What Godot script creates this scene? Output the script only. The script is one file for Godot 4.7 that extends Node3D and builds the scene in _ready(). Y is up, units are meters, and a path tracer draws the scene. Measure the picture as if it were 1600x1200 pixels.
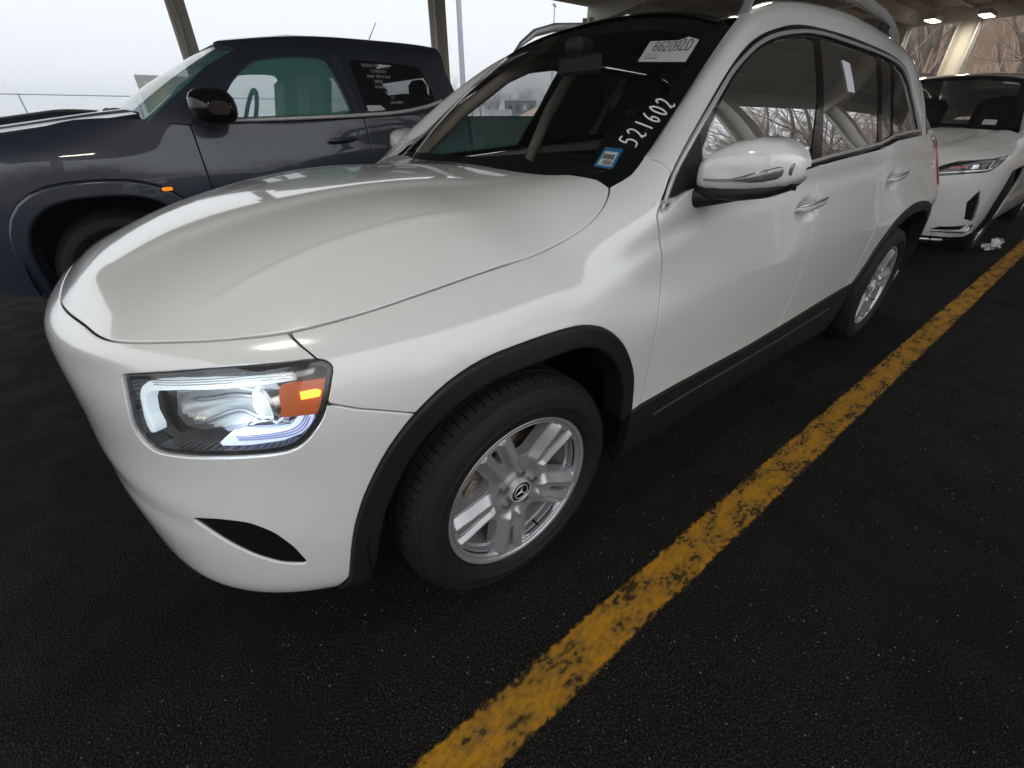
extends Node3D
# A covered car lot on an overcast day: a white crossover close to the lens, a dark pickup beyond it and another white crossover behind.
# Metres, y up. The near car's front axle is at x = 0, its nose points to -x, its left side faces +z.

var M := {}
var names := {}
var rng := RandomNumberGenerator.new()

# ------------------------------------------------------------------ surfaces
class Srf:
	var p := Vector3.ZERO
	var pu := Vector3.RIGHT
	var pv := Vector3.UP
	var n := Vector3.BACK
	var side := 1.0
	func ev(_u: float, _v: float) -> void:
		pass
	func at(u: float, v: float, off := 0.0) -> Vector3:
		ev(u, v)
		return p + n * off

class Tens extends Srf:                       # natural bicubic spline through a net of points
	var nu := 0
	var nv := 0
	var c := PackedVector3Array()
	static func line(a: PackedVector3Array) -> PackedVector3Array:
		var k := a.size()
		var r := PackedVector3Array()
		r.resize(k + 2)
		var cp := PackedFloat32Array()
		cp.resize(k)
		var dp := PackedVector3Array()
		dp.resize(k)
		r[1] = a[0]
		r[k] = a[k - 1]
		cp[0] = 0.0
		dp[0] = a[0]
		for i in range(1, k - 1):
			var m := 4.0 - cp[i - 1]
			cp[i] = 1.0 / m
			dp[i] = (a[i] * 6.0 - dp[i - 1]) / m
		dp[k - 1] = a[k - 1]
		for i in range(k - 2, 0, -1):
			r[i + 1] = dp[i] - r[i + 2] * cp[i]
		r[0] = r[1] * 2.0 - r[2]
		r[k + 1] = r[k] * 2.0 - r[k - 1]
		return r
	func _init(pts: PackedVector3Array, a: int, b: int, s := 1.0) -> void:
		nu = a
		nv = b
		side = s
		var rows := []
		for i in a:
			rows.append(line(pts.slice(i * b, i * b + b)))
		c.resize((a + 2) * (b + 2))
		for j in b + 2:
			var col := PackedVector3Array()
			for i in a:
				col.append(rows[i][j])
			col = line(col)
			for i in a + 2:
				c[i * (b + 2) + j] = col[i]
	func ev(u: float, v: float) -> void:
		var i := clampi(int(floor(u)), 0, nu - 2)
		var j := clampi(int(floor(v)), 0, nv - 2)
		var t := u - i
		var w := v - j
		var a0 := (1 - t) * (1 - t) * (1 - t) / 6.0
		var a1 := (3 * t * t * t - 6 * t * t + 4) / 6.0
		var a2 := (-3 * t * t * t + 3 * t * t + 3 * t + 1) / 6.0
		var a3 := t * t * t / 6.0
		var d0 := -(1 - t) * (1 - t) / 2.0
		var d1 := (3 * t * t - 4 * t) / 2.0
		var d2 := (-3 * t * t + 2 * t + 1) / 2.0
		var d3 := t * t / 2.0
		var b0 := (1 - w) * (1 - w) * (1 - w) / 6.0
		var b1 := (3 * w * w * w - 6 * w * w + 4) / 6.0
		var b2 := (-3 * w * w * w + 3 * w * w + 3 * w + 1) / 6.0
		var b3 := w * w * w / 6.0
		var e0 := -(1 - w) * (1 - w) / 2.0
		var e1 := (3 * w * w - 4 * w) / 2.0
		var e2 := (-3 * w * w + 2 * w + 1) / 2.0
		var e3 := w * w / 2.0
		var s := nv + 2
		var k := i * s + j
		var r0 := c[k] * b0 + c[k + 1] * b1 + c[k + 2] * b2 + c[k + 3] * b3
		var q0 := c[k] * e0 + c[k + 1] * e1 + c[k + 2] * e2 + c[k + 3] * e3
		k += s
		var r1 := c[k] * b0 + c[k + 1] * b1 + c[k + 2] * b2 + c[k + 3] * b3
		var q1 := c[k] * e0 + c[k + 1] * e1 + c[k + 2] * e2 + c[k + 3] * e3
		k += s
		var r2 := c[k] * b0 + c[k + 1] * b1 + c[k + 2] * b2 + c[k + 3] * b3
		var q2 := c[k] * e0 + c[k + 1] * e1 + c[k + 2] * e2 + c[k + 3] * e3
		k += s
		var r3 := c[k] * b0 + c[k + 1] * b1 + c[k + 2] * b2 + c[k + 3] * b3
		var q3 := c[k] * e0 + c[k + 1] * e1 + c[k + 2] * e2 + c[k + 3] * e3
		p = r0 * a0 + r1 * a1 + r2 * a2 + r3 * a3
		pu = r0 * d0 + r1 * d1 + r2 * d2 + r3 * d3
		pv = q0 * a0 + q1 * a1 + q2 * a2 + q3 * a3
		n = pu.cross(pv).normalized() * side

class Fun extends Srf:                        # any callable (u, v) -> point
	var f: Callable
	var h := 0.0008
	func _init(g: Callable, s := 1.0, step := 0.0008) -> void:
		f = g
		side = s
		h = step
	func ev(u: float, v: float) -> void:
		p = f.call(u, v)
		pu = (f.call(u + h, v) - f.call(u - h, v)) / (2.0 * h)
		pv = (f.call(u, v + h) - f.call(u, v - h)) / (2.0 * h)
		n = pu.cross(pv).normalized() * side

class Spl:                                    # natural cubic through (x, y) pairs
	var x := PackedFloat32Array()
	var y := PackedFloat32Array()
	var m := PackedFloat32Array()
	func _init(a: Array) -> void:
		for i in a.size() / 2:
			x.append(a[2 * i])
			y.append(a[2 * i + 1])
		var k := x.size()
		m.resize(k)
		var cp := PackedFloat32Array()
		cp.resize(k)
		var dp := PackedFloat32Array()
		dp.resize(k)
		for i in range(1, k - 1):
			var h0 := x[i] - x[i - 1]
			var h1 := x[i + 1] - x[i]
			var b := 2.0 * (h0 + h1) - h0 * cp[i - 1]
			cp[i] = h1 / b
			dp[i] = (6.0 * ((y[i + 1] - y[i]) / h1 - (y[i] - y[i - 1]) / h0) - h0 * dp[i - 1]) / b
		for i in range(k - 2, 0, -1):
			m[i] = dp[i] - cp[i] * m[i + 1]
	func at(t: float) -> float:
		var k := x.size()
		if t <= x[0]:
			return y[0] + (t - x[0]) * ((y[1] - y[0]) / (x[1] - x[0]) - (x[1] - x[0]) * m[1] / 6.0)
		if t >= x[k - 1]:
			return y[k - 1] + (t - x[k - 1]) * ((y[k - 1] - y[k - 2]) / (x[k - 1] - x[k - 2]) + (x[k - 1] - x[k - 2]) * m[k - 2] / 6.0)
		var i := clampi(x.bsearch(t) - 1, 0, k - 2)
		var h := x[i + 1] - x[i]
		var a := (x[i + 1] - t) / h
		var b := 1.0 - a
		return a * y[i] + b * y[i + 1] + ((a * a * a - a) * m[i] + (b * b * b - b) * m[i + 1]) * h * h / 6.0

# ------------------------------------------------------------------ mesh builder
class MB:
	var v := PackedVector3Array()
	var n := PackedVector3Array()
	var t := PackedVector2Array()
	func tri(a: Vector3, b: Vector3, c: Vector3, na: Vector3, nb: Vector3, nc: Vector3, ta := Vector2.ZERO, tb := Vector2.ZERO, tc := Vector2.ZERO) -> void:
		if (b - a).cross(c - a).dot(na + nb + nc) > 0.0:
			v.append(a); v.append(c); v.append(b)
			n.append(na); n.append(nc); n.append(nb)
			t.append(ta); t.append(tc); t.append(tb)
		else:
			v.append(a); v.append(b); v.append(c)
			n.append(na); n.append(nb); n.append(nc)
			t.append(ta); t.append(tb); t.append(tc)
	func flat(a: Vector3, b: Vector3, c: Vector3, out: Vector3) -> void:
		var q := (b - a).cross(c - a).normalized()
		if q.dot(out) < 0.0:
			q = -q
		tri(a, b, c, q, q, q)
	func quad(a: Vector3, b: Vector3, c: Vector3, d: Vector3, out: Vector3) -> void:
		flat(a, b, c, out)
		flat(a, c, d, out)
	func mirror() -> MB:                       # the same shape on the other side of the car
		var r := MB.new()
		var f := Vector3(1, 1, -1)
		for i in range(0, v.size(), 3):
			r.tri(v[i] * f, v[i + 1] * f, v[i + 2] * f, n[i] * f, n[i + 1] * f, n[i + 2] * f, t[i], t[i + 1], t[i + 2])
		return r
	func add(o: MB, x := Transform3D()) -> void:
		for i in range(0, o.v.size(), 3):
			tri(x * o.v[i], x * o.v[i + 1], x * o.v[i + 2], (x.basis * o.n[i]).normalized(), (x.basis * o.n[i + 1]).normalized(), (x.basis * o.n[i + 2]).normalized(), o.t[i], o.t[i + 1], o.t[i + 2])
	func mesh(m: Material) -> ArrayMesh:
		var a := []
		a.resize(Mesh.ARRAY_MAX)
		a[Mesh.ARRAY_VERTEX] = v
		a[Mesh.ARRAY_NORMAL] = n
		a[Mesh.ARRAY_TEX_UV] = t
		var r := ArrayMesh.new()
		r.add_surface_from_arrays(Mesh.PRIMITIVE_TRIANGLES, a)
		r.surface_set_material(0, m)
		return r

func put(called: String, mb: MB, m: Material, parent: Node3D, label := "") -> MeshInstance3D:
	var o := MeshInstance3D.new()
	o.name = numbered(called, parent)
	o.mesh = mb.mesh(m)
	if label:
		o.set_meta("label", label)
	parent.add_child(o, true)
	return o

func numbered(called: String, parent: Node) -> String:
	var key := "%d/%s" % [parent.get_instance_id(), called]
	names[key] = names.get(key, 0) + 1
	return called if names[key] == 1 else "%s_%03d" % [called, names[key] - 1]

func tag(o: Node3D, label := "", category := "", group := "", kind := "") -> Node3D:
	if label: o.set_meta("label", label)
	if category: o.set_meta("category", category)
	if group: o.set_meta("group", group)
	if kind: o.set_meta("kind", kind)
	return o

func thing(called: String, label: String, category: String, at := Vector3.ZERO, group := "") -> Node3D:
	var o := Node3D.new()
	o.name = numbered(called, self)
	o.position = at
	add_child(o, true)
	return tag(o, label, category, group)

func node(called: String, parent: Node3D, at := Vector3.ZERO) -> Node3D:
	var o := Node3D.new()
	o.name = numbered(called, parent)
	o.position = at
	parent.add_child(o, true)
	return o

func copy(o: Node3D, parent: Node3D, called: String, at: Transform3D) -> Node3D:
	var c: Node3D = o.duplicate()
	c.name = numbered(called, parent)
	c.transform = at
	parent.add_child(c, true)
	return c

# ------------------------------------------------------------------ outlines
func V(a: Array) -> PackedVector2Array:
	var r := PackedVector2Array()
	for i in a.size() / 2:
		r.append(Vector2(a[2 * i], a[2 * i + 1]))
	return r

func rev(a: PackedVector2Array) -> PackedVector2Array:
	var r := a.duplicate()
	r.reverse()
	return r

func smooth(a: PackedVector2Array, k := 4, closed := false) -> PackedVector2Array:   # centripetal-like spline through the points
	var r := PackedVector2Array()
	var m := a.size()
	for i in (m if closed else m - 1):
		var p0 := a[(i - 1 + m) % m] if closed or i > 0 else a[0] * 2.0 - a[1]
		var p1 := a[i]
		var p2 := a[(i + 1) % m]
		var p3 := a[(i + 2) % m] if closed or i < m - 2 else a[m - 1] * 2.0 - a[m - 2]
		var d0 := maxf(sqrt(p0.distance_to(p1)), 1e-4)
		var d1 := maxf(sqrt(p1.distance_to(p2)), 1e-4)
		var d2 := maxf(sqrt(p2.distance_to(p3)), 1e-4)
		var m1 := (p2 - p1) + d1 * ((p1 - p0) / d0 - (p2 - p0) / (d0 + d1))
		var m2 := (p2 - p1) + d1 * ((p3 - p2) / d2 - (p3 - p1) / (d1 + d2))
		for j in k:
			var t := float(j) / k
			var t2 := t * t
			var t3 := t2 * t
			r.append(p1 * (2 * t3 - 3 * t2 + 1) + m1 * (t3 - 2 * t2 + t) + p2 * (3 * t2 - 2 * t3) + m2 * (t3 - t2))
	if not closed:
		r.append(a[m - 1])
	return r

func dense(a: PackedVector2Array, step: Vector2) -> PackedVector2Array:
	var r := PackedVector2Array()
	for i in a.size():
		var p := a[i]
		var q := a[(i + 1) % a.size()]
		var d := (q - p) / step
		var k := maxi(1, int(ceil(d.length())))
		if d.length() < 1e-4:
			continue
		for j in k:
			r.append(p.lerp(q, float(j) / k))
	return r

func ccw(a: PackedVector2Array) -> PackedVector2Array:
	return rev(a) if signed_area(a) < 0.0 else a

func signed_area(a: PackedVector2Array) -> float:
	var s := 0.0
	for i in a.size():
		s += a[i].cross(a[(i + 1) % a.size()])
	return s

func rounded(a: PackedVector2Array, r: float, k := 3) -> PackedVector2Array:         # corners cut by small arcs
	var o := PackedVector2Array()
	var m := a.size()
	for i in m:
		var p := a[i]
		var e := (a[(i - 1 + m) % m] - p)
		var f := (a[(i + 1) % m] - p)
		var q := minf(r, minf(e.length(), f.length()) * 0.45)
		var s := p + e.normalized() * q
		var t := p + f.normalized() * q
		for j in k + 1:
			var w := float(j) / k
			o.append(s.lerp(p, w).lerp(p.lerp(t, w), w))
	return o

# outward directions of an outline on a surface, as 3D vectors
func edge_frames(s: Srf, a: PackedVector2Array, off: float) -> Array:
	var P := PackedVector3Array()
	var N := PackedVector3Array()
	var O := PackedVector3Array()
	var D := PackedVector2Array()
	var m := a.size()
	for i in m:
		s.ev(a[i].x, a[i].y)
		P.append(s.p + s.n * off)
		N.append(s.n)
		var pu := s.pu
		var pv := s.pv
		var e1 := (a[i] - a[(i - 1 + m) % m])
		var e2 := (a[(i + 1) % m] - a[i])
		var t1 := (pu * e1.x + pv * e1.y).normalized()
		var t2 := (pu * e2.x + pv * e2.y).normalized()
		var o1 := t1.cross(s.n)
		var o2 := t2.cross(s.n)
		var q1 := pu * e1.y - pv * e1.x
		if o1.dot(q1) < 0.0: o1 = -o1
		var q2 := pu * e2.y - pv * e2.x
		if o2.dot(q2) < 0.0: o2 = -o2
		var o := (o1 + o2)
		o = o.normalized() / maxf(0.45, o.length() / 2.0)
		O.append(o)
		var g11 := pu.dot(pu)
		var g12 := pu.dot(pv)
		var g22 := pv.dot(pv)
		var b1 := pu.dot(o)
		var b2 := pv.dot(o)
		var det := maxf(g11 * g22 - g12 * g12, 1e-12)
		D.append(Vector2((b1 * g22 - b2 * g12) / det, (b2 * g11 - b1 * g12) / det))
	return [P, N, O, D]

func inset(s: Srf, a: PackedVector2Array, d: float) -> PackedVector2Array:
	var f := edge_frames(s, a, 0.0)
	var D: PackedVector2Array = f[3]
	var r := PackedVector2Array()
	for i in a.size():
		r.append(a[i] - D[i] * d)
	return r

func rim(mb: MB, s: Srf, a: PackedVector2Array, off: float, r: float, depth: float, sign := 1.0) -> void:
	var f := edge_frames(s, a, off)
	var P: PackedVector3Array = f[0]
	var N: PackedVector3Array = f[1]
	var O: PackedVector3Array = f[2]
	var rings := []
	var norms := []
	var angs := [0.0, 30.0, 60.0, 90.0] if r > 0.0 else [90.0]
	for ang in angs:
		var ring := PackedVector3Array()
		var nn := PackedVector3Array()
		var sa := sin(deg_to_rad(ang))
		var ca := cos(deg_to_rad(ang))
		for i in a.size():
			var o := O[i] * sign
			ring.append(P[i] + o * (r * sa) - N[i] * (r * (1.0 - ca)))
			nn.append((N[i] * ca + o.normalized() * sa).normalized())
		rings.append(ring)
		norms.append(nn)
	var last := PackedVector3Array()
	for i in a.size():
		last.append(rings[-1][i] - N[i] * depth)
	rings.append(last)
	norms.append(norms[-1])
	for k in rings.size() - 1:
		var A: PackedVector3Array = rings[k]
		var B: PackedVector3Array = rings[k + 1]
		var NA: PackedVector3Array = norms[k]
		var NB: PackedVector3Array = norms[k + 1]
		for i in a.size():
			var j := (i + 1) % a.size()
			mb.tri(A[i], A[j], B[j], NA[i], NA[j], NB[j])
			mb.tri(A[i], B[j], B[i], NA[i], NB[j], NB[i])

func within(q: Vector2, a: PackedVector2Array) -> bool:
	var r := false
	var p := a[a.size() - 1]
	for e in a:
		if (e.y > q.y) != (p.y > q.y) and q.x < (p.x - e.x) * (q.y - e.y) / (p.y - e.y) + e.x:
			r = not r
		p = e
	return r

# a trimmed piece of a surface with rounded, folded-in edges
func panel(mb: MB, s: Srf, outline: PackedVector2Array, step: Vector2, o := {}) -> MB:
	var off: float = o.get("off", 0.0)
	var gap: float = o.get("gap", 0.0)
	var r: float = o.get("r", 0.0)
	var depth: float = o.get("depth", 0.0)
	var poly := dense(ccw(outline), step)
	if gap + r > 0.0:
		poly = inset(s, poly, gap + r)
	var holes := []
	for h in o.get("holes", []):
		var q := dense(ccw(h), step)
		if gap + r > 0.0:
			q = inset(s, q, -(gap + r))
		holes.append(q)
	var lo := poly[0]
	var hi := poly[0]
	for q in poly:
		lo = lo.min(q)
		hi = hi.max(q)
	var i0 := int(floor(lo.x / step.x))
	var j0 := int(floor(lo.y / step.y))
	var nx := int(floor(hi.x / step.x)) - i0 + 1
	var ny := int(floor(hi.y / step.y)) - j0 + 1
	var mark := PackedByteArray()
	mark.resize(nx * ny)
	for q in [poly] + holes:
		for i in q.size():
			var a: Vector2 = q[i]
			var b: Vector2 = q[(i + 1) % q.size()]
			var k := maxi(1, int(ceil(((b - a) / step).length() * 12.0)))
			for t in k + 1:
				var w := a.lerp(b, float(t) / k) / step
				var x := int(floor(w.x)) - i0
				var y := int(floor(w.y)) - j0
				if x >= 0 and y >= 0 and x < nx and y < ny:
					mark[y * nx + x] = 1
	var gp := PackedVector3Array()
	var gn := PackedVector3Array()
	gp.resize((nx + 1) * (ny + 1))
	gn.resize((nx + 1) * (ny + 1))
	var have := PackedByteArray()
	have.resize((nx + 1) * (ny + 1))
	for y in ny:
		var known := false
		var keep := false
		for x in nx:
			var u0 := (i0 + x) * step.x
			var v0 := (j0 + y) * step.y
			if mark[y * nx + x] == 0:
				if not known:
					var mid := Vector2(u0 + step.x * 0.513, v0 + step.y * 0.487)
					keep = within(mid, poly)
					for h in holes:
						if keep and within(mid, h):
							keep = false
					known = true
				if not keep:
					continue
				for d in [[0, 0], [1, 0], [1, 1], [0, 1]]:
					var k: int = (y + d[1]) * (nx + 1) + x + d[0]
					if have[k] == 0:
						s.ev(u0 + d[0] * step.x, v0 + d[1] * step.y)
						gp[k] = s.p + s.n * off
						gn[k] = s.n
						have[k] = 1
				var a := y * (nx + 1) + x
				var b := a + nx + 1
				var ta := Vector2(u0, v0)
				mb.tri(gp[a], gp[a + 1], gp[b + 1], gn[a], gn[a + 1], gn[b + 1], ta, ta + Vector2(step.x, 0), ta + step)
				mb.tri(gp[a], gp[b + 1], gp[b], gn[a], gn[b + 1], gn[b], ta, ta + step, ta + Vector2(0, step.y))
			else:
				known = false
				var cell := PackedVector2Array([Vector2(u0, v0), Vector2(u0 + step.x, v0), Vector2(u0 + step.x, v0 + step.y), Vector2(u0, v0 + step.y)])
				var res := Geometry2D.intersect_polygons(cell, poly)
				for h in holes:
					var nxt: Array[PackedVector2Array] = []
					for q in res:
						if signed_area(q) > 0.0:
							nxt.append_array(Geometry2D.clip_polygons(q, h))
					res = nxt
				for q in res:
					if q.size() < 3 or signed_area(q) <= 1e-9:
						continue
					var ix := Geometry2D.triangulate_polygon(q)
					var pp := PackedVector3Array()
					var pn := PackedVector3Array()
					for e in q:
						s.ev(e.x, e.y)
						pp.append(s.p + s.n * off)
						pn.append(s.n)
					for k in range(0, ix.size(), 3):
						mb.tri(pp[ix[k]], pp[ix[k + 1]], pp[ix[k + 2]], pn[ix[k]], pn[ix[k + 1]], pn[ix[k + 2]], q[ix[k]], q[ix[k + 1]], q[ix[k + 2]])
	if depth > 0.0:
		rim(mb, s, poly, off, r, depth)
		for h in holes:
			rim(mb, s, h, off, r, depth, -1.0)
	return mb

# ------------------------------------------------------------------ plain solids
func box(mb: MB, c: Vector3, size: Vector3, bev := 0.0, x := Transform3D()) -> MB:
	var b := minf(bev, minf(size.x, minf(size.y, size.z)) * 0.49)
	var h := size / 2.0
	var ax := [Vector3.RIGHT, Vector3.UP, Vector3.BACK]
	for k in 3:
		for sg in [-1.0, 1.0]:
			var w: Vector3 = ax[k] * sg
			var e: Vector3 = ax[(k + 1) % 3]
			var f: Vector3 = ax[(k + 2) % 3]
			var hw: float = h[k]
			var he: float = h[(k + 1) % 3] - b
			var hf: float = h[(k + 2) % 3] - b
			mb.quad(x * (c + w * hw - e * he - f * hf), x * (c + w * hw + e * he - f * hf), x * (c + w * hw + e * he + f * hf), x * (c + w * hw - e * he + f * hf), x.basis * w)
			if b > 0.0:
				for s2 in [-1.0, 1.0]:
					var g := (k + 1) % 3
					var w2: Vector3 = ax[g] * s2
					var hg: float = h[g]
					var l: float = h[(k + 2) % 3] - b
					var o: Vector3 = (w + w2).normalized()
					mb.quad(x * (c + w * hw + w2 * (hg - b) - f * l), x * (c + w * hw + w2 * (hg - b) + f * l), x * (c + w * (hw - b) + w2 * hg + f * l), x * (c + w * (hw - b) + w2 * hg - f * l), x.basis * o)
	if b > 0.0:
		for sx in [-1.0, 1.0]:
			for sy in [-1.0, 1.0]:
				for sz in [-1.0, 1.0]:
					var q := Vector3(sx, sy, sz)
					mb.flat(x * (c + q * Vector3(h.x, h.y - b, h.z - b)), x * (c + q * Vector3(h.x - b, h.y, h.z - b)), x * (c + q * Vector3(h.x - b, h.y - b, h.z)), x.basis * q)
	return mb

func sweep(mb: MB, rings: Array, closed := true, caps := false) -> MB:   # rings of points, smooth over the whole
	var k := rings.size()
	var m: int = rings[0].size()
	var cen := PackedVector3Array()
	for r in rings:
		var s := Vector3.ZERO
		for q in r:
			s += q
		cen.append(s / m)
	var N := []
	for i in k:
		var nn := PackedVector3Array()
		for j in m:
			var a: Vector3 = rings[mini(i + 1, k - 1)][j] - rings[maxi(i - 1, 0)][j]
			var b: Vector3 = rings[i][(j + 1) % m if closed else mini(j + 1, m - 1)] - rings[i][(j - 1 + m) % m if closed else maxi(j - 1, 0)]
			nn.append(a.cross(b).normalized())
		var tot := 0.0
		for j in m:
			tot += nn[j].dot(rings[i][j] - cen[i])
		if tot < 0.0:
			for j in m:
				nn[j] = -nn[j]
		N.append(nn)
	for i in k - 1:
		for j in (m if closed else m - 1):
			var l := (j + 1) % m
			mb.tri(rings[i][j], rings[i][l], rings[i + 1][l], N[i][j], N[i][l], N[i + 1][l])
			mb.tri(rings[i][j], rings[i + 1][l], rings[i + 1][j], N[i][j], N[i + 1][l], N[i + 1][j])
	if caps and closed:
		for e in [0, k - 1]:
			var o: Vector3 = cen[0] - cen[1] if e == 0 else cen[k - 1] - cen[k - 2]
			for j in m:
				mb.flat(cen[e], rings[e][j], rings[e][(j + 1) % m], o)
	return mb

func tube(mb: MB, pts: PackedVector3Array, rad: Variant, m := 8, caps := true) -> MB:
	var rings := []
	var up := Vector3.UP
	for i in pts.size():
		var d := (pts[mini(i + 1, pts.size() - 1)] - pts[maxi(i - 1, 0)]).normalized()
		if absf(d.dot(up)) > 0.95:
			up = Vector3.RIGHT if absf(d.x) < 0.9 else Vector3.BACK
		var a := d.cross(up).normalized()
		var b := a.cross(d).normalized()
		up = b
		var r: float = rad[i] if rad is Array else rad
		var ring := PackedVector3Array()
		for j in m:
			var t := TAU * j / m
			ring.append(pts[i] + (a * cos(t) + b * sin(t)) * r)
		rings.append(ring)
	return sweep(mb, rings, true, caps)

func lathe(mb: MB, prof: Array, m := 64, a0 := 0.0, a1 := TAU) -> MB:      # prof: [radius, z] pairs about the z axis; runs so that outside is to its left
	var rings := []
	var k := prof.size()
	for i in k - 1:
		var r0: float = prof[i][0]
		var z0: float = prof[i][1]
		var r1: float = prof[i + 1][0]
		var z1: float = prof[i + 1][1]
		var n0 := Vector2(-(z1 - z0), r1 - r0).normalized()
		var na := n0
		var nb := n0
		if i > 0:
			var q := Vector2(-(z0 - prof[i - 1][1]), r0 - prof[i - 1][0]).normalized()
			if q.dot(n0) > 0.75: na = (q + n0).normalized()
		if i < k - 2:
			var q := Vector2(-(prof[i + 2][1] - z1), prof[i + 2][0] - r1).normalized()
			if q.dot(n0) > 0.75: nb = (q + n0).normalized()
		for j in m:
			var t0 := a0 + (a1 - a0) * j / m
			var t1 := a0 + (a1 - a0) * (j + 1) / m
			var c0 := Vector3(cos(t0), sin(t0), 0)
			var c1 := Vector3(cos(t1), sin(t1), 0)
			var Z := Vector3.BACK
			var A := c0 * r0 + Z * z0
			var B := c1 * r0 + Z * z0
			var C := c1 * r1 + Z * z1
			var D := c0 * r1 + Z * z1
			# profile normal (dr, dz) -> na.x radial, na.y axial
			var nA := c0 * na.x + Z * na.y
			var nB := c1 * na.x + Z * na.y
			var nC := c1 * nb.x + Z * nb.y
			var nD := c0 * nb.x + Z * nb.y
			mb.tri(A, B, C, nA, nB, nC)
			mb.tri(A, C, D, nA, nC, nD)
	return mb

func text_mesh(s: String, size: float, font: String, depth := 0.001) -> TextMesh:
	var f := SystemFont.new()
	f.font_names = PackedStringArray([font])
	var t := TextMesh.new()
	t.text = s
	t.font = f
	t.font_size = 32
	t.pixel_size = size / 32.0
	t.depth = depth
	return t

func mat(called: String, c: Color, rough := 0.5, metal := 0.0, spec := 0.5) -> StandardMaterial3D:
	var m := StandardMaterial3D.new()
	m.resource_name = called
	m.albedo_color = Color(c.r, c.g, c.b).linear_to_srgb()
	m.albedo_color.a = c.a
	m.roughness = rough
	m.metallic = metal
	m.metallic_specular = spec
	if c.a < 1.0:
		m.transparency = BaseMaterial3D.TRANSPARENCY_ALPHA
	M[called] = m
	return m

func noise_tex(size: int, freq: float, oct: int, sd: int, ramp: Array = [], normal := 0.0, kind := FastNoiseLite.TYPE_SIMPLEX_SMOOTH) -> NoiseTexture2D:
	var n := FastNoiseLite.new()
	n.noise_type = kind
	n.frequency = freq
	n.fractal_octaves = oct
	n.seed = sd
	var t := NoiseTexture2D.new()
	t.width = size
	t.height = size
	t.seamless = true
	t.noise = n
	if normal > 0.0:
		t.as_normal_map = true
		t.bump_strength = normal
	elif ramp.size():
		var g := Gradient.new()
		var off := PackedFloat32Array()
		var col := PackedColorArray()
		for i in ramp.size() / 2:
			off.append(ramp[2 * i])
			col.append((ramp[2 * i + 1] as Color).linear_to_srgb())
		g.offsets = off
		g.colors = col
		t.color_ramp = g
	return t

# ------------------------------------------------------------------ the white crossover
func both(called: String, mb: MB, m: Material, parent: Node3D) -> Array:
	return [put(called, mb, m, parent), put(called, mb.mirror(), m, parent)]

func net(a: Array) -> PackedVector3Array:
	var r := PackedVector3Array()
	for i in a.size() / 3:
		r.append(Vector3(a[3 * i], a[3 * i + 1], a[3 * i + 2]))
	return r

var L: Tens
var G: Tens
var W: Tens
var B: Tens
var HC := Spl.new([-0.86, 0.862, -0.82, 0.892, -0.76, 0.938, -0.68, 0.975, -0.55, 1.018, -0.38, 1.058, -0.15, 1.088, 0.1, 1.101, 0.35, 1.104, 0.6, 1.101])
var hpts := PackedVector2Array()
var hwts := PackedFloat64Array()

func hood_base(x: float, z: float) -> float:
	var a := absf(z)
	var y := HC.at(x)
	var k := 0.155 - 0.105 * smoothstep(0.05, 0.5, x)
	var q2 := a / 0.75
	y -= k * (0.22 * q2 * q2 + 0.78 * q2 * q2 * q2 * q2)
	# the power dome: a raised middle with soft shoulders, and a crease near each side
	var zr := 0.235 + 0.155 * (x + 0.7)
	var fade := smoothstep(-0.80, -0.55, x) * (1.0 - 0.8 * smoothstep(0.05, 0.42, x))
	var s := (zr - a) / 0.015
	y += 0.008 * fade / (1.0 + exp(-s))
	var q := (a - 0.585) / 0.007
	y += 0.0032 * exp(-pow((a - 0.600) / 0.012, 2.0)) * smoothstep(-0.60, -0.45, x) * (1.0 - smoothstep(-0.08, 0.10, x))
	var sp := 0.007 * (q if q > 20.0 else log(1.0 + exp(q)))
	y -= 0.15 * sp * smoothstep(-0.62, -0.42, x) * (1.0 - smoothstep(-0.05, 0.28, x))
	return y

func hood_y(x: float, z: float) -> float:
	var y := hood_base(x, z)
	for i in hpts.size():
		var d := hpts[i].distance_squared_to(Vector2(x, z))
		y += hwts[i] * d * sqrt(d)
	var m := hpts.size()
	return y + hwts[m] + hwts[m + 1] * x

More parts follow.
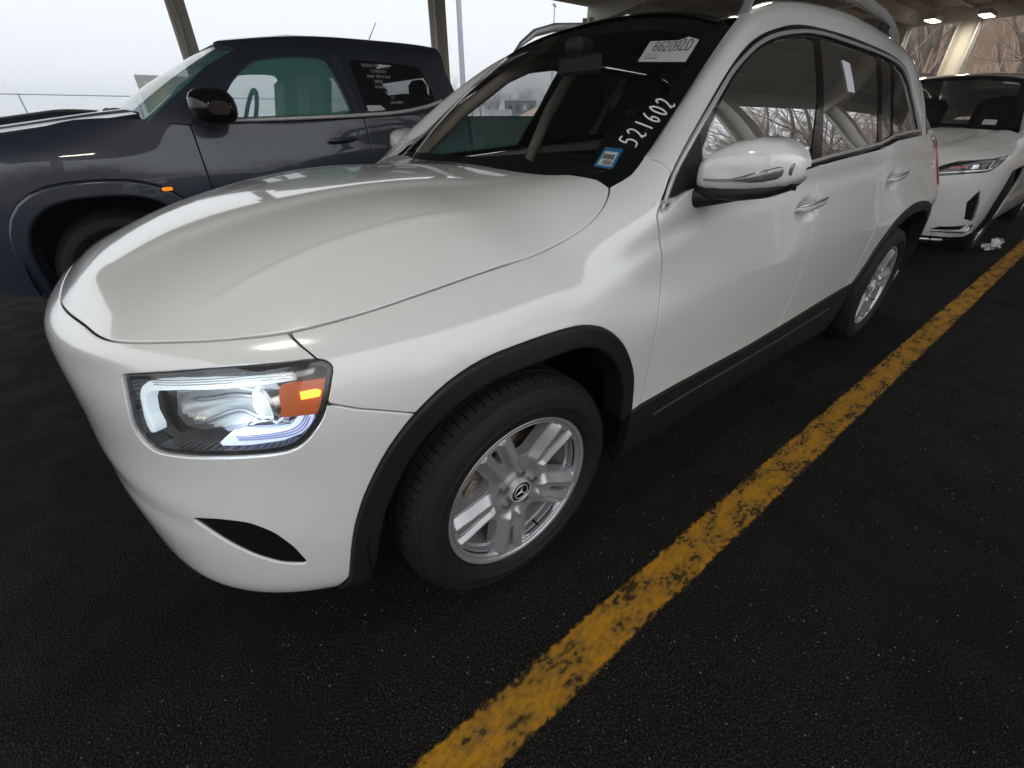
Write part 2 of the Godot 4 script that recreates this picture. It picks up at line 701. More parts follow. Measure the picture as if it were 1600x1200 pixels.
func hood_fit(hl: PackedVector3Array) -> void:
	var val := []
	hpts.clear()
	for q in hl:
		for s in [-1.0, 1.0]:
			if s < 0.0 and q.z < 0.01:
				continue
			hpts.append(Vector2(q.x, q.z * s))
			val.append(q.y - hood_base(q.x, q.z))
	for q in [[-0.6, 0.0], [-0.3, 0.0], [0.0, 0.0], [0.3, 0.0], [0.5, 0.0], [-0.3, 0.35], [-0.3, -0.35], [0.1, 0.4], [0.1, -0.4], [0.45, 0.4], [0.45, -0.4]]:
		hpts.append(Vector2(q[0], q[1]))
		val.append(0.0)
	var m := hpts.size()
	var k := m + 2
	var A := []
	for i in k:
		var row := PackedFloat64Array()
		row.resize(k + 1)
		for j in k:
			if i < m and j < m:
				row[j] = pow(hpts[i].distance_to(hpts[j]), 3.0)
			elif i < m:
				row[j] = 1.0 if j == m else hpts[i].x
			elif j < m:
				row[j] = 1.0 if i == m else hpts[j].x
		row[k] = val[i] if i < m else 0.0
		A.append(row)
	for i in k:
		var piv := i
		for r in range(i + 1, k):
			if absf(A[r][i]) > absf(A[piv][i]):
				piv = r
		var tmp = A[i]
		A[i] = A[piv]
		A[piv] = tmp
		for r in range(i + 1, k):
			var f: float = A[r][i] / A[i][i]
			if f != 0.0:
				var ra: PackedFloat64Array = A[r]
				var ri: PackedFloat64Array = A[i]
				for c in range(i, k + 1):
					ra[c] -= f * ri[c]
				A[r] = ra
	hwts.resize(k)
	for i in range(k - 1, -1, -1):
		var s: float = A[i][k]
		for c in range(i + 1, k):
			s -= A[i][c] * hwts[c]
		hwts[i] = s / A[i][i]

func uv_of(s: Srf, target: Vector3, u: float, v: float) -> Vector2:    # nearest point of a surface to a point
	for i in 30:
		s.ev(u, v)
		var d := target - s.p
		var g11 := s.pu.dot(s.pu)
		var g12 := s.pu.dot(s.pv)
		var g22 := s.pv.dot(s.pv)
		var det := maxf(g11 * g22 - g12 * g12, 1e-12)
		var b1 := s.pu.dot(d)
		var b2 := s.pv.dot(d)
		u += clampf((b1 * g22 - b2 * g12) / det, -0.5, 0.5)
		v += clampf((b2 * g11 - b1 * g12) / det, -0.5, 0.5)
	return Vector2(u, v)

func on_side(s: Srf, x: float, y: float, u: float, v: float) -> Vector2:  # where a surface of the car's side passes (x, y)
	for i in 30:
		s.ev(u, v)
		var dx := x - s.p.x
		var dy := y - s.p.y
		var det := s.pu.x * s.pv.y - s.pv.x * s.pu.y
		if absf(det) < 1e-9:
			break
		u += clampf((dx * s.pv.y - dy * s.pv.x) / det, -0.5, 0.5)
		v += clampf((dy * s.pu.x - dx * s.pu.y) / det, -0.5, 0.5)
	return Vector2(u, v)

func gpoly(a: Array) -> PackedVector2Array:      # (x, y) of the car's side -> the glass surface's own coordinates
	var r := PackedVector2Array()
	for q in V(a):
		r.append(on_side(G, q.x, q.y, 2.0, 2.0))
	return r

func lpoly(a: Array) -> PackedVector2Array:
	var r := PackedVector2Array()
	for q in V(a):
		var u0 := 9.0 + q.x * 2.0 if q.x < 0.6 else 12.0 + (q.x - 0.7) * 2.0
		r.append(on_side(L, q.x, q.y, u0, 4.0))
	return r

func arc(cx: float, cy: float, r: float, a0: float, a1: float, k: int) -> PackedVector2Array:
	var o := PackedVector2Array()
	for i in k + 1:
		var t := deg_to_rad(a0 + (a1 - a0) * i / k)
		o.append(Vector2(cx + r * cos(t), cy + r * sin(t)))
	return o

func join(parts: Array) -> PackedVector2Array:
	var r := PackedVector2Array()
	for q in parts:
		for e in q:
			if r.size() == 0 or r[-1].distance_to(e) > 1e-4:
				r.append(e)
	if r[0].distance_to(r[-1]) < 1e-4:
		r.remove_at(r.size() - 1)
	return r

# ---- wheels
func make_wheel(alloy: Material, tyre_mat: Material, detailed := true) -> Node3D:
	var w := Node3D.new()
	w.name = "wheel"
	var R := 0.349
	var mb := MB.new()
	# sidewall, shoulder and tread
	lathe(mb, [[0.219, -0.02], [0.2365, -0.004], [0.2400, 0.003], [0.2445, 0.006], [0.2470, 0.0045], [0.2500, 0.0105], [0.262, 0.0165], [0.276, 0.0195], [0.2775, 0.0215], [0.281, 0.0215], [0.2825, 0.0195], [0.296, 0.0180], [0.311, 0.0130], [0.323, 0.0050], [0.3245, 0.0065], [0.329, 0.0040], [0.331, -0.0010], [0.339, -0.0150]], 128)
	var zs := [-0.015, -0.0245, -0.036, -0.058]
	# the shoulder blocks: cut by grooves across the tread
	var k := 84
	for i in k:
		var t0 := TAU * i / k
		var tg := TAU * (i + 0.86) / k
		var t1 := TAU * (i + 1.0) / k
		var prof := [[0.338, -0.014], [0.3435, -0.0225], [0.3475, -0.034], [R, -0.056]]
		var low := [[0.334, -0.010], [0.3385, -0.0225], [0.3405, -0.034], [0.3415, -0.056]]
		for q in 3:
			for seg in 2:
				var A: Array = prof if seg == 0 else low
				var ta := t0 if seg == 0 else tg
				var tb := tg if seg == 0 else t1
				var nrm := Vector2(-(A[q + 1][1] - A[q][1]), A[q + 1][0] - A[q][0]).normalized()
				var ca := Vector3(cos(ta), sin(ta), 0)
				var cb := Vector3(cos(tb), sin(tb), 0)
				var na := ca * nrm.x + Vector3.BACK * nrm.y
				var nb := cb * nrm.x + Vector3.BACK * nrm.y
				var a: Vector3 = ca * A[q][0] + Vector3.BACK * A[q][1]
				var b: Vector3 = cb * A[q][0] + Vector3.BACK * A[q][1]
				var c: Vector3 = cb * A[q + 1][0] + Vector3.BACK * A[q + 1][1]
				var d: Vector3 = ca * A[q + 1][0] + Vector3.BACK * A[q + 1][1]
				mb.tri(a, b, c, na, nb, nb)
				mb.tri(a, c, d, na, nb, na)
			for e in [[tg, -1.0], [t1, 1.0]]:
				var ce := Vector3(cos(e[0]), sin(e[0]), 0)
				var out: Vector3 = Vector3(-sin(e[0]), cos(e[0]), 0) * -e[1]
				mb.quad(ce * prof[q][0] + Vector3.BACK * prof[q][1], ce * prof[q + 1][0] + Vector3.BACK * prof[q + 1][1], ce * low[q + 1][0] + Vector3.BACK * low[q + 1][1], ce * low[q][0] + Vector3.BACK * low[q][1], out)
	var tp := []
	var z := -0.056
	for g in 4:
		tp += [[R, z], [R - 0.007, z - 0.0008], [R - 0.007, z - 0.009], [R, z - 0.0098]]
		z -= 0.0098
		tp += [[R, z - 0.026]]
		z -= 0.026
	tp += [[0.345, z - 0.022], [0.335, z - 0.034], [0.305, z - 0.05], [0.26, z - 0.045], [0.225, z - 0.03]]
	lathe(mb, tp, 128)
	put("tyre", mb, tyre_mat, w)
	# barrel
	mb = MB.new()
	lathe(mb, [[0.200, -0.17], [0.203, -0.085], [0.2085, -0.060], [0.2085, -0.044], [0.2150, -0.040], [0.2155, -0.024], [0.2220, -0.020], [0.2230, -0.008], [0.2290, -0.0045], [0.2300, 0.000], [0.2345, 0.0040], [0.2400, 0.0045], [0.2425, 0.002], [0.2425, -0.006]], 128)
	lathe(mb, [[0.243, -0.006], [0.236, -0.03], [0.206, -0.10], [0.206, -0.19]], 96)
	var rim_part := put("rim", mb, alloy, w)
	# face
	var face := Fun.new(func(x: float, y: float) -> Vector3: return Vector3(x, y, face_z(x, y)), 1.0, 0.0006)
	var holes := []
	for i in 5:
		var gap_mid := deg_to_rad(7.0 + 72.0 * i)
		var win := PackedVector2Array()
		for q in [[0.2145, -18.2], [0.2185, -9.0], [0.2190, 0.0], [0.2185, 9.0], [0.2145, 18.2], [0.201, 18.6], [0.165, 15.4], [0.135, 12.0], [0.118, 8.0], [0.113, 0.0], [0.118, -8.0], [0.135, -12.0], [0.165, -15.4], [0.201, -18.6]]:
			var t := gap_mid + deg_to_rad(q[1])
			win.append(Vector2(cos(t), sin(t)) * q[0])
		holes.append(smooth(win, 3, true))
		var pm := deg_to_rad(43.0 + 72.0 * i)
		var d := Vector2(cos(pm), sin(pm))
		var e := Vector2(-d.y, d.x)
		var sl := PackedVector2Array()
		for q in [[0.138, -0.002], [0.143, -0.0055], [0.175, -0.007], [0.205, -0.0085], [0.2105, -0.005], [0.2110, 0.0], [0.2105, 0.005], [0.205, 0.0085], [0.175, 0.007], [0.143, 0.0055], [0.138, 0.002]]:
			sl.append(d * q[0] + e * q[1])
		holes.append(sl)
	mb = MB.new()
	panel(mb, face, arc(0, 0, 0.2255, 0, 357, 119), Vector2(0.0020, 0.0020) if detailed else Vector2(0.006, 0.006), {"holes": holes, "r": 0.0016, "depth": 0.034})
	put("spokes", mb, alloy, w)
	# centre cap with its ring and three-pointed star
	mb = MB.new()
	lathe(mb, [[0.0355, -0.022], [0.0355, -0.004], [0.0345, -0.0025], [0.0325, -0.0025], [0.0315, -0.004]], 48)
	lathe(mb, [[0.0245, -0.0040], [0.0242, -0.0022], [0.0232, -0.0014], [0.0222, -0.0022], [0.0219, -0.0040]], 48)
	for i in 3:
		var t := deg_to_rad(90.0 + 120.0 * i - 14.0)
		var d := Vector3(cos(t), sin(t), 0)
		var e := Vector3(-d.y, d.x, 0)
		var top := Vector3(0, 0, -0.0008)
		for s in [-1.0, 1.0]:
			mb.flat(d * 0.0225 + Vector3(0, 0, -0.003), top, e * s * 0.0042 - d * 0.0024 + Vector3(0, 0, -0.0036), Vector3.BACK + e * s * 0.4)
	put("emblem", mb, M.emblem, w)
	mb = MB.new()
	lathe(mb, [[0.0005, -0.0035], [0.034, -0.0040], [0.0345, -0.0040], [0.0345, -0.02]].map(func(q): return q), 40)
	var capm := MB.new()
	for i in range(0, mb.v.size(), 3):
		capm.tri(mb.v[i], mb.v[i + 1], mb.v[i + 2], mb.n[i] * -1.0 if mb.n[i].z < -0.5 else mb.n[i], mb.n[i + 1] * -1.0 if mb.n[i + 1].z < -0.5 else mb.n[i + 1], mb.n[i + 2] * -1.0 if mb.n[i + 2].z < -0.5 else mb.n[i + 2])
	put("centre_cap", capm, M.gloss_black, w)
	# bolts in their wells
	for i in 5:
		var t := deg_to_rad(7.0 + 72.0 * i)
		var c := Vector3(cos(t), sin(t), 0) * 0.0555
		mb = MB.new()
		lathe(mb, [[0.0115, -0.0105], [0.0108, -0.030]], 20)
		lathe(mb, [[0.0001, -0.030], [0.011, -0.030]], 20)
		lathe(mb, [[0.0001, -0.0175], [0.0070, -0.0180], [0.0082, -0.020], [0.0082, -0.03]], 6)
		var m2 := MB.new()
		m2.add(mb, Transform3D(Basis(), c))
		put("wheel_bolt", m2, M.bolt, w)
	# brake disc and caliper
	mb = MB.new()
	lathe(mb, [[0.001, -0.050], [0.075, -0.050], [0.078, -0.074], [0.085, -0.0745], [0.159, -0.0745], [0.160, -0.0765], [0.160, -0.098]], 72)
	put("brake_disc", mb, M.disc, w)
	mb = MB.new()
	var rr := []
	for i in 9:
		var t := deg_to_rad(128.0 + 44.0 * i / 8.0)
		var c := Vector3(cos(t), sin(t), 0)
		var th := 0.010 if i == 0 or i == 8 else 0.016
		var ring := PackedVector3Array()
		for q in [[0.122, -0.05 - 0.016 + th], [0.165, -0.05 - 0.012 + th], [0.182, -0.06], [0.186, -0.08], [0.184, -0.12], [0.122, -0.12]]:
			ring.append(c * q[0] + Vector3(0, 0, q[1]))
		rr.append(ring)
	sweep(mb, rr, true, true)
	box(mb, Vector3(-0.118, 0.088, -0.045), Vector3(0.05, 0.018, 0.02), 0.004, Transform3D(Basis(Vector3.BACK, 0.9), Vector3(-0.0, 0.11, 0)))
	put("brake_caliper", mb, M.caliper, w)
	mb = MB.new()
	tube(mb, PackedVector3Array([Vector3(0.071, -0.193, -0.03), Vector3(0.0695, -0.19, -0.012), Vector3(0.066, -0.181, 0.001)]), 0.0038, 8)
	put("valve", mb, M.rubber, w)
	rim_part.set_meta("label", "silver alloy rim barrel")
	return w

func face_z(x: float, y: float) -> float:
	var r := sqrt(x * x + y * y)
	var t := fposmod(rad_to_deg(atan2(y, x)) - 43.0 + 36.0, 72.0) - 36.0
	var q := r * cos(deg_to_rad(t))
	var s := absf(r * sin(deg_to_rad(t)))
	var base := -0.013 + 0.010 * smoothstep(0.10, 0.215, r)
	base -= 0.012 * (1.0 - smoothstep(0.058, 0.102, r)) - 0.004 * (1.0 - smoothstep(0.034, 0.046, r))
	var rid := 0.0235 + 0.0075 * smoothstep(0.105, 0.23, r)
	rid = lerpf(0.010, rid, smoothstep(0.075, 0.110, r))
	var d := s - rid
	var prof := -0.75 * maxf(-d - 0.001, 0.0) if d < 0.0 else -0.80 * maxf(d - 0.0025, 0.0)
	prof = maxf(prof, -0.0105 if d < 0.0 else -0.019)
	var w := smoothstep(0.070, 0.098, r) * (1.0 - smoothstep(0.2185, 0.2225, r))
	var z := base + w * (0.0095 + prof)
	# the ring that the spokes run into
	z = lerpf(z, -0.0015, smoothstep(0.2195, 0.2235, r))
	return z

func build_car() -> void:
	var car := thing("white_crossover", "white crossover nearest the camera with its headlight and amber side light lit", "car")
	var paint: Material = M.white_paint
	var st := Vector2(0.25, 0.25)
	L = Tens.new(net([-0.785,0.245,0,-0.845,0.292,0,-0.872,0.378,0,-0.884,0.51,0,-0.878,0.63,0,-0.872,0.75,0,-0.866,0.83,0,-0.838,0.872,0,-0.79,0.905,0,-0.779,0.245,0.201,-0.838,0.292,0.209,-0.863,0.378,0.211,-0.873,0.51,0.209,-0.863,0.63,0.206,-0.856,0.75,0.204,-0.851,0.831,0.195,-0.828,0.874,0.2,-0.78,0.906,0.18,-0.757,0.244,0.382,-0.812,0.291,0.398,-0.834,0.378,0.402,-0.839,0.51,0.401,-0.824,0.631,0.398,-0.815,0.751,0.395,-0.81,0.834,0.378,-0.79,0.878,0.37,-0.745,0.91,0.33,-0.712,0.241,0.542,-0.762,0.289,0.565,-0.778,0.377,0.572,-0.776,0.509,0.571,-0.753,0.632,0.567,-0.741,0.753,0.564,-0.737,0.84,0.538,-0.735,0.885,0.51,-0.69,0.917,0.46,-0.627,0.237,0.666,-0.67,0.286,0.696,-0.683,0.376,0.706,-0.678,0.509,0.708,-0.653,0.634,0.709,-0.641,0.756,0.707,-0.638,0.848,0.674,-0.645,0.897,0.62,-0.605,0.928,0.555,-0.494,0.231,0.755,-0.528,0.282,0.79,-0.538,0.374,0.802,-0.531,0.508,0.807,-0.506,0.636,0.81,-0.496,0.76,0.808,-0.493,0.859,0.771,-0.5,0.915,0.7,-0.47,0.945,0.63,-0.319,0.222,0.809,-0.344,0.276,0.847,-0.351,0.372,0.861,-0.347,0.507,0.868,-0.33,0.639,0.874,-0.323,0.764,0.873,-0.321,0.872,0.832,-0.3,0.931,0.755,-0.28,0.958,0.685,-0.119,0.219,0.835,-0.132,0.274,0.874,-0.135,0.372,0.889,-0.133,0.506,0.897,-0.125,0.64,0.904,-0.121,0.765,0.903,-0.12,0.875,0.862,-0.1,0.943,0.776,-0.09,0.968,0.7,0.1,0.208,0.845,0.1,0.266,0.885,0.1,0.369,0.9,0.1,0.505,0.908,0.1,0.64,0.915,0.1,0.765,0.914,0.1,0.875,0.872,0.1,0.957,0.782,0.1,0.985,0.7,0.25,0.17,0.843,0.25,0.24,0.882,0.25,0.36,0.899,0.25,0.5,0.907,0.25,0.64,0.914,0.25,0.765,0.914,0.25,0.875,0.877,0.25,0.977,0.785,0.25,1.01,0.7,0.4,0.17,0.84,0.4,0.24,0.877,0.4,0.36,0.896,0.4,0.5,0.905,0.4,0.64,0.913,0.4,0.765,0.914,0.4,0.875,0.887,0.4,1.03,0.852,0.44,1.095,0.7,0.52,0.17,0.837,0.52,0.24,0.871,0.52,0.36,0.894,0.52,0.5,0.904,0.52,0.64,0.912,0.52,0.765,0.914,0.52,0.875,0.897,0.5,1.085,0.866,0.56,1.165,0.71,0.68,0.17,0.835,0.68,0.24,0.868,0.68,0.36,0.892,0.68,0.5,0.903,0.68,0.64,0.911,0.68,0.765,0.914,0.68,0.875,0.903,0.64,1.13,0.856,0.68,1.23,0.75,1,0.17,0.835,1,0.24,0.867,1,0.36,0.892,1,0.5,0.903,1,0.64,0.911,1,0.765,0.914,1,0.875,0.904,1,1.085,0.862,1,1.17,0.83,1.5,0.17,0.835,1.5,0.24,0.867,1.5,0.36,0.892,1.5,0.5,0.903,1.5,0.64,0.911,1.5,0.765,0.914,1.5,0.875,0.905,1.5,1.085,0.864,1.5,1.17,0.835,2,0.17,0.835,2,0.24,0.868,2,0.36,0.892,2,0.5,0.903,2,0.64,0.911,2,0.765,0.914,2,0.875,0.903,2,1.09,0.866,2,1.175,0.838,2.45,0.17,0.85,2.45,0.24,0.881,2.45,0.36,0.9,2.45,0.5,0.91,2.45,0.64,0.915,2.45,0.765,0.915,2.45,0.875,0.901,2.45,1.1,0.86,2.45,1.185,0.828,2.9,0.17,0.86,2.9,0.24,0.89,2.9,0.36,0.905,2.9,0.5,0.914,2.9,0.64,0.917,2.9,0.765,0.915,2.9,0.875,0.9,2.9,1.12,0.835,2.9,1.21,0.785,3.25,0.17,0.848,3.25,0.24,0.878,3.25,0.36,0.893,3.25,0.5,0.902,3.25,0.64,0.905,3.25,0.765,0.903,3.25,0.875,0.888,3.25,1.13,0.775,3.25,1.24,0.695,3.33,0.185,0.808,3.35,0.255,0.837,3.373,0.375,0.851,3.376,0.515,0.859,3.37,0.655,0.862,3.357,0.78,0.86,3.35,0.89,0.846,3.31,1.14,0.725,3.28,1.26,0.646,3.462,0.191,0.731,3.49,0.261,0.756,3.522,0.381,0.769,3.526,0.521,0.777,3.518,0.661,0.779,3.5,0.786,0.778,3.49,0.896,0.765,3.434,1.14,0.651,3.4,1.26,0.58,3.568,0.196,0.585,3.602,0.266,0.605,3.641,0.386,0.615,3.647,0.526,0.622,3.636,0.666,0.624,3.615,0.791,0.622,3.602,0.901,0.612,3.527,1.14,0.53,3.49,1.26,0.473,3.634,0.199,0.361,3.672,0.269,0.374,3.715,0.389,0.38,3.722,0.529,0.384,3.71,0.669,0.385,3.686,0.794,0.384,3.672,0.904,0.378,3.589,1.14,0.328,3.55,1.26,0.292,3.66,0.2,0,3.7,0.27,0,3.745,0.39,0,3.752,0.53,0,3.74,0.67,0,3.715,0.795,0,3.7,0.905,0,3.62,1.14,0,3.58,1.26,0]), 24, 9)
	G = Tens.new(net([0.2,1,0.865,0.2,1.1,0.842,0.2,1.2,0.805,0.2,1.3,0.762,0.2,1.4,0.712,0.2,1.5,0.652,0.2,1.6,0.58,0.8,1,0.88,0.8,1.1,0.857,0.8,1.2,0.82,0.8,1.3,0.777,0.8,1.4,0.727,0.8,1.5,0.667,0.8,1.6,0.595,1.5,1,0.885,1.5,1.1,0.862,1.5,1.2,0.825,1.5,1.3,0.782,1.5,1.4,0.732,1.5,1.5,0.672,1.5,1.6,0.6,2.2,1,0.879,2.2,1.1,0.856,2.2,1.2,0.819,2.2,1.3,0.776,2.2,1.4,0.726,2.2,1.5,0.666,2.2,1.6,0.594,2.7,1,0.853,2.7,1.1,0.83,2.7,1.2,0.793,2.7,1.3,0.75,2.7,1.4,0.7,2.7,1.5,0.64,2.7,1.6,0.568,3.1,1,0.807,3.1,1.1,0.784,3.1,1.2,0.747,3.1,1.3,0.704,3.1,1.4,0.654,3.1,1.5,0.594,3.1,1.6,0.522,3.5,1,0.73,3.5,1.1,0.707,3.5,1.2,0.67,3.5,1.3,0.627,3.5,1.4,0.577,3.5,1.5,0.517,3.5,1.6,0.445]), 7, 7)
	W = Tens.new(net([0.53,1.075,-0.79,0.81,1.262,-0.731,1.035,1.45,-0.679,0.47,1.085,-0.7,0.775,1.305,-0.651,1.065,1.505,-0.602,0.425,1.09,-0.5,0.752,1.348,-0.475,1.1,1.56,-0.43,0.405,1.094,-0.25,0.747,1.367,-0.242,1.12,1.588,-0.22,0.4,1.095,0,0.745,1.372,0,1.13,1.597,0,0.405,1.094,0.25,0.747,1.367,0.242,1.12,1.588,0.22,0.425,1.09,0.5,0.752,1.348,0.475,1.1,1.56,0.43,0.47,1.085,0.7,0.775,1.305,0.651,1.065,1.505,0.602,0.53,1.075,0.79,0.81,1.262,0.731,1.035,1.45,0.679]), 9, 3)
	B = Tens.new(net([0.472,1.073,0.863,0.473,1.097,0.83,0.484,1.113,0.784,0.486,1.116,0.742,0.522,1.127,0.843,0.525,1.144,0.811,0.534,1.152,0.772,0.541,1.153,0.734,0.63,1.212,0.81,0.625,1.218,0.771,0.622,1.208,0.733,0.622,1.184,0.702,0.814,1.336,0.76,0.804,1.346,0.725,0.8,1.337,0.692,0.8,1.314,0.664,1.03,1.441,0.704,1.032,1.472,0.684,1.034,1.485,0.653,1.035,1.481,0.617,1.239,1.493,0.675,1.239,1.535,0.653,1.24,1.559,0.617,1.24,1.565,0.572,1.449,1.518,0.661,1.457,1.562,0.642,1.464,1.59,0.606,1.47,1.6,0.56,1.797,1.518,0.66,1.805,1.569,0.641,1.813,1.603,0.602,1.82,1.618,0.552,2.074,1.507,0.664,2.09,1.559,0.642,2.106,1.595,0.601,2.12,1.612,0.548,2.329,1.493,0.666,2.354,1.544,0.641,2.379,1.578,0.597,2.4,1.592,0.542,2.52,1.468,0.673,2.57,1.522,0.644,2.619,1.556,0.593,2.66,1.568,0.53,2.62,1.425,0.693,2.717,1.481,0.666,2.8,1.517,0.598,2.86,1.53,0.505,2.68,1.345,0.73,2.823,1.414,0.691,2.948,1.457,0.598,3.04,1.47,0.47,2.755,1.24,0.774,2.925,1.322,0.723,3.065,1.365,0.603,3.16,1.37,0.44,2.842,1.169,0.793,3.02,1.24,0.739,3.157,1.266,0.613,3.24,1.25,0.44,2.9,1.12,0.803,3.082,1.173,0.752,3.219,1.181,0.628,3.3,1.15,0.46]), 16, 4)
	var hoodline := smooth(V([0,7.62,0.5,7.64,1.02,7.62,1.75,7.6,2.459,7.55,2.991,7.377,3.308,7.289,3.627,7.24,4.105,7.162,4.787,6.932,5.33,6.782,5.887,6.827,6.537,6.966,7.311,7.099,7.755,7.119,8.529,7.149,9.097,7.244,9.464,7.418,9.814,7.707,9.957,7.871]), 3)
	var fline := V([5.33,6.782,5.388,6.43,5.473,6.101])
	var fline2 := V([5.44,5.308,5.699,5.128,5.935,4.999,6.183,4.874])
	var lamp := smooth(V([3.378,6.077,3.508,6.151,3.938,6.259,4.425,6.288,4.832,6.236,5.214,6.152,5.473,6.101,5.554,6.016,5.581,5.898,5.535,5.709,5.438,5.37,5.344,5.099,5.229,4.875,5.09,4.678,4.936,4.579,4.647,4.559,4.195,4.56,3.644,4.514,3.399,4.501,3.224,4.602,3.146,4.852,3.193,5.24,3.28,5.726]), 2, true)
	var vent := V([3.657,3.243,4.066,3.308,4.422,3.248,4.68,3.011,4.852,2.655,4.954,2.19,4.669,2.307,4.389,2.546,4.133,2.801,3.882,3.035])
	var archo := smooth(V([5.334,1.432,5.453,2.287,5.579,3.024,5.719,3.664,5.935,4.292,6.243,4.808,6.617,5.182,7.028,5.408,7.493,5.479,7.985,5.492,8.454,5.438,8.926,5.236,9.308,4.868,9.694,4.276,9.992,3.684,10.149,3.058,10.238,2.596]), 3)
	var seam1 := smooth(V([10.452,6.934,10.398,6.834,10.488,6.649,10.576,6.444,10.654,6.15,10.653,5.628,10.549,4.89,10.541,4.107,10.639,3.078,10.636,2.648]), 2)
	var sill := V([10.238,2.596,10.636,2.648,12.051,2.656,13.382,2.635,14.617,2.827,15.517,2.95])
	var rarch := smooth(V([15.498,2.925,15.66,3.618,15.787,4.225,15.953,4.696,16.13,5.166,16.378,5.534,16.677,5.732,16.996,5.748,17.29,5.677]), 3)
	# the rear arch goes on to the rear of the car, mirrored about the axle
	var rear_full := rarch.duplicate()
	for q in [[3.12, 0.800], [3.22, 0.745], [3.285, 0.66], [3.325, 0.56], [3.345, 0.45], [3.35, 0.36]]:
		rear_full.append(on_side(L, q[0], q[1], 17.5, 4.0))
	# --- hood
	var hl3 := PackedVector3Array()
	for q in V([0,7.62,0.5,7.64,1.02,7.62,1.75,7.6,2.459,7.55,2.991,7.377,3.308,7.289,3.627,7.24,4.105,7.162,4.787,6.932,5.33,6.782,5.887,6.827,6.537,6.966,7.311,7.099,7.755,7.119,8.529,7.149,9.097,7.244,9.464,7.418,9.814,7.707,9.957,7.871]):
		hl3.append(L.at(q.x, q.y))
	hood_fit(hl3)
	var H := Fun.new(func(x: float, z: float) -> Vector3: return Vector3(x, hood_y(x, z), z), -1.0, 0.0015)
	var ho := PackedVector2Array()
	for q in hoodline:
		L.ev(q.x, q.y)
		ho.append(Vector2(L.p.x, L.p.z))
	ho.append(Vector2(0.447, 0.66))
	ho.append(Vector2(0.462, 0.50))
	ho.append(Vector2(0.452, 0.25))
	ho.append(Vector2(0.448, 0.0))
	var hm := PackedVector2Array()
	for q in ho:
		if q.y > 0.002:
			hm.append(Vector2(q.x, -q.y))
	hm.reverse()
	var hood_poly := join([ho, hm])
	var mb := MB.new()
	panel(mb, H, hood_poly, Vector2(0.02, 0.0125), {"gap": 0.0022, "r": 0.0028, "depth": 0.022})
	put("hood", mb, paint, car)
	# --- front bumper and nose, both halves in one piece
	var LL := Fun.new(func(u: float, v: float) -> Vector3:
		var a := absf(u)
		L.ev(a, v)
		var fold := lerpf(3.55, 3.12, clampf(a / 3.6, 0.0, 1.0))
		var q := L.p
		var f := 1.0 - smoothstep(3.3, 4.6, a)
		if f > 0.0:
			q -= L.n * (f * (0.0045 / (1.0 + exp((v - fold) / 0.09)) * smoothstep(1.2, 2.6, v) + 0.003 * exp(-pow((v - fold + 0.05) / 0.3, 2.0))))
		return q if u >= 0.0 else Vector3(q.x, q.y, -q.z), 1.0, 0.004)
	var lampcut := []
	var ia := nearest(lamp, fline[-1])
	var ib := nearest(lamp, fline2[0])
	# the long way round the lamp, from the top right corner over the left side to the lower right
	var k := ia
	while k != ib:
		lampcut.append(lamp[k])
		k = (k - 1 + lamp.size()) % lamp.size()
	lampcut.append(lamp[ib])
	var lampshort := PackedVector2Array()
	k = ia
	while k != ib:
		lampshort.append(lamp[k])
		k = (k + 1) % lamp.size()
	lampshort.append(lamp[ib])
	var ih := nearest(hoodline, fline[0])
	var iarch := 0
	var best := 1e9
	for i in archo.size():
		if archo[i].distance_to(fline2[-1]) < best:
			best = archo[i].distance_to(fline2[-1])
			iarch = i
	var half := join([hoodline.slice(1, ih + 1), fline, PackedVector2Array(lampcut), fline2.slice(0, -1), rev(archo.slice(0, iarch + 1)), PackedVector2Array([Vector2(4.95, 0.42), Vector2(4.0, 0.42), Vector2(3.0, 0.40), Vector2(1.5, 0.40)])])
	var other := PackedVector2Array()
	for q in rev(half):
		other.append(Vector2(-q.x, q.y))
	var bump := join([half, other])
	var vm := PackedVector2Array()
	for q in vent:
		vm.append(Vector2(-q.x, q.y))
	var grille := rounded(V([-1.12, 6.35, 1.12, 6.35, 1.30, 5.7, 1.18, 4.35, -1.18, 4.35, -1.30, 5.7]), 0.25)
	var intake := rounded(V([-1.9, 1.1, 1.9, 1.1, 1.6, 2.7, -1.6, 2.7]), 0.3)
	mb = MB.new()
	panel(mb, LL, bump, Vector2(0.125, 0.167), {"gap": 0.0015, "r": 0.003, "depth": 0.03, "holes": [rounded(vent, 0.12), rounded(vm, 0.12), grille, intake]})
	put("front_bumper", mb, paint, car)
	var vents := []
	for q in [vent, vm]:
		mb = MB.new()
		panel(mb, LL, ccw(q), Vector2(0.125, 0.125), {"off": -0.0045, "gap": -0.004})
		vents.append(put("air_vent", mb, M.gloss_black, car))
	mb = MB.new()
	mb = MB.new()
	panel(mb, LL, grille, Vector2(0.25, 0.25), {"off": -0.035, "gap": -0.01})
	var gr := put("grille", mb, M.black_plastic, car)
	mb = MB.new()
	panel(mb, LL, intake, Vector2(0.25, 0.25), {"off": -0.045, "gap": -0.01})
	put("lower_intake", mb, M.black_plastic, car)
	for i in 2:
		var row := PackedVector3Array()
		for j in 9:
			row.append(LL.at(-1.14 + 0.285 * j, 5.0 + 0.7 * i, -0.008))
		mb = MB.new()
		tube(mb, row, 0.009, 8)
		put("grille_bar", mb, M.chrome, gr)
	# dark lip tucked under the bumper
	mb = MB.new()
	var lipr := []
	for i in 41:
		var u := -4.9 + 9.8 * i / 40.0
		lipr.append(PackedVector3Array([LL.at(u, 0.5, -0.012), LL.at(u, 0.2, -0.016), LL.at(u, 0.0, -0.03), LL.at(u, 0.0, -0.12)]))
	sweep(mb, lipr, false)
	put("bumper_lip", mb, M.black_plastic, car)
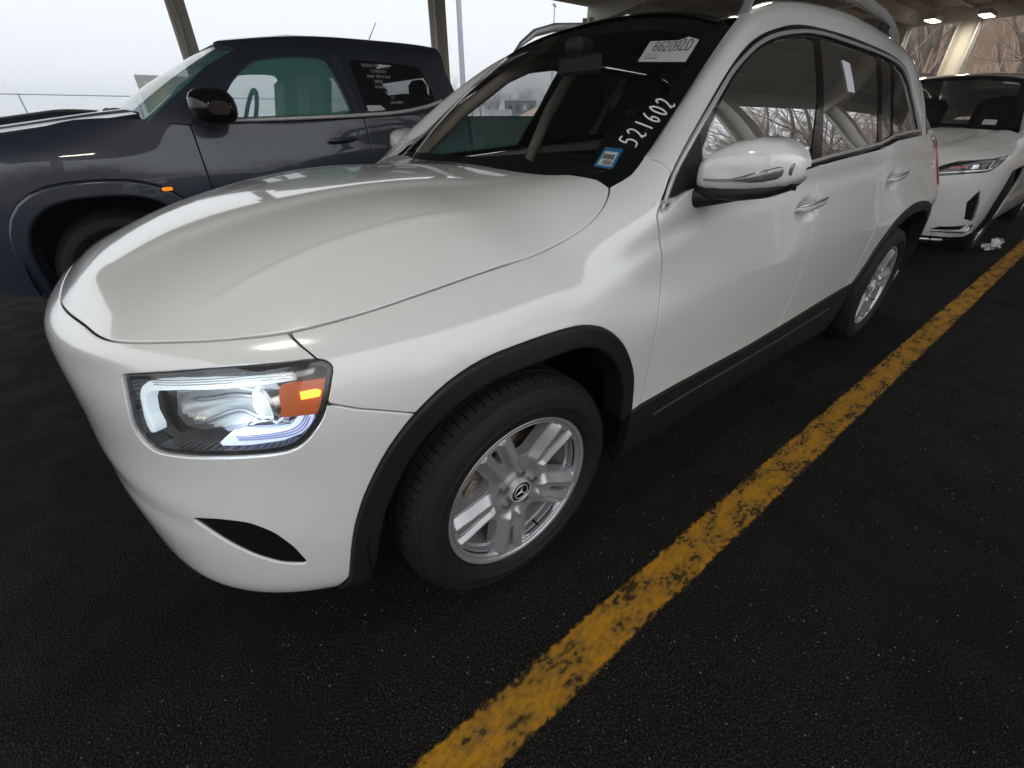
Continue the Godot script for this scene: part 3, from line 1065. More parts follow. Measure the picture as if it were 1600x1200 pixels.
	# the body side with its shoulder fold and the dished handle recesses
	var fold_y := Spl.new([0.0, 0.80, 0.15, 0.858, 0.29, 0.895, 0.39, 0.930, 0.48, 0.957, 0.65, 0.980, 1.0, 1.000, 1.4, 1.016, 1.9, 1.030, 2.4, 1.034, 2.86, 1.016, 3.3, 0.985])
	var LD := Fun.new(func(u: float, v: float) -> Vector3:
		L.ev(u, v)
		var q := L.p
		var nn := L.n
		var r := 0.0
		if q.x > 0.0 and q.x < 3.3 and q.y > 0.75:
			var dy := q.y - fold_y.at(q.x)
			r -= 0.0085 / (1.0 + exp(-dy / 0.0085)) * (1.0 - smoothstep(0.022, 0.080, dy)) * smoothstep(0.0, 0.62, q.x) * (1.0 - smoothstep(2.95, 3.25, q.x))
			for e in [[1.36, 0.956], [2.305, 0.986]]:
				var d2 := pow((q.x - e[0]) / 0.105, 2.0) + pow((q.y - e[1]) / 0.052, 2.0)
				if d2 < 1.0:
					r -= 0.020 * pow(1.0 - d2, 1.3)
		return q + nn * r, 1.0, 0.01)
	# --- front fender
	var ie := nearest(archo, seam1[-1])
	var fend := join([rev(fline), hoodline.slice(ih), V([10.165,7.823,10.386,7.794,10.672,7.832]), V([10.915,7.866,11.008,7.668,11.102,7.429,11.191,7.2]), V([10.966,7.146,10.668,7.051]), seam1, PackedVector2Array([sill[1], sill[0]]), rev(archo.slice(iarch)), rev(fline2).slice(1), rev(lampshort)])
	mb = MB.new()
	panel(mb, LD, fend, Vector2(0.167, 0.0835), {"gap": 0.0015, "r": 0.0028, "depth": 0.02})
	both("front_fender", mb, paint, car)
	# --- doors and rear quarter
	var belt_l := lpoly([0.466, 1.038, 0.85, 1.062, 1.292, 1.086, 1.505, 1.101, 1.80, 1.115, 2.056, 1.127, 2.17, 1.139, 2.271, 1.153, 2.55, 1.162, 2.862, 1.168])
	var dsplit := lpoly([1.415, 1.096, 1.425, 1.0, 1.435, 0.8, 1.435, 0.6, 1.43, 0.458])
	var rsplit := lpoly([2.105, 1.131, 2.135, 1.04, 2.165, 0.95, 2.20, 0.86, 2.215, 0.78, 2.19, 0.68, 2.17, 0.58, 2.165, 0.492])
	var d1 := join([PackedVector2Array([seam1[0]]), belt_l.slice(0, 3), dsplit, PackedVector2Array([sill[3], sill[2], sill[1]]), rev(seam1)])
	mb = MB.new()
	panel(mb, LD, d1, Vector2(0.0625, 0.05), {"gap": 0.0022, "r": 0.0028, "depth": 0.02})
	var fd := both("front_door", mb, paint, car)
	var d2 := join([PackedVector2Array([dsplit[0]]), belt_l.slice(3, 6), rsplit, PackedVector2Array([sill[4]]), rev(dsplit)])
	mb = MB.new()
	panel(mb, LD, d2, Vector2(0.0625, 0.05), {"gap": 0.0022, "r": 0.0025, "depth": 0.02})
	var rd := both("rear_door", mb, paint, car)
	var quarter := join([PackedVector2Array([rsplit[0]]), belt_l.slice(6), lpoly([2.905, 1.124, 3.1, 1.145, 3.24, 1.150]), PackedVector2Array([Vector2(18.4, 7.3), Vector2(18.4, 0.4)]), rev(rear_full), PackedVector2Array([sill[5]]), rev(rsplit)])
	mb = MB.new()
	panel(mb, LD, quarter, Vector2(0.1, 0.0667), {"gap": 0.0012, "r": 0.002, "depth": 0.02})
	both("rear_quarter", mb, paint, car)
	mb = MB.new()
	panel(mb, L, PackedVector2Array([Vector2(18.4, 0.4), Vector2(18.4, 7.95), Vector2(23, 7.95), Vector2(23, 0.4)]), Vector2(0.25, 0.25), {"gap": 0.0})
	mb.add(mb.mirror())
	put("tailgate", mb, paint, car)
	mb = MB.new()
	panel(mb, L, rounded(V([17.95, 6.05, 17.75, 6.55, 17.80, 6.95, 19.6, 7.15, 19.9, 6.2]), 0.15), Vector2(0.1, 0.1), {"off": 0.005, "r": 0.004, "depth": 0.01})
	both("tail_light", mb, M.red_lens, car)
	# --- black body cladding: sills and wheel arches
	mb = MB.new()
	var cl := join([PackedVector2Array([sill[0], sill[1], sill[2], sill[3], sill[4], sill[5]]), lpoly([2.235, 0.44, 2.24, 0.36, 2.235, 0.20]), PackedVector2Array([Vector2(13.5, 0.1), Vector2(12.0, 0.1), Vector2(10.45, 0.1)])])
	panel(mb, L, cl, Vector2(0.25, 0.2), {"off": 0.006, "gap": 0.0, "r": 0.006, "depth": 0.03})
	var sl := both("sill_trim", mb, M.black_plastic, car)
	mb = MB.new()
	var strip := PackedVector3Array()
	for q in smooth(V([11.34,2.112,12.168,2.148,13.896,2.19,15.041,2.31]), 5):
		strip.append(L.at(q.x, q.y, 0.008))
	tube(mb, strip, 0.0045, 8)
	put("sill_strip", mb, M.dull_strip, sl[0])
	for e in 2:
		var out: PackedVector2Array = archo if e == 0 else rear_full
		var cx := 0.0 if e == 0 else 2.829
		var low0 := L.at(out[0].x, out[0].y)
		var ring3 := []
		var inner := PackedVector2Array()
		for i in out.size():
			var q := L.at(out[i].x, out[i].y)
			var t := atan2(q.y - 0.345, q.x - cx)
			var d := Vector2(q.x - cx, q.y - 0.345).length()
			var w := clampf((d - 0.385) , 0.03, 0.30)
			var ri := d - minf(w, 0.054 + 0.05 * smoothstep(0.52, 0.72, d))
			if q.y < 0.50 and q.x < cx and e == 0:
				ri = d - 0.056
			inner.append(on_side(L, cx + cos(t) * ri, 0.345 + sin(t) * ri, out[i].x, out[i].y))
		# the front end of the front arch runs down to the lip
		var poly := join([out, rev(inner)])
		mb = MB.new()
		if e == 0:
			poly = join([PackedVector2Array([Vector2(4.97, 0.30)]), out, rev(inner), PackedVector2Array([on_side(L, -0.44, 0.25, 5.4, 0.3)])])
		panel(mb, L, poly, Vector2(0.125, 0.167), {"off": 0.010, "gap": 0.0, "r": 0.008, "depth": 0.07})
		both("wheel_arch_trim", mb, M.black_plastic, car)
		# liner
		mb = MB.new()
		var rings := []
		for z in [0.86, 0.72, 0.56]:
			var ring := PackedVector3Array()
			for i in 25:
				var t := deg_to_rad(-12.0 + 204.0 * i / 24.0)
				var rr := 0.432 if e == 0 else 0.432
				ring.append(Vector3(cx + cos(t) * rr, 0.36 + sin(t) * (rr - 0.005), z))
			rings.append(ring)
		sweep(mb, rings, false)
		box(mb, Vector3(cx, 0.5, 0.55), Vector3(0.86, 0.6, 0.02))
		both("wheel_well", mb, M.dark_felt, car)
	# --- glass, pillars and their trim
	var dtop := smooth(V([0.463,1.045,0.522,1.127,0.63,1.212,0.737,1.286,0.814,1.336,0.884,1.378,1.03,1.441,1.134,1.472,1.239,1.493,1.449,1.518,1.617,1.523,1.797,1.518,2.074,1.507,2.329,1.493,2.484,1.476,2.582,1.45,2.645,1.399,2.687,1.329,2.755,1.24,2.842,1.169]), 3)
	var dbelt := V([0.466, 1.042, 0.85, 1.066, 1.292, 1.090, 1.505, 1.105, 1.80, 1.119, 2.056, 1.131, 2.17, 1.143, 2.271, 1.157, 2.55, 1.166])
	var dxy := join([dtop, rev(dbelt)])
	var dlo := PackedVector2Array()
	for q in dxy:
		dlo.append(on_side(G, q.x, q.y, 2.0, 2.0))
	mb = MB.new()
	var g1 := gpoly([0.66, 1.075, 1.345, 1.113, 1.452, 1.31, 1.512, 1.487, 1.449, 1.492, 1.239, 1.467, 1.134, 1.446, 1.030, 1.414, 0.90, 1.352, 0.80, 1.285, 0.73, 1.225, 0.668, 1.16])
	var g2 := gpoly([1.445, 1.117, 1.75, 1.139, 2.052, 1.151, 2.085, 1.30, 2.165, 1.475, 1.797, 1.494, 1.617, 1.497, 1.565, 1.493, 1.50, 1.31])
	var g3 := gpoly([2.098, 1.157, 2.16, 1.163, 2.252, 1.174, 2.285, 1.31, 2.368, 1.459, 2.330, 1.466, 2.215, 1.473, 2.135, 1.31])
	var g4 := gpoly([2.283, 1.180, 2.55, 1.187, 2.795, 1.192, 2.725, 1.246, 2.660, 1.329, 2.618, 1.392, 2.560, 1.430, 2.475, 1.452, 2.400, 1.457, 2.316, 1.31])
	panel(mb, G, dlo, Vector2(0.2, 0.25), {"off": -0.010, "gap": 0.0, "r": 0.0, "depth": 0.02, "holes": [g1, g2, g3, g4]})
	both("window_frame", mb, M.gloss_black, car)
	var gi := 0
	for g in [g1, g2, g3, g4]:
		mb = MB.new()
		panel(mb, G, g, Vector2(0.2, 0.25), {"off": -0.013})
		put("side_window", mb, M.tinted_glass if gi > 0 else M.side_glass, car)
		put("side_window", mb.mirror(), M.tinted_glass if gi > 0 else M.clear_glass, car)
		gi += 1
	mb = MB.new()
	panel(mb, G, gpoly([1.735, 1.440, 1.745, 1.335, 1.815, 1.332, 1.812, 1.432]), Vector2(0.1, 0.1), {"off": -0.0105, "depth": 0.001})
	put("paper_slip", mb, M.paper, car, "white paper slip stuck on the rear door window")
	# mirror sail
	mb = MB.new()
	panel(mb, G, gpoly([0.478, 1.052, 0.655, 1.063, 0.668, 1.168, 0.672, 1.222, 0.60, 1.165, 0.53, 1.11]), Vector2(0.2, 0.2), {"off": -0.002, "r": 0.003, "depth": 0.02})
	both("mirror_sail", mb, M.black_plastic, car)
	# bright trim round the windows
	mb = MB.new()
	var tr := []
	var ins := inset(G, dense(ccw(dlo), Vector2(0.2, 0.25)), 0.010)
	var ins2 := inset(G, ins, 0.013)
	var fr := edge_frames(G, ins, -0.004)
	for i in ins.size():
		var a := G.at(ins[i].x, ins[i].y, -0.006)
		var b := G.at(ins[i].x, ins[i].y, 0.0005)
		var c := G.at(ins2[i].x, ins2[i].y, 0.0005)
		var d := G.at(ins2[i].x, ins2[i].y, -0.006)
		tr.append(PackedVector3Array([a, a.lerp(b, 0.6), b.lerp(c, 0.2), b.lerp(c, 0.8), d.lerp(c, 0.6), d]))
	tr.append(tr[0])
	sweep(mb, tr, false)
	both("window_trim", mb, M.bright_trim, car)
	# --- pillar and roof rail panel
	mb = MB.new()
	panel(mb, B, PackedVector2Array([Vector2(1.0, 0.03), Vector2(14.0, 0.03), Vector2(15.0, 0.03), Vector2(15.0, 3.0), Vector2(1.0, 3.0)]), Vector2(0.2, 0.2), {"r": 0.002, "depth": 0.02})
	both("roof_side", mb, paint, car)
	# --- windshield
	var wl := V([6.98,0,7.164,0.117,7.194,0.275,7.199,0.457,7.203,0.73,7.152,0.953,7.101,1.301,7.093,1.594,7.083,1.842,7.107,1.941])
	var wpoly := PackedVector2Array()
	for q in wl:
		wpoly.append(q)
	wpoly.append(Vector2(6.6, 1.985))
	wpoly.append(Vector2(1.4, 1.985))
	for q in rev(wl):
		wpoly.append(Vector2(8.0 - q.x, q.y))
	mb = MB.new()
	panel(mb, W, wpoly, Vector2(0.2, 0.125), {"off": -0.004})
	var ws := put("windshield", mb, M.front_glass, car)
	# the black printed border of the glass
	var wi := inset(W, dense(ccw(wpoly), Vector2(0.2, 0.125)), 0.045)
	mb = MB.new()
	panel(mb, W, wpoly, Vector2(0.2, 0.125), {"off": -0.0075, "gap": -0.012, "holes": [rounded(V([1.22, 0.12, 6.78, 0.12, 6.86, 0.6, 6.70, 1.68, 1.30, 1.68, 1.14, 0.6]), 0.18)]})
	put("glass_border", mb, M.frit, ws)
	paper_on_glass(ws)
	# --- roof
	var rp := PackedVector3Array()
	var rx := [1.10, 1.28, 1.5, 1.8, 2.15, 2.5, 2.86, 3.10, 3.24]
	var rspl := Spl.new([1.10, 1.580, 1.28, 1.590, 1.5, 1.606, 1.8, 1.620, 2.15, 1.622, 2.5, 1.615, 2.86, 1.575, 3.10, 1.50, 3.24, 1.40])
	for x in rx:
		var ub := uv_of(B, Vector3(x, 1.55, 0.55), 7.0, 2.9)
		var ed := B.at(ub.x, 3.0)
		for s in [-1.0, -0.55, 0.0, 0.55, 1.0]:
			if x == 1.10:
				rp.append(W.at(4.0 + 2.72 * s, 1.90, 0.002))
				continue
			var y := lerpf(rspl.at(x), ed.y - 0.022 * (1.0 - smoothstep(1.3, 2.2, x)), s * s)
			rp.append(Vector3(lerpf(x, ed.x, s * s), y, ed.z * s * (1.0 if absf(s) < 1.0 else 1.02)))
	var RF := Tens.new(rp, 9, 5, -1.0)
	mb = MB.new()
	panel(mb, RF, PackedVector2Array([Vector2(0.0, 0), Vector2(7.9, 0), Vector2(7.9, 4), Vector2(0.0, 4)]), Vector2(0.25, 0.25))
	put("roof", mb, M.gloss_black, car)
	mb = MB.new()
	panel(mb, RF, PackedVector2Array([Vector2(0.5, 0.1), Vector2(6.5, 0.1), Vector2(6.5, 3.9), Vector2(0.5, 3.9)]), Vector2(0.5, 0.5), {"off": -0.05})
	put("headliner", mb, M.cabin, car)
	# rear window in the upper tailgate
	mb = MB.new()
	var up := MB.new()
	var hatch := []
	for q in [[1.16, 3.50, 0.60, 0.13], [1.24, 3.47, 0.585, 0.13], [1.33, 3.42, 0.55, 0.12], [1.42, 3.35, 0.51, 0.11], [1.50, 3.25, 0.45, 0.10]]:
		var ring := PackedVector3Array()
		for e in 11:
			var f := -1.0 + 0.2 * e
			ring.append(Vector3(q[1] - q[3] * f * f, q[0], q[2] * f))
		hatch.append(ring)
	for e in 4:
		for l in 10:
			var dst := up if (l == 0 or l == 9) else mb
			dst.quad(hatch[e][l], hatch[e][l + 1], hatch[e + 1][l + 1], hatch[e + 1][l], Vector3(1, 0.3, 0))
	put("rear_window", mb, M.tinted_glass, car)
	for l in 10:
		up.quad(hatch[4][l], hatch[4][l + 1], hatch[4][l + 1] + Vector3(-0.25, 0.06, 0), hatch[4][l] + Vector3(-0.25, 0.06, 0), Vector3.UP)
		up.quad(hatch[0][l], hatch[0][l + 1], hatch[0][l + 1] + Vector3(0.06, -0.06, 0), hatch[0][l] + Vector3(0.06, -0.06, 0), Vector3(1, 0.3, 0))
	put("tailgate_frame", up, paint, car)
	# roof rails
	mb = MB.new()
	var rail := PackedVector3Array()
	var rads := []
	var rs := []
	for q in [[1.125, 1.520, 0.598, 0.10], [1.17, 1.570, 0.588, 0.5], [1.25, 1.618, 0.580, 0.9], [1.38, 1.650, 0.574, 1.0], [1.7, 1.678, 0.565, 1.0], [2.1, 1.672, 0.560, 1.0], [2.4, 1.652, 0.555, 1.0], [2.6, 1.622, 0.548, 1.0], [2.72, 1.592, 0.542, 0.8], [2.80, 1.552, 0.535, 0.2]]:
		var ring := PackedVector3Array()
		var hw := 0.017
		var hh: float = 0.016 * q[3] + 0.003
		for j in 12:
			var t := TAU * j / 12
			var cs := signf(cos(t)) * pow(absf(cos(t)), 0.6)
			var sn := signf(sin(t)) * pow(absf(sin(t)), 0.6)
			ring.append(Vector3(q[0], q[1] + hh * sn, q[2] + hw * cs))
		rs.append(ring)
	sweep(mb, rs, true, true)
	var rails := both("roof_rail", mb, M.satin_metal, car)
	mb = MB.new()
	for x in [2.50]:
		box(mb, Vector3(x, 1.60, 0.552), Vector3(0.09, 0.08, 0.026), 0.006)
	put("rail_foot", mb, M.black_plastic, rails[0])
	# --- cowl and wipers
	mb = MB.new()
	for i in 12:
		var za := -0.72 + 0.12 * i
		var zb := za + 0.12
		mb.quad(Vector3(0.43, hood_y(0.44, za) - 0.018, za), Vector3(0.43, hood_y(0.44, zb) - 0.018, zb), Vector3(0.57, 1.075, zb), Vector3(0.57, 1.075, za), Vector3(0, 1, 0))
	put("cowl", mb, M.black_plastic, car)
	# --- door handles
	for e in 2:
		var cx := 1.355 if e == 0 else 2.30
		var cy := 0.968 if e == 0 else 0.998
		var holder: Array = fd if e == 0 else rd
		mb = MB.new()
		var sec := []
		for i in 15:
			var t := -1.0 + 2.0 * i / 14.0
			var x := cx + t * 0.112
			var uv := on_side(L, x, cy + 0.007 * t, 14.0, 6.3)
			L.ev(uv.x, uv.y)
			var c := L.p + L.n * (0.004 + 0.024 * (1.0 - pow(absf(t), 4.0)))
			var hgt := 0.0165 * sqrt(maxf(1.0 - pow(absf(t), 6.0), 0.02))
			var ring := PackedVector3Array()
			for j in 10:
				var a := TAU * j / 10
				ring.append(c + Vector3(0, 1, 0) * (hgt * sin(a)) + L.n * (0.009 * cos(a)))
			sec.append(ring)
		sweep(mb, sec, true, true)
		for sdi in 2:
			var hmesh := mb if sdi == 0 else mb.mirror()
			put("door_handle", hmesh, paint, holder[sdi])
			var cm := MB.new()
			var ln := PackedVector3Array()
			for i in 9:
				var t := -0.93 + 1.86 * i / 8.0
				var uv := on_side(L, cx + t * 0.112, cy + 0.007 * t, 14.0, 6.3)
				L.ev(uv.x, uv.y)
				ln.append(L.p + L.n * (0.0110 + 0.024 * (1.0 - pow(absf(t), 4.0))) + Vector3(0, 0.0105, 0))
			tube(cm, ln, 0.0048, 6)
			put("handle_strip", cm if sdi == 0 else cm.mirror(), M.chrome, holder[sdi])
	mirrors(car)
	headlights(car, lamp)
	cabin(car)
	# --- a dark body behind the panel gaps, and the floor
	mb = MB.new()
	for q in [PackedVector2Array([Vector2(0, 0.3), Vector2(3.4, 0.3), Vector2(3.4, 7.0), Vector2(0, 7.0)]), PackedVector2Array([Vector2(5.9, 5.7), Vector2(10.3, 5.7), Vector2(10.3, 6.7), Vector2(5.9, 6.7)]), PackedVector2Array([Vector2(10.25, 0.2), Vector2(15.3, 0.2), Vector2(15.3, 6.9), Vector2(10.25, 6.7)]), PackedVector2Array([Vector2(15.3, 5.9), Vector2(23, 5.9), Vector2(23, 6.9), Vector2(15.3, 6.9)]), PackedVector2Array([Vector2(18.5, 0.2), Vector2(23, 0.2), Vector2(23, 6.0), Vector2(18.5, 6.0)])]:
		panel(mb, L, q, Vector2(0.5, 0.5), {"off": -0.055})
	mb.add(mb.mirror())
	mb.quad(Vector3(-0.55, 0.24, -0.55), Vector3(3.5, 0.22, -0.55), Vector3(3.5, 0.22, 0.55), Vector3(-0.55, 0.24, 0.55), Vector3.DOWN)
	mb.quad(Vector3(-0.70, 0.85, -0.42), Vector3(0.6, 0.90, -0.6), Vector3(0.6, 0.90, 0.6), Vector3(-0.70, 0.85, 0.42), Vector3.UP)
	put("underbody", mb, M.dark_felt, car)
	# --- wheels
	var wheel := make_wheel(M.alloy, M.rubber)
	wheel.name = numbered("wheel", car)
	wheel.transform = Transform3D(Basis(), Vector3(0, 0.345, 0.885))
	car.add_child(wheel, true)
	copy(wheel, car, "wheel", Transform3D(Basis(Vector3.BACK, 0.55), Vector3(2.829, 0.345, 0.885)))
	copy(wheel, car, "wheel", Transform3D(Basis(Vector3.UP, PI), Vector3(0, 0.345, -0.885)))
	copy(wheel, car, "wheel", Transform3D(Basis(Vector3.UP, PI), Vector3(2.829, 0.345, -0.885)))

func nearest(a: PackedVector2Array, q: Vector2) -> int:
	var b := 0
	for i in a.size():
		if a[i].distance_to(q) < a[b].distance_to(q):
			b = i
	return b

func mirrors(car: Node3D) -> void:
	# the housing: rings from the inner end to the outer end
	
	var secs := [[0.868, 1.088, 1.140, 0.605, 0.680], [0.880, 1.077, 1.165, 0.582, 0.690], [0.905, 1.073, 1.184, 0.574, 0.700], [0.950, 1.073, 1.201, 0.572, 0.705], [1.00, 1.077, 1.207, 0.579, 0.705], [1.045, 1.086, 1.199, 0.595, 0.703], [1.080, 1.100, 1.180, 0.617, 0.700], [1.096, 1.116, 1.158, 0.645, 0.695], [1.100, 1.126, 1.146, 0.668, 0.692]]
	for part in 3:
		var mb := MB.new()
		var rings := []
		for q in secs:
			var yl: float = q[1]
			var yh: float = q[2]
			var h := yh - yl
			var ring := PackedVector3Array()
			var lo := 0.0
			var hi := 1.0
			# front outline of the section as a half superellipse in (x, y)
			for j in 17:
				var t := -PI / 2 + PI * j / 16.0
				var e := 0.62
				var cy := (yl + yh) / 2
				var yy := cy + h / 2 * signf(sin(t)) * pow(absf(sin(t)), e)
				var xx: float = q[4] - (q[4] - q[3]) * pow(absf(cos(t)), e)
				ring.append(Vector3(xx, yy, q[0]))
			rings.append(ring)
		if part == 0:
			sweep(mb, rings, false)
			var keep := MB.new()
			for i in range(0, mb.v.size(), 3):
				var c := (mb.v[i] + mb.v[i + 1] + mb.v[i + 2]) / 3.0
				keep.tri(mb.v[i], mb.v[i + 1], mb.v[i + 2], mb.n[i], mb.n[i + 1], mb.n[i + 2])
			both("mirror_housing", keep, M.white_paint, car)
		elif part == 1:
			# the black lower shell under the white cap, and the arm
			var lows := []
			for q in [[0.866, 1.072, 1.100, 0.610, 0.690], [0.880, 1.063, 1.100, 0.590, 0.698], [0.93, 1.060, 1.100, 0.584, 0.703], [0.99, 1.064, 1.102, 0.590, 0.703], [1.04, 1.074, 1.106, 0.604, 0.702], [1.072, 1.089, 1.112, 0.626, 0.700], [1.088, 1.104, 1.118, 0.648, 0.697]]:
				var ring := PackedVector3Array()
				for k in 16:
					var t := TAU * k / 16
					ring.append(Vector3((q[3] + q[4]) / 2 + (q[4] - q[3]) / 2 * signf(cos(t)) * pow(absf(cos(t)), 0.6), (q[1] + q[2]) / 2 + (q[2] - q[1]) / 2 * signf(sin(t)) * pow(absf(sin(t)), 0.6), q[0]))
				lows.append(ring)
			sweep(mb, lows, true, true)
			tube(mb, PackedVector3Array([Vector3(0.60, 1.055, 0.835), Vector3(0.605, 1.060, 0.87), Vector3(0.62, 1.068, 0.92), Vector3(0.64, 1.078, 0.97)]), [0.034, 0.026, 0.022, 0.018], 12)
			both("mirror_base", mb, M.black_plastic, car)
		else:
			var a := PackedVector3Array()
			for i in 9:
				var t := i / 8.0
				var z := lerpf(0.905, 1.088, t)
				var s := secs.size() - 1
				for k in secs.size() - 1:
					if z >= secs[k][0] and z <= secs[k + 1][0]:
						s = k
				var f: float = (z - secs[s][0]) / maxf(secs[mini(s + 1, secs.size() - 1)][0] - secs[s][0], 1e-4)
				var x := lerpf(secs[s][3], secs[mini(s + 1, secs.size() - 1)][3], clampf(f, 0, 1))
				a.append(Vector3(x - 0.002, lerpf(1.110, 1.142, t * t), z))
			var rr := []
			for i in 9:
				var hgt := 0.003 + 0.010 * smoothstep(0.35, 0.75, i / 8.0)
				var ring := PackedVector3Array()
				for j in 8:
					var t := TAU * j / 8
					ring.append(a[i] + Vector3(0.004 * cos(t) + 0.002, hgt * sin(t), 0))
				rr.append(ring)
			sweep(mb, rr, true, true)
			both("mirror_indicator", mb, M.smoke_lens, car)
	var mb := MB.new()
	mb.quad(Vector3(0.70, 1.085, 0.90), Vector3(0.70, 1.09, 1.08), Vector3(0.70, 1.185, 1.08), Vector3(0.70, 1.18, 0.90), Vector3.RIGHT)
	both("mirror_glass", mb, M.mirror_glass, car)

func headlights(car: Node3D, lamp: PackedVector2Array) -> void:
	var st := Vector2(0.125, 0.125)
	for sdi in 2:
		var h := node("headlight", car)
		var P := func(called: String, mb: MB, m: Material) -> MeshInstance3D:
			return put(called, mb if sdi == 0 else mb.mirror(), m, h)
		var mb := MB.new()
		panel(mb, L, lamp, st, {"off": 0.0005, "gap": 0.001, "r": 0.002, "depth": 0.004})
		P.call("lens", mb, M.clear_lens)
		mb = MB.new()
		var li := inset(L, dense(ccw(lamp), st), 0.012)
		var li2 := inset(L, dense(ccw(lamp), st), 0.0105)
		panel(mb, L, lamp, st, {"off": -0.007, "gap": 0.0, "holes": [li2], "depth": 0.03})
		P.call("bezel", mb, M.gloss_black)
		mb = MB.new()
		panel(mb, L, lamp, st, {"off": -0.085, "gap": -0.02})
		rim(mb, L, li2, -0.007, 0.0, 0.09, -1.0)
		P.call("housing", mb, M.lamp_dark)
		# the daytime light guides
		mb = MB.new()
		panel(mb, L, V([3.337,5.647,3.408,5.767,3.537,5.906,3.774,6.023,4.37,6.09,4.912,6.018,5.173,5.967,5.153,5.809,5,5.805,4.589,5.815,3.979,5.793,3.559,5.695,3.433,5.614,3.346,5.43,3.292,5.13,3.324,4.864,3.291,4.746,3.173,4.694,3.197,5.04,3.255,5.404]), st, {"off": -0.018, "r": 0.003, "depth": 0.02})
		P.call("light_guide", mb, M.guide)
		mb = MB.new()
		panel(mb, L, V([4.2,4.737,4.341,4.897,4.702,4.897,4.954,4.897,5.098,5.12,5.25,5.115,5.196,4.937,5.077,4.786,4.882,4.701,4.52,4.669,4.219,4.675]), st, {"off": -0.018, "r": 0.003, "depth": 0.02})
		P.call("light_guide", mb, M.guide_blue)
		for i in 3:
			mb = MB.new()
			var lo := PackedVector3Array()
			for q in smooth(V([4.44, 4.80, 4.75, 4.79, 4.99, 4.81, 5.12, 4.90, 5.21, 5.09]), 4):
				lo.append(L.at(q.x - 0.012 * i, q.y + 0.042 * i, -0.0155))
			tube(mb, lo, 0.0016, 6)
			P.call("guide_rib", mb, M.guide_rib)
		for i in 3:
			mb = MB.new()
			var row := PackedVector3Array()
			for j in 9:
				row.append(L.at(lerpf(3.66, 5.20, j / 8.0), lerpf(5.875, 5.88, j / 8.0) + 0.055 * i + 0.06 * sin(PI * j / 8.0) - 0.02 * j / 8.0, -0.0145))
			tube(mb, row, 0.0012, 6)
			P.call("guide_rib", mb, M.chrome_soft)
		# amber block with its lit lamp
		mb = MB.new()
		panel(mb, L, V([5.02,5.732,5.075,5.768,5.515,5.745,5.465,5.485,5.322,5.131,4.952,5.156,4.914,5.217]), st, {"off": -0.010, "r": 0.004, "depth": 0.035})
		P.call("amber_reflector", mb, M.amber)
		mb = MB.new()
		panel(mb, L, V([5.196,5.573,5.357,5.577,5.397,5.533,5.367,5.443,5.185,5.437]), st, {"off": -0.0075, "r": 0.002, "depth": 0.003})
		P.call("side_light", mb, M.amber_lit)
		# reflector bowl: a dished surface inside the lamp
		var bowl := V([3.823,5.732,4.544,5.739,4.684,5.603,4.857,5.332,4.816,5.084,4.544,5.051,4.015,4.927,3.777,4.969,3.705,5.197])
		var bc := Vector2(4.42, 5.42)
		var DB := Fun.new(func(u: float, v: float) -> Vector3:
			var d := Vector2((u - bc.x) / 0.62, (v - bc.y) / 0.42).length()
			return L.at(u, v, -0.028 - 0.05 * maxf(0.0, 1.0 - d * d)), 1.0, 0.004)
		mb = MB.new()
		panel(mb, DB, bowl, Vector2(0.06, 0.06), {"r": 0.003, "depth": 0.012})
		P.call("reflector", mb, M.reflector)
		mb = MB.new()
		for i in 2:
			var row := PackedVector3Array()
			for j in 13:
				var u := lerpf(3.95, 4.80, j / 12.0)
				row.append(DB.at(u, 5.55 - 0.42 * i + 0.05 * sin(u * 9.0), 0.004))
			tube(mb, row, 0.004, 6)
		P.call("reflector_rib", mb, M.lamp_dark)
		# projector: a bright bowl with a glass ball in front
		var pc := L.at(4.79, 5.37, -0.035)
		L.ev(4.79, 5.37)
		var ax := (Vector3(-0.96, 0.05, 0.28)).normalized()
		var bs := Basis.looking_at(-ax, Vector3.UP)
		mb = MB.new()
		var lens_m := MB.new()
		lathe(lens_m, [[0.030, -0.012], [0.030, 0.0], [0.027, 0.008], [0.021, 0.0155], [0.012, 0.0205], [0.0004, 0.0225]].map(func(q): return [q[0], q[1]]), 28)
		var l2 := MB.new()
		for i in range(0, lens_m.v.size(), 3):
			var nn := []
			for q in 3:
				var p: Vector3 = lens_m.v[i + q]
				nn.append(Vector3(p.x, p.y, maxf(p.z, 0.0) * 1.3 + 0.004).normalized())
			l2.tri(lens_m.v[i], lens_m.v[i + 1], lens_m.v[i + 2], nn[0], nn[1], nn[2])
		mb.add(l2, Transform3D(bs, pc))
		P.call("projector_lens", mb, M.projector)
		mb = MB.new()
		var ringm := MB.new()
		lathe(ringm, [[0.030, -0.01], [0.0305, 0.006], [0.0335, 0.009], [0.040, 0.004], [0.041, -0.02]], 28)
		mb.add(ringm, Transform3D(bs, pc))
		P.call("projector_ring", mb, M.chrome_soft)
		mb = MB.new()
		panel(mb, L, V([5.20, 5.84, 5.38, 5.86, 5.42, 5.99, 5.22, 5.97]), st, {"off": -0.014, "r": 0.003, "depth": 0.012})
		P.call("prism", mb, M.clear_block)
		# chrome ledge below the projector
		mb = MB.new()
		panel(mb, L, V([4.52, 5.0, 4.66, 5.09, 4.86, 5.10, 5.02, 4.99, 4.72, 4.98]), st, {"off": -0.024, "r": 0.003, "depth": 0.02})
		P.call("reflector_ledge", mb, M.chrome_soft)
		if sdi == 0:
			var lt := OmniLight3D.new()
			lt.name = "daytime_light"
			lt.light_color = Color(0.86, 0.92, 1.0)
			lt.light_energy = 0.007
			lt.omni_range = 3.0
			lt.omni_attenuation = 2.0
			lt.light_size = 0.03
			lt.shadow_enabled = true
			lt.position = L.at(4.5, 5.3, -0.028)
			h.add_child(lt)

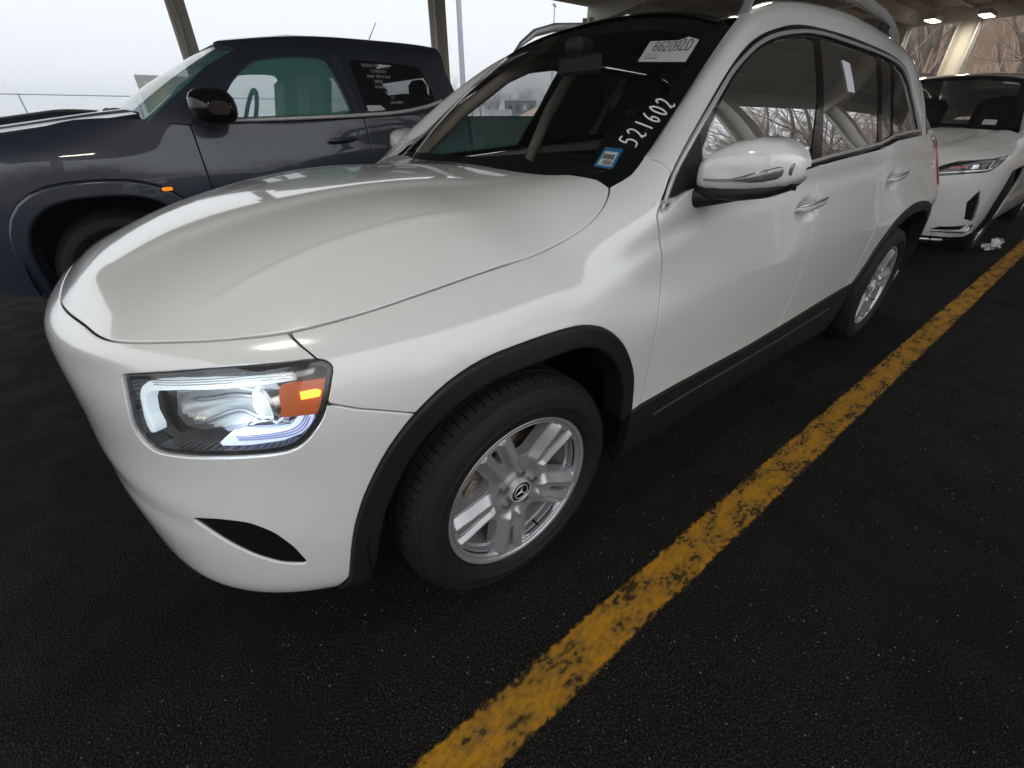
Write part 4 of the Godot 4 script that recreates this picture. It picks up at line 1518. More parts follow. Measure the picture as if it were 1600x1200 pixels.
func paper_on_glass(ws: Node3D) -> void:
	# the paper with the lot number, hung inside the glass
	var corner := [W.at(5.83, 1.262, -0.012), W.at(6.641, 1.384, -0.012), W.at(6.57, 1.682, -0.012), W.at(5.711, 1.54, -0.012)]
	var PA := Fun.new(func(u: float, v: float) -> Vector3:
		var a: Vector3 = (corner[0] as Vector3).lerp(corner[1], u)
		var b: Vector3 = (corner[3] as Vector3).lerp(corner[2], u)
		var q := a.lerp(b, v)
		return q + Vector3(-0.55, 0.8, 0) * (0.010 * v * v * exp(-pow((u - 0.8) / 0.12, 2.0))), 1.0, 0.003)
	PA.ev(0.5, 0.5)
	if PA.n.x > 0.0:
		PA.side = -1.0
	var mb := MB.new()
	panel(mb, PA, V([0, 0, 1, 0, 1, 1, 0, 1]), Vector2(0.1, 0.1), {"depth": 0.0004})
	put("lot_paper", mb, M.paper, ws, "white paper slip printed with a seven figure lot number")
	var w := (corner[1] as Vector3).distance_to(corner[0])
	var hgt := (corner[3] as Vector3).distance_to(corner[0])
	print_on(ws, PA, "6620920", "Droid Sans", 0.50 * hgt, Vector2(0.15, 0.47), w, hgt, M.ink, 1.0, 0.0012, 0.0, "lettering", 0.78)
	print_on(ws, PA, "Cls  4X", "Droid Sans", 0.15 * hgt, Vector2(0.10, 0.25), w, hgt, M.ink_grey, 1.1, 0.0012, 0.0, "lettering", 0.22)
	mb = MB.new()
	panel(mb, PA, V([0.10, 0.13, 0.38, 0.13, 0.38, 0.18, 0.10, 0.18]), Vector2(0.2, 0.2), {"off": 0.0008})
	put("printed_line", mb, M.ink_grey, ws)
	mb = MB.new()
	panel(mb, PA, V([0.74, 0.50, 0.92, 0.50, 0.92, 0.53, 0.74, 0.53]), Vector2(0.2, 0.2), {"off": 0.0008})
	put("printed_line", mb, M.ink_grey, ws)
	# the blue-edged inspection sticker
	var c2 := [W.at(6.424, 0.172, -0.008), W.at(6.76, 0.168, -0.008), W.at(6.70, 0.37, -0.008), W.at(6.407, 0.358, -0.008)]
	var PB := Fun.new(func(u: float, v: float) -> Vector3:
		return (c2[0] as Vector3).lerp(c2[1], u).lerp((c2[3] as Vector3).lerp(c2[2], u), v), 1.0, 0.003)
	PB.ev(0.5, 0.5)
	if PB.n.x > 0.0:
		PB.side = -1.0
	mb = MB.new()
	panel(mb, PB, rounded(V([0, 0, 1, 0, 1, 1, 0, 1]), 0.06), Vector2(0.2, 0.2), {"depth": 0.0004})
	put("inspection_sticker", mb, M.sticker_blue, ws, "small blue edged inspection sticker")
	mb = MB.new()
	panel(mb, PB, V([0.14, 0.10, 0.86, 0.10, 0.86, 0.80, 0.14, 0.80]), Vector2(0.2, 0.2), {"off": 0.0006})
	put("sticker_face", mb, M.sticker_pale, ws)
	mb = MB.new()
	for i in 5:
		var x := 0.20 + 0.12 * i
		panel(mb, PB, V([x, 0.42, x + 0.085, 0.42, x + 0.085, 0.66, x, 0.66]), Vector2(0.3, 0.3), {"off": 0.0012})
	for i in 9:
		var x := 0.34 + 0.05 * i
		panel(mb, PB, V([x, 0.15, x + 0.026, 0.15, x + 0.026, 0.36, x, 0.36]), Vector2(0.3, 0.3), {"off": 0.0012})
	put("sticker_print", mb, M.ink, ws)
	# the number written on the glass in white paint pen, climbing along the edge
	var strokes := {
		"5": [[0.85, 1.0, 0.25, 0.95, 0.15, 0.55, 0.55, 0.62, 0.85, 0.40, 0.70, 0.08, 0.05, -0.05]],
		"2": [[0.10, 0.80, 0.40, 1.0, 0.80, 0.85, 0.75, 0.55, 0.20, 0.05, 0.35, 0.12, 0.60, 0.0, 0.95, 0.08]],
		"1": [[0.50, 1.0, 0.48, 0.5, 0.50, 0.0]],
		"6": [[0.75, 1.0, 0.35, 0.7, 0.18, 0.30, 0.45, 0.0, 0.80, 0.20, 0.65, 0.50, 0.25, 0.38]],
		"0": [[0.50, 1.0, 0.15, 0.65, 0.20, 0.20, 0.50, 0.0, 0.85, 0.35, 0.80, 0.80, 0.50, 1.0]],
		")": [[0.30, 1.0, 0.55, 0.7, 0.55, 0.35, 0.35, 0.0]]}
	var A := Vector2(6.705, 0.405)
	var Z := Vector2(6.885, 0.93)
	mb = MB.new()
	var txt := "521602"
	var dirp := W.at(Z.x, Z.y) - W.at(A.x, A.y)
	var len := dirp.length()
	dirp /= len
	for i in txt.length():
		var base: Vector3 = W.at(lerpf(A.x, Z.x, i / 6.0), lerpf(A.y, Z.y, i / 6.0), 0.002)
		W.ev(lerpf(A.x, Z.x, i / 6.0), lerpf(A.y, Z.y, i / 6.0))
		var upv := W.n.cross(dirp).normalized()
		var sc := len / 6.0 * 0.86
		for s in strokes[txt[i]]:
			var pts := PackedVector3Array()
			for q in smooth(V(s), 5):
				var loc := base + dirp * (q.x * sc * (0.8 if txt[i] != "1" else 0.9)) + upv * ((q.y - 0.5) * 0.060)
				var uv := uv_of(W, loc, 6.75, 0.6)
				pts.append(W.at(uv.x, uv.y, -0.002))
			tube(mb, pts, 0.0024, 6)
	put("written_number", mb, M.chalk, ws, "white handwritten number running up the windshield edge")

# lettering laid onto a surface: every vertex follows it
func print_on(parent: Node3D, s: Srf, txt: String, font: String, size: float, at: Vector2, w: float, h: float, m: Material, squeeze: float, off := 0.0012, slant := 0.0, called := "lettering", fit := 0.0) -> void:
	var t := text_mesh(txt, size * 1.25, font, 0.0004)
	t.horizontal_alignment = HORIZONTAL_ALIGNMENT_LEFT
	t.vertical_alignment = VERTICAL_ALIGNMENT_BOTTOM
	var a := t.get_mesh_arrays()
	var vs: PackedVector3Array = a[Mesh.ARRAY_VERTEX]
	var ns: PackedVector3Array = a[Mesh.ARRAY_NORMAL]
	var ix: PackedInt32Array = a[Mesh.ARRAY_INDEX]
	var lo := 1e9
	var far := 0.001
	for q in vs:
		lo = minf(lo, q.y)
		far = maxf(far, q.x)
	if fit > 0.0:
		squeeze = fit * w / far
	var mb := MB.new()
	for k in range(0, ix.size(), 3):
		var ok := true
		for e in 3:
			if ns[ix[k + e]].z < 0.5:
				ok = false
		if not ok:
			continue
		var P := []
		for e in 3:
			var q := vs[ix[k + e]]
			var yy := q.y - lo
			s.ev(at.x + (q.x * squeeze + yy * slant) / w, at.y + yy / h)
			P.append(s.p + s.n * off)
		mb.tri(P[0], P[1], P[2], s.n, s.n, s.n)
	put(called, mb, m, parent)

func cabin(car: Node3D) -> void:
	# dashboard
	var mb := MB.new()
	var rings := []
	for i in 13:
		var z := -0.72 + 1.44 * i / 12.0
		var hump := 0.035 * exp(-pow((z - 0.37) / 0.2, 2.0))
		rings.append(PackedVector3Array([Vector3(0.56, 1.055, z), Vector3(0.75, 1.052 + hump * 0.6, z), Vector3(0.90, 1.040 + hump, z), Vector3(0.955, 1.0 + hump * 0.5, z), Vector3(0.97, 0.92, z), Vector3(0.93, 0.75, z), Vector3(0.88, 0.55, z)]))
	sweep(mb, rings, false)
	put("dashboard", mb, M.cabin_black, car)
	mb = MB.new()
	box(mb, Vector3(0.90, 1.06, 0.26), Vector3(0.03, 0.12, 0.62), 0.01, Transform3D(Basis(Vector3.BACK, 0.0), Vector3.ZERO))
	put("display_panel", mb, M.gloss_black, car)
	# steering wheel
	mb = MB.new()
	var bs := Basis(Vector3.BACK, -0.42)
	var ctr := Vector3(1.08, 1.0, 0.37)
	var ring := []
	for i in 33:
		var t := TAU * i / 32
		var c := Vector3(0, cos(t), sin(t)) * 0.178
		var r := PackedVector3Array()
		for j in 8:
			var a := TAU * j / 8
			r.append(ctr + bs * (c + c.normalized() * (0.014 * cos(a)) + Vector3(0.014 * sin(a), 0, 0)))
		ring.append(r)
	sweep(mb, ring)
	for a in [-1.57, 1.57, 3.14]:
		var d := Vector3(0, cos(a), sin(a))
		tube(mb, PackedVector3Array([ctr + bs * (d * 0.05), ctr + bs * (d * 0.17)]), 0.014, 6)
	box(mb, Vector3.ZERO, Vector3(0.05, 0.11, 0.13), 0.02, Transform3D(bs, ctr))
	put("steering_wheel", mb, M.cabin_black, car)
	# seats
	for z in [0.37, -0.37]:
		mb = MB.new()
		var sr := []
		for q in [[1.22, 0.60, 0.22, 0.08], [1.40, 0.62, 0.25, 0.09], [1.62, 0.60, 0.26, 0.10], [1.72, 0.66, 0.26, 0.10], [1.76, 0.80, 0.255, 0.075], [1.81, 1.0, 0.25, 0.065], [1.86, 1.16, 0.22, 0.055], [1.885, 1.25, 0.17, 0.045]]:
			var rg := PackedVector3Array()
			for j in 14:
				var t := TAU * j / 14
				var cs := signf(cos(t)) * pow(absf(cos(t)), 0.6)
				var sn := signf(sin(t)) * pow(absf(sin(t)), 0.6)
				var tilt := 0.0 if q[0] < 1.65 else 1.25
				rg.append(Vector3(q[0] + sn * q[3] * sin(tilt), q[1] + sn * q[3] * cos(tilt), z + cs * q[2]))
			sr.append(rg)
		sweep(mb, sr, true, true)
		var seat := put("front_seat", mb, M.cabin_black, car)
		mb = MB.new()
		var hr := []
		for q in [[1.285, 0.09, 0.03], [1.31, 0.125, 0.045], [1.37, 0.135, 0.05], [1.43, 0.125, 0.045], [1.455, 0.09, 0.028]]:
			var rg := PackedVector3Array()
			for j in 14:
				var t := TAU * j / 14
				rg.append(Vector3(1.90 + sin(t) * q[2], q[0], z + signf(cos(t)) * pow(absf(cos(t)), 0.7) * q[1]))
			hr.append(rg)
		sweep(mb, hr, true, true)
		put("headrest", mb, M.cabin_black, seat)
	mb = MB.new()
	box(mb, Vector3(2.45, 0.62, 0), Vector3(0.5, 0.18, 1.3), 0.06)
	box(mb, Vector3(2.72, 0.92, 0), Vector3(0.14, 0.6, 1.3), 0.06, Transform3D(Basis(Vector3.BACK, -0.25).rotated(Vector3.UP, 0.0), Vector3(0.38, 0.66, 0)) * Transform3D(Basis(), Vector3(-0.25, 0.05, 0)))
	for z in [-0.42, 0.0, 0.42]:
		box(mb, Vector3(2.87, 1.27, z), Vector3(0.08, 0.15, 0.24), 0.035)
	put("rear_bench", mb, M.cabin_black, car)
	# rear-view mirror and its sensor box
	mb = MB.new()
	box(mb, Vector3(0.985, 1.43, 0.02), Vector3(0.025, 0.065, 0.24), 0.012)
	box(mb, Vector3(1.0, 1.49, 0.0), Vector3(0.10, 0.06, 0.10), 0.02)
	put("rear_view_mirror", mb, M.cabin_black, car)
	# door cards and pillars inside
	mb = MB.new()
	box(mb, Vector3(1.6, 0.75, 0.80), Vector3(2.3, 0.62, 0.02))
	both("door_lining", mb, M.cabin_black, car)
	mb = MB.new()
	tube(mb, PackedVector3Array([Vector3(1.40, 1.03, 0.79), Vector3(1.47, 1.28, 0.69), Vector3(1.53, 1.46, 0.58)]), 0.035, 8)
	tube(mb, PackedVector3Array([Vector3(2.10, 1.03, 0.77), Vector3(2.2, 1.28, 0.67), Vector3(2.28, 1.44, 0.57)]), 0.03, 8)
	tube(mb, PackedVector3Array([Vector3(0.62, 1.09, 0.75), Vector3(0.84, 1.28, 0.66), Vector3(1.07, 1.43, 0.585), Vector3(1.3, 1.51, 0.56), Vector3(1.8, 1.54, 0.545), Vector3(2.4, 1.52, 0.54)]), 0.030, 8)
	both("pillar_lining", mb, M.cabin_beige, car)
	mb = MB.new()
	box(mb, Vector3(1.9, 0.42, 0), Vector3(2.7, 0.04, 1.6))
	box(mb, Vector3(1.35, 0.62, 0.0), Vector3(0.8, 0.3, 0.22), 0.05)
	put("cabin_floor", mb, M.cabin_black, car)

# ------------------------------------------------------------------ the place
func materials() -> void:
	var m := mat("white_paint", Color(0.77, 0.785, 0.78), 0.16, 0.0, 0.6)
	m.clearcoat_enabled = true
	m.clearcoat = 1.0
	m.clearcoat_roughness = 0.0
	m = mat("slate_paint", Color(0.030, 0.040, 0.062), 0.40, 0.1, 0.5)
	m.clearcoat_enabled = true
	m.clearcoat = 1.0
	m.clearcoat_roughness = 0.03
	m = mat("pearl_paint", Color(0.76, 0.75, 0.735), 0.4, 0.0, 0.5)
	m.clearcoat_enabled = true
	m.clearcoat = 1.0
	m.clearcoat_roughness = 0.03
	m = mat("black_plastic", Color(0.0125, 0.0128, 0.014), 0.5, 0.0, 0.4)
	m.normal_enabled = true
	m.normal_texture = noise_tex(256, 0.35, 2, 5, [], 2.0)
	m.normal_scale = 0.25
	m.uv1_triplanar = true
	m.uv1_scale = Vector3.ONE * 14.0
	mat("gloss_black", Color(0.008, 0.008, 0.009), 0.06, 0.0, 0.5)
	mat("frit", Color(0.006, 0.006, 0.006), 0.25, 0.0, 0.4)
	mat("chrome", Color(0.80, 0.80, 0.82), 0.07, 1.0)
	mat("chrome_soft", Color(0.72, 0.73, 0.74), 0.16, 1.0)
	mat("bright_trim", Color(0.62, 0.62, 0.63), 0.2, 0.55)
	mat("white_chrome", Color(0.80, 0.80, 0.82), 0.2, 0.25)
	mat("bolt", Color(0.30, 0.30, 0.31), 0.35, 0.6)
	mat("dull_strip", Color(0.05, 0.05, 0.053), 0.35, 0.3)
	mat("guide_rib", Color(0.40, 0.42, 0.62), 0.15, 0.0, 0.6)
	mat("red_lens", Color(0.35, 0.03, 0.03), 0.1, 0.0, 0.6)
	mat("emblem", Color(0.72, 0.72, 0.74), 0.2, 0.4)
	mat("reflector", Color(0.30, 0.315, 0.305), 0.28, 0.7)
	mat("clear_block", Color(0.42, 0.43, 0.44), 0.08, 0.2, 0.8)
	mat("clear_glass", Color(0.30, 0.85, 0.76, 0.42), 0.0, 0.0, 0.5)
	mat("satin_metal", Color(0.50, 0.51, 0.52), 0.32, 0.6)
	m = mat("alloy", Color(0.50, 0.505, 0.52), 0.26, 0.6)
	m.normal_enabled = true
	m.normal_texture = noise_tex(256, 0.2, 3, 9, [], 1.5)
	m.normal_scale = 0.06
	m.uv1_triplanar = true
	m.uv1_scale = Vector3.ONE * 10.0
	mat("dark_steel", Color(0.10, 0.10, 0.105), 0.4, 0.8)
	m = mat("disc", Color(0.22, 0.19, 0.17), 0.38, 0.85)
	m.albedo_texture = noise_tex(256, 0.02, 4, 31, [0.0, Color(0.35, 0.22, 0.14), 0.5, Color(0.8, 0.75, 0.7), 1.0, Color(1, 1, 1)])
	m.uv1_triplanar = true
	m.uv1_scale = Vector3.ONE * 4.0
	m = mat("caliper", Color(0.33, 0.29, 0.26), 0.6, 0.35)
	m.albedo_texture = noise_tex(256, 0.03, 4, 33, [0.0, Color(0.4, 0.26, 0.17), 0.5, Color(0.9, 0.86, 0.82), 1.0, Color(1, 1, 1)])
	m.uv1_triplanar = true
	m.uv1_scale = Vector3.ONE * 7.0
	m = mat("rubber", Color(0.017, 0.017, 0.018), 0.62, 0.0, 0.35)
	m.albedo_texture = noise_tex(512, 0.015, 5, 12, [0.0, Color(0.7, 0.7, 0.7), 0.55, Color(0.9, 0.9, 0.9), 0.8, Color(1.25, 1.2, 1.15), 1.0, Color(1.5, 1.4, 1.3)])
	m.uv1_triplanar = true
	m.uv1_scale = Vector3.ONE * 3.0
	mat("dark_felt", Color(0.008, 0.008, 0.008), 0.95, 0.0, 0.1)
	mat("cabin", Color(0.05, 0.05, 0.05), 0.9)
	mat("cabin_beige", Color(0.36, 0.32, 0.26), 0.8)
	mat("cabin_black", Color(0.035, 0.034, 0.034), 0.6, 0.0, 0.35)
	mat("front_glass", Color(0.008, 0.016, 0.015, 0.18), 0.0, 0.0, 0.35)
	mat("side_glass", Color(0.64, 0.67, 0.69, 0.80), 0.0, 0.97, 0.5)
	mat("tinted_glass", Color(0.66, 0.68, 0.70, 0.96), 0.0, 0.97, 0.5)
	mat("truck_glass", Color(0.32, 0.84, 0.77, 0.30), 0.0, 0.0, 0.7)
	mat("truck_tint", Color(0.015, 0.02, 0.022, 0.80), 0.0, 0.0, 0.8)
	mat("clear_lens", Color(0.95, 0.96, 0.97, 0.03), 0.0, 0.0, 0.5)
	mat("lamp_dark", Color(0.13, 0.135, 0.14), 0.25, 0.4)
	m = mat("guide", Color(0.75, 0.78, 0.80), 0.12, 0.0, 0.6)
	m.emission_enabled = true
	m.emission = Color(0.80, 0.88, 0.92)
	m.emission_energy_multiplier = 0.24
	m = mat("guide_blue", Color(0.72, 0.76, 0.85), 0.12, 0.0, 0.6)
	m.emission_enabled = true
	m.emission = Color(0.72, 0.80, 1.0)
	m.emission_energy_multiplier = 0.34
	m = mat("amber", Color(0.45, 0.105, 0.012), 0.14, 0.0, 0.6)
	m.emission_enabled = true
	m.emission = Color(1.0, 0.36, 0.05)
	m.emission_energy_multiplier = 0.035
	m.normal_enabled = true
	m.normal_texture = noise_tex(128, 0.3, 1, 3, [], 3.0, FastNoiseLite.TYPE_CELLULAR)
	m.uv1_triplanar = true
	m.uv1_scale = Vector3.ONE * 18.0
	m.normal_scale = 0.3
	m = mat("amber_lit", Color(1.0, 0.45, 0.05), 0.3)
	m.emission_enabled = true
	m.emission = Color(1.0, 0.55, 0.10)
	m.emission_energy_multiplier = 2.2
	m = mat("projector", Color(0.80, 0.86, 0.84), 0.04, 0.25, 0.8)
	m.emission_enabled = true
	m.emission = Color(0.86, 0.95, 0.92)
	m.emission_energy_multiplier = 0.18
	mat("smoke_lens", Color(0.30, 0.29, 0.31), 0.08, 0.6, 0.8)
	mat("mirror_glass", Color(0.8, 0.8, 0.8), 0.02, 1.0)
	mat("paper", Color(0.72, 0.72, 0.78), 0.8)
	mat("ink", Color(0.03, 0.03, 0.05), 0.8)
	mat("ink_grey", Color(0.32, 0.33, 0.37), 0.8)
	mat("sticker_blue", Color(0.02, 0.17, 0.36), 0.5)
	mat("sticker_pale", Color(0.62, 0.70, 0.66), 0.6)
	mat("chalk", Color(0.75, 0.76, 0.78), 0.8)
	# asphalt: dark, with fine stones
	m = mat("asphalt", Color(1, 1, 1), 0.92, 0.0, 0.2)
	m.albedo_texture = noise_tex(1024, 0.22, 3, 21, [0.0, Color(0.005, 0.005, 0.005), 0.50, Color(0.0072, 0.0070, 0.0066), 0.60, Color(0.013, 0.0125, 0.0114), 0.74, Color(0.040, 0.037, 0.032), 1.0, Color(0.12, 0.115, 0.105)])
	m.normal_enabled = true
	m.normal_texture = noise_tex(1024, 0.22, 3, 22, [], 6.0)
	m.normal_scale = 0.8
	m.roughness_texture = noise_tex(1024, 0.006, 4, 23, [0.0, Color(0.50, 0.50, 0.50), 0.42, Color(0.72, 0.72, 0.72), 0.6, Color(0.95, 0.95, 0.95), 1.0, Color(1, 1, 1)])
	m.uv1_triplanar = true
	m.uv1_world_triplanar = true
	m.uv1_scale = Vector3.ONE * 0.62
	m.detail_enabled = true
	m.detail_blend_mode = BaseMaterial3D.BLEND_MODE_MUL
	m.detail_albedo = noise_tex(512, 0.008, 5, 24, [0.0, Color(0.42, 0.42, 0.43), 0.42, Color(0.75, 0.74, 0.73), 0.6, Color(1.0, 0.98, 0.95), 1.0, Color(1.0, 0.95, 0.88)])
	m.detail_uv_layer = BaseMaterial3D.DETAIL_UV_2
	m.uv2_triplanar = true
	m.uv2_world_triplanar = true
	m.uv2_scale = Vector3.ONE * 0.13
	mat("stone", Color(0.16, 0.145, 0.125), 0.8)
	mat("wet", Color(0.02, 0.02, 0.021, 0.38), 0.2, 0.0, 0.5)
	mat("film", Color(0.62, 0.62, 0.60), 0.35)
	m = mat("soffit", Color(0.60, 0.55, 0.47), 0.75)
	m.albedo_texture = noise_tex(512, 0.01, 4, 51, [0.0, Color(0.82, 0.80, 0.77), 1.0, Color(1, 1, 1)])
	m.uv1_triplanar = true
	m.uv1_world_triplanar = true
	m.uv1_scale = Vector3.ONE * 0.3
	mat("steel_cream", Color(0.74, 0.70, 0.62), 0.6)
	mat("galvanised", Color(0.42, 0.45, 0.50), 0.5, 0.3)
	m = mat("lamp_glow", Color(0.9, 0.88, 0.82), 0.6)
	m.emission_enabled = true
	m.emission = Color(1.0, 0.96, 0.88)
	m.emission_energy_multiplier = 3.0
	m = mat("bark", Color(0.20, 0.16, 0.13), 0.9)
	m = mat("twig", Color(0.42, 0.335, 0.265), 0.9)
	m = mat("brush", Color(0.62, 0.49, 0.38), 0.95)
	m.albedo_texture = noise_tex(512, 0.02, 5, 61, [0.0, Color(0.75, 0.7, 0.66), 0.5, Color(1.0, 0.96, 0.92), 1.0, Color(1.2, 1.15, 1.1)])
	m.uv1_triplanar = true
	m.uv1_world_triplanar = true
	m.uv1_scale = Vector3(0.12, 0.03, 0.12)
	mat("cream_wall", Color(0.62, 0.62, 0.58), 0.8)
	mat("grey_wall", Color(0.22, 0.22, 0.22), 0.8)
	mat("white_box", Color(0.75, 0.76, 0.76), 0.6)
	mat("slate_satin", Color(0.05, 0.055, 0.062), 0.35, 0.0, 0.5)
	mat("dark_alloy", Color(0.05, 0.05, 0.052), 0.4, 0.6)
	mat("satin_light", Color(0.7, 0.7, 0.71), 0.3, 0.8)
	mat("red_glint", Color(0.30, 0.05, 0.04), 0.2, 0.4)
	mat("faint_chalk", Color(0.50, 0.54, 0.60), 0.8)
	m = mat("amber_marker", Color(0.8, 0.30, 0.03), 0.3)
	m.emission_enabled = true
	m.emission = Color(1.0, 0.5, 0.1)
	m.emission_energy_multiplier = 0.35
	mat("board_back", Color(0.35, 0.34, 0.32), 0.6)
	mat("board_tan", Color(0.50, 0.43, 0.30), 0.7)

func _ready() -> void:
	rng.seed = 7
	var cam := Camera3D.new()
	cam.name = "camera"
	cam.fov = 83.627
	cam.near = 0.05
	cam.far = 900.0
	cam.position = Vector3(-0.553, 1.243, 1.562)
	cam.rotation_order = EULER_ORDER_YXZ
	cam.rotation_degrees = Vector3(-31.622, -37.519, -0.365)
	cam.current = true
	add_child(cam)
	var sky := Sky.new()
	var sm := ProceduralSkyMaterial.new()
	sm.sky_top_color = Color(0.90, 0.92, 0.95)
	sm.sky_horizon_color = Color(0.505, 0.52, 0.545)
	sm.sky_curve = 0.55
	sm.ground_bottom_color = Color(0.25, 0.25, 0.25)
	sm.ground_horizon_color = Color(0.48, 0.49, 0.51)
	sm.ground_curve = 0.02
	sm.sun_angle_max = 1.0
	sm.energy_multiplier = 2.0
	sky.sky_material = sm
	var env := Environment.new()
	env.background_mode = Environment.BG_SKY
	env.sky = sky
	env.background_energy_multiplier = 1.05
	env.tonemap_mode = Environment.TONE_MAPPER_LINEAR
	env.tonemap_exposure = 2.7
	env.sdfgi_enabled = true
	env.ssao_enabled = true
	env.ssil_enabled = true
	env.fog_enabled = true
	env.fog_density = 0.0022
	env.fog_light_color = Color(0.86, 0.885, 0.92)
	var we := WorldEnvironment.new()
	we.name = "environment"
	we.environment = env
	add_child(we)
	var sun := DirectionalLight3D.new()
	sun.name = "sun"
	sun.light_energy = 0.2
	sun.light_angular_distance = 150.0
	sun.light_color = Color(0.97, 0.985, 1.0)
	sun.shadow_enabled = true
	sun.rotation_degrees = Vector3(-38, 15, 0)
	add_child(sun)
	materials()
	ground()
	canopy()
	build_car()
	others()
	background()

func ground() -> void:
	var mb := MB.new()
	mb.quad(Vector3(-400, 0, -400), Vector3(400, 0, -400), Vector3(400, 0, 400), Vector3(-400, 0, 400), Vector3.UP)
	tag(put("asphalt_ground", mb, M.asphalt, self), "dark worn asphalt of the covered lot", "", "", "structure")
	# the painted bay line: paint worn through to the stones
	var n1 := FastNoiseLite.new()
	n1.seed = 3
	n1.frequency = 0.045
	n1.fractal_octaves = 5
	var n2 := FastNoiseLite.new()
	n2.seed = 8
	n2.frequency = 0.012
	n2.fractal_octaves = 4
	var n3 := FastNoiseLite.new()
	n3.seed = 13
	n3.noise_type = FastNoiseLite.TYPE_CELLULAR
	n3.frequency = 0.055
	var wpx := 112
	var hpx := 2048
	var im := Image.create(wpx, hpx, false, Image.FORMAT_RGBA8)
	for y in hpx:
		var edge0 := 9.0 + 4.0 * n2.get_noise_2d(y * 0.6, 10.0) + 3.5 * n1.get_noise_2d(y, 3.0)
		var edge1 := wpx - 9.0 + 4.0 * n2.get_noise_2d(y * 0.6, 90.0) + 3.5 * n1.get_noise_2d(y, 77.0)
		for x in wpx:
			var fine := n1.get_noise_2d(x * 1.6, y * 1.6)
			var broad := n2.get_noise_2d(x * 1.4, y)
			var side := minf((x - edge0), (edge1 - x)) + 5.0 * fine
			var mid := 1.0 - absf(x / float(wpx) - 0.5) * 2.0
			var a := smoothstep(-2.0, 7.0, side)
			var cover := 0.56 + 0.32 * mid + 0.80 * broad + 0.62 * fine
			a *= 0.30 + 0.70 * smoothstep(0.15, 0.62, cover)
			var pit := n3.get_noise_2d(x * 1.3, y * 1.3)
			if pit < -0.88 + 0.10 * broad and fine < 0.12:
				a *= 0.15
			var c := Color(0.105, 0.062, 0.018).lerp(Color(0.37, 0.172, 0.004), clampf(cover - 0.22, 0.0, 1.0)).linear_to_srgb()
			im.set_pixel(x, y, Color(c.r, c.g, c.b, a))
	var lm := mat("line_paint", Color(1, 1, 1), 0.7, 0.0, 0.35)
	lm.albedo_texture = ImageTexture.create_from_image(im)
	lm.transparency = BaseMaterial3D.TRANSPARENCY_ALPHA
	lm.normal_enabled = true
	lm.normal_texture = noise_tex(512, 0.10, 4, 29, [], 5.0)
	lm.normal_scale = 0.5
	var P := func(za: float, zb: float) -> MB:
		var q := MB.new()
		for i in 8:
			var x0 := -4.0 + 4.5 * i
			var x1 := x0 + 4.5
			var a := Vector3(x0, 0.004, za)
			var b := Vector3(x1, 0.004, za)
			var c := Vector3(x1, 0.004, zb)
			var d := Vector3(x0, 0.004, zb)
			q.tri(a, b, c, Vector3.UP, Vector3.UP, Vector3.UP, Vector2(0, i), Vector2(0, i + 1), Vector2(1, i + 1))
			q.tri(a, c, d, Vector3.UP, Vector3.UP, Vector3.UP, Vector2(0, i), Vector2(1, i + 1), Vector2(1, i))
		return q
	tag(put("yellow_line", P.call(1.112, 1.262), lm, self), "worn yellow bay line beside the white crossover", "", "", "structure")
	# loose grit
	var sb := MB.new()
	box(sb, Vector3.ZERO, Vector3(1, 0.7, 0.8), 0.3)
	var mm := MultiMesh.new()
	mm.transform_format = MultiMesh.TRANSFORM_3D
	mm.mesh = sb.mesh(M.stone)
	mm.instance_count = 5200
	for i in 5200:
		var s := 0.0014 + 0.0042 * pow(rng.randf(), 5.0)
		var at := Vector3(rng.randf_range(-1.4, 2.6), s * 0.2, rng.randf_range(0.6, 2.2))
		mm.set_instance_transform(i, Transform3D(Basis(Vector3(rng.randf(), rng.randf(), rng.randf() + 0.1).normalized(), rng.randf() * TAU).scaled(Vector3.ONE * s), at))
	var mi := MultiMeshInstance3D.new()
	mi.name = "loose_grit"
	mi.multimesh = mm
	add_child(mi)
	tag(mi, "pale grit scattered on the asphalt by the front wheel", "", "", "stuff")
	# a torn piece of clear wrapping
	var lb := MB.new()
	var nl := FastNoiseLite.new()
	nl.seed = 5
	nl.frequency = 9.0
	var wrap := Fun.new(func(x: float, z: float) -> Vector3: return Vector3(x, 0.02 + 0.075 * absf(nl.get_noise_2d(x, z)) + 0.012 * absf(nl.get_noise_2d(x * 2.7, z * 2.7)), z), -1.0, 0.002)
	panel(lb, wrap, V([6.30, 0.93, 6.50, 0.89, 6.70, 0.94, 6.95, 0.91, 7.05, 0.99, 6.85, 1.03, 6.65, 1.01, 6.52, 1.06, 6.40, 1.03, 6.32, 0.99]), Vector2(0.02, 0.02))
	tag(put("torn_wrapping", lb, M.film, self), "crumpled pale plastic wrapping lying by the yellow line", "litter")

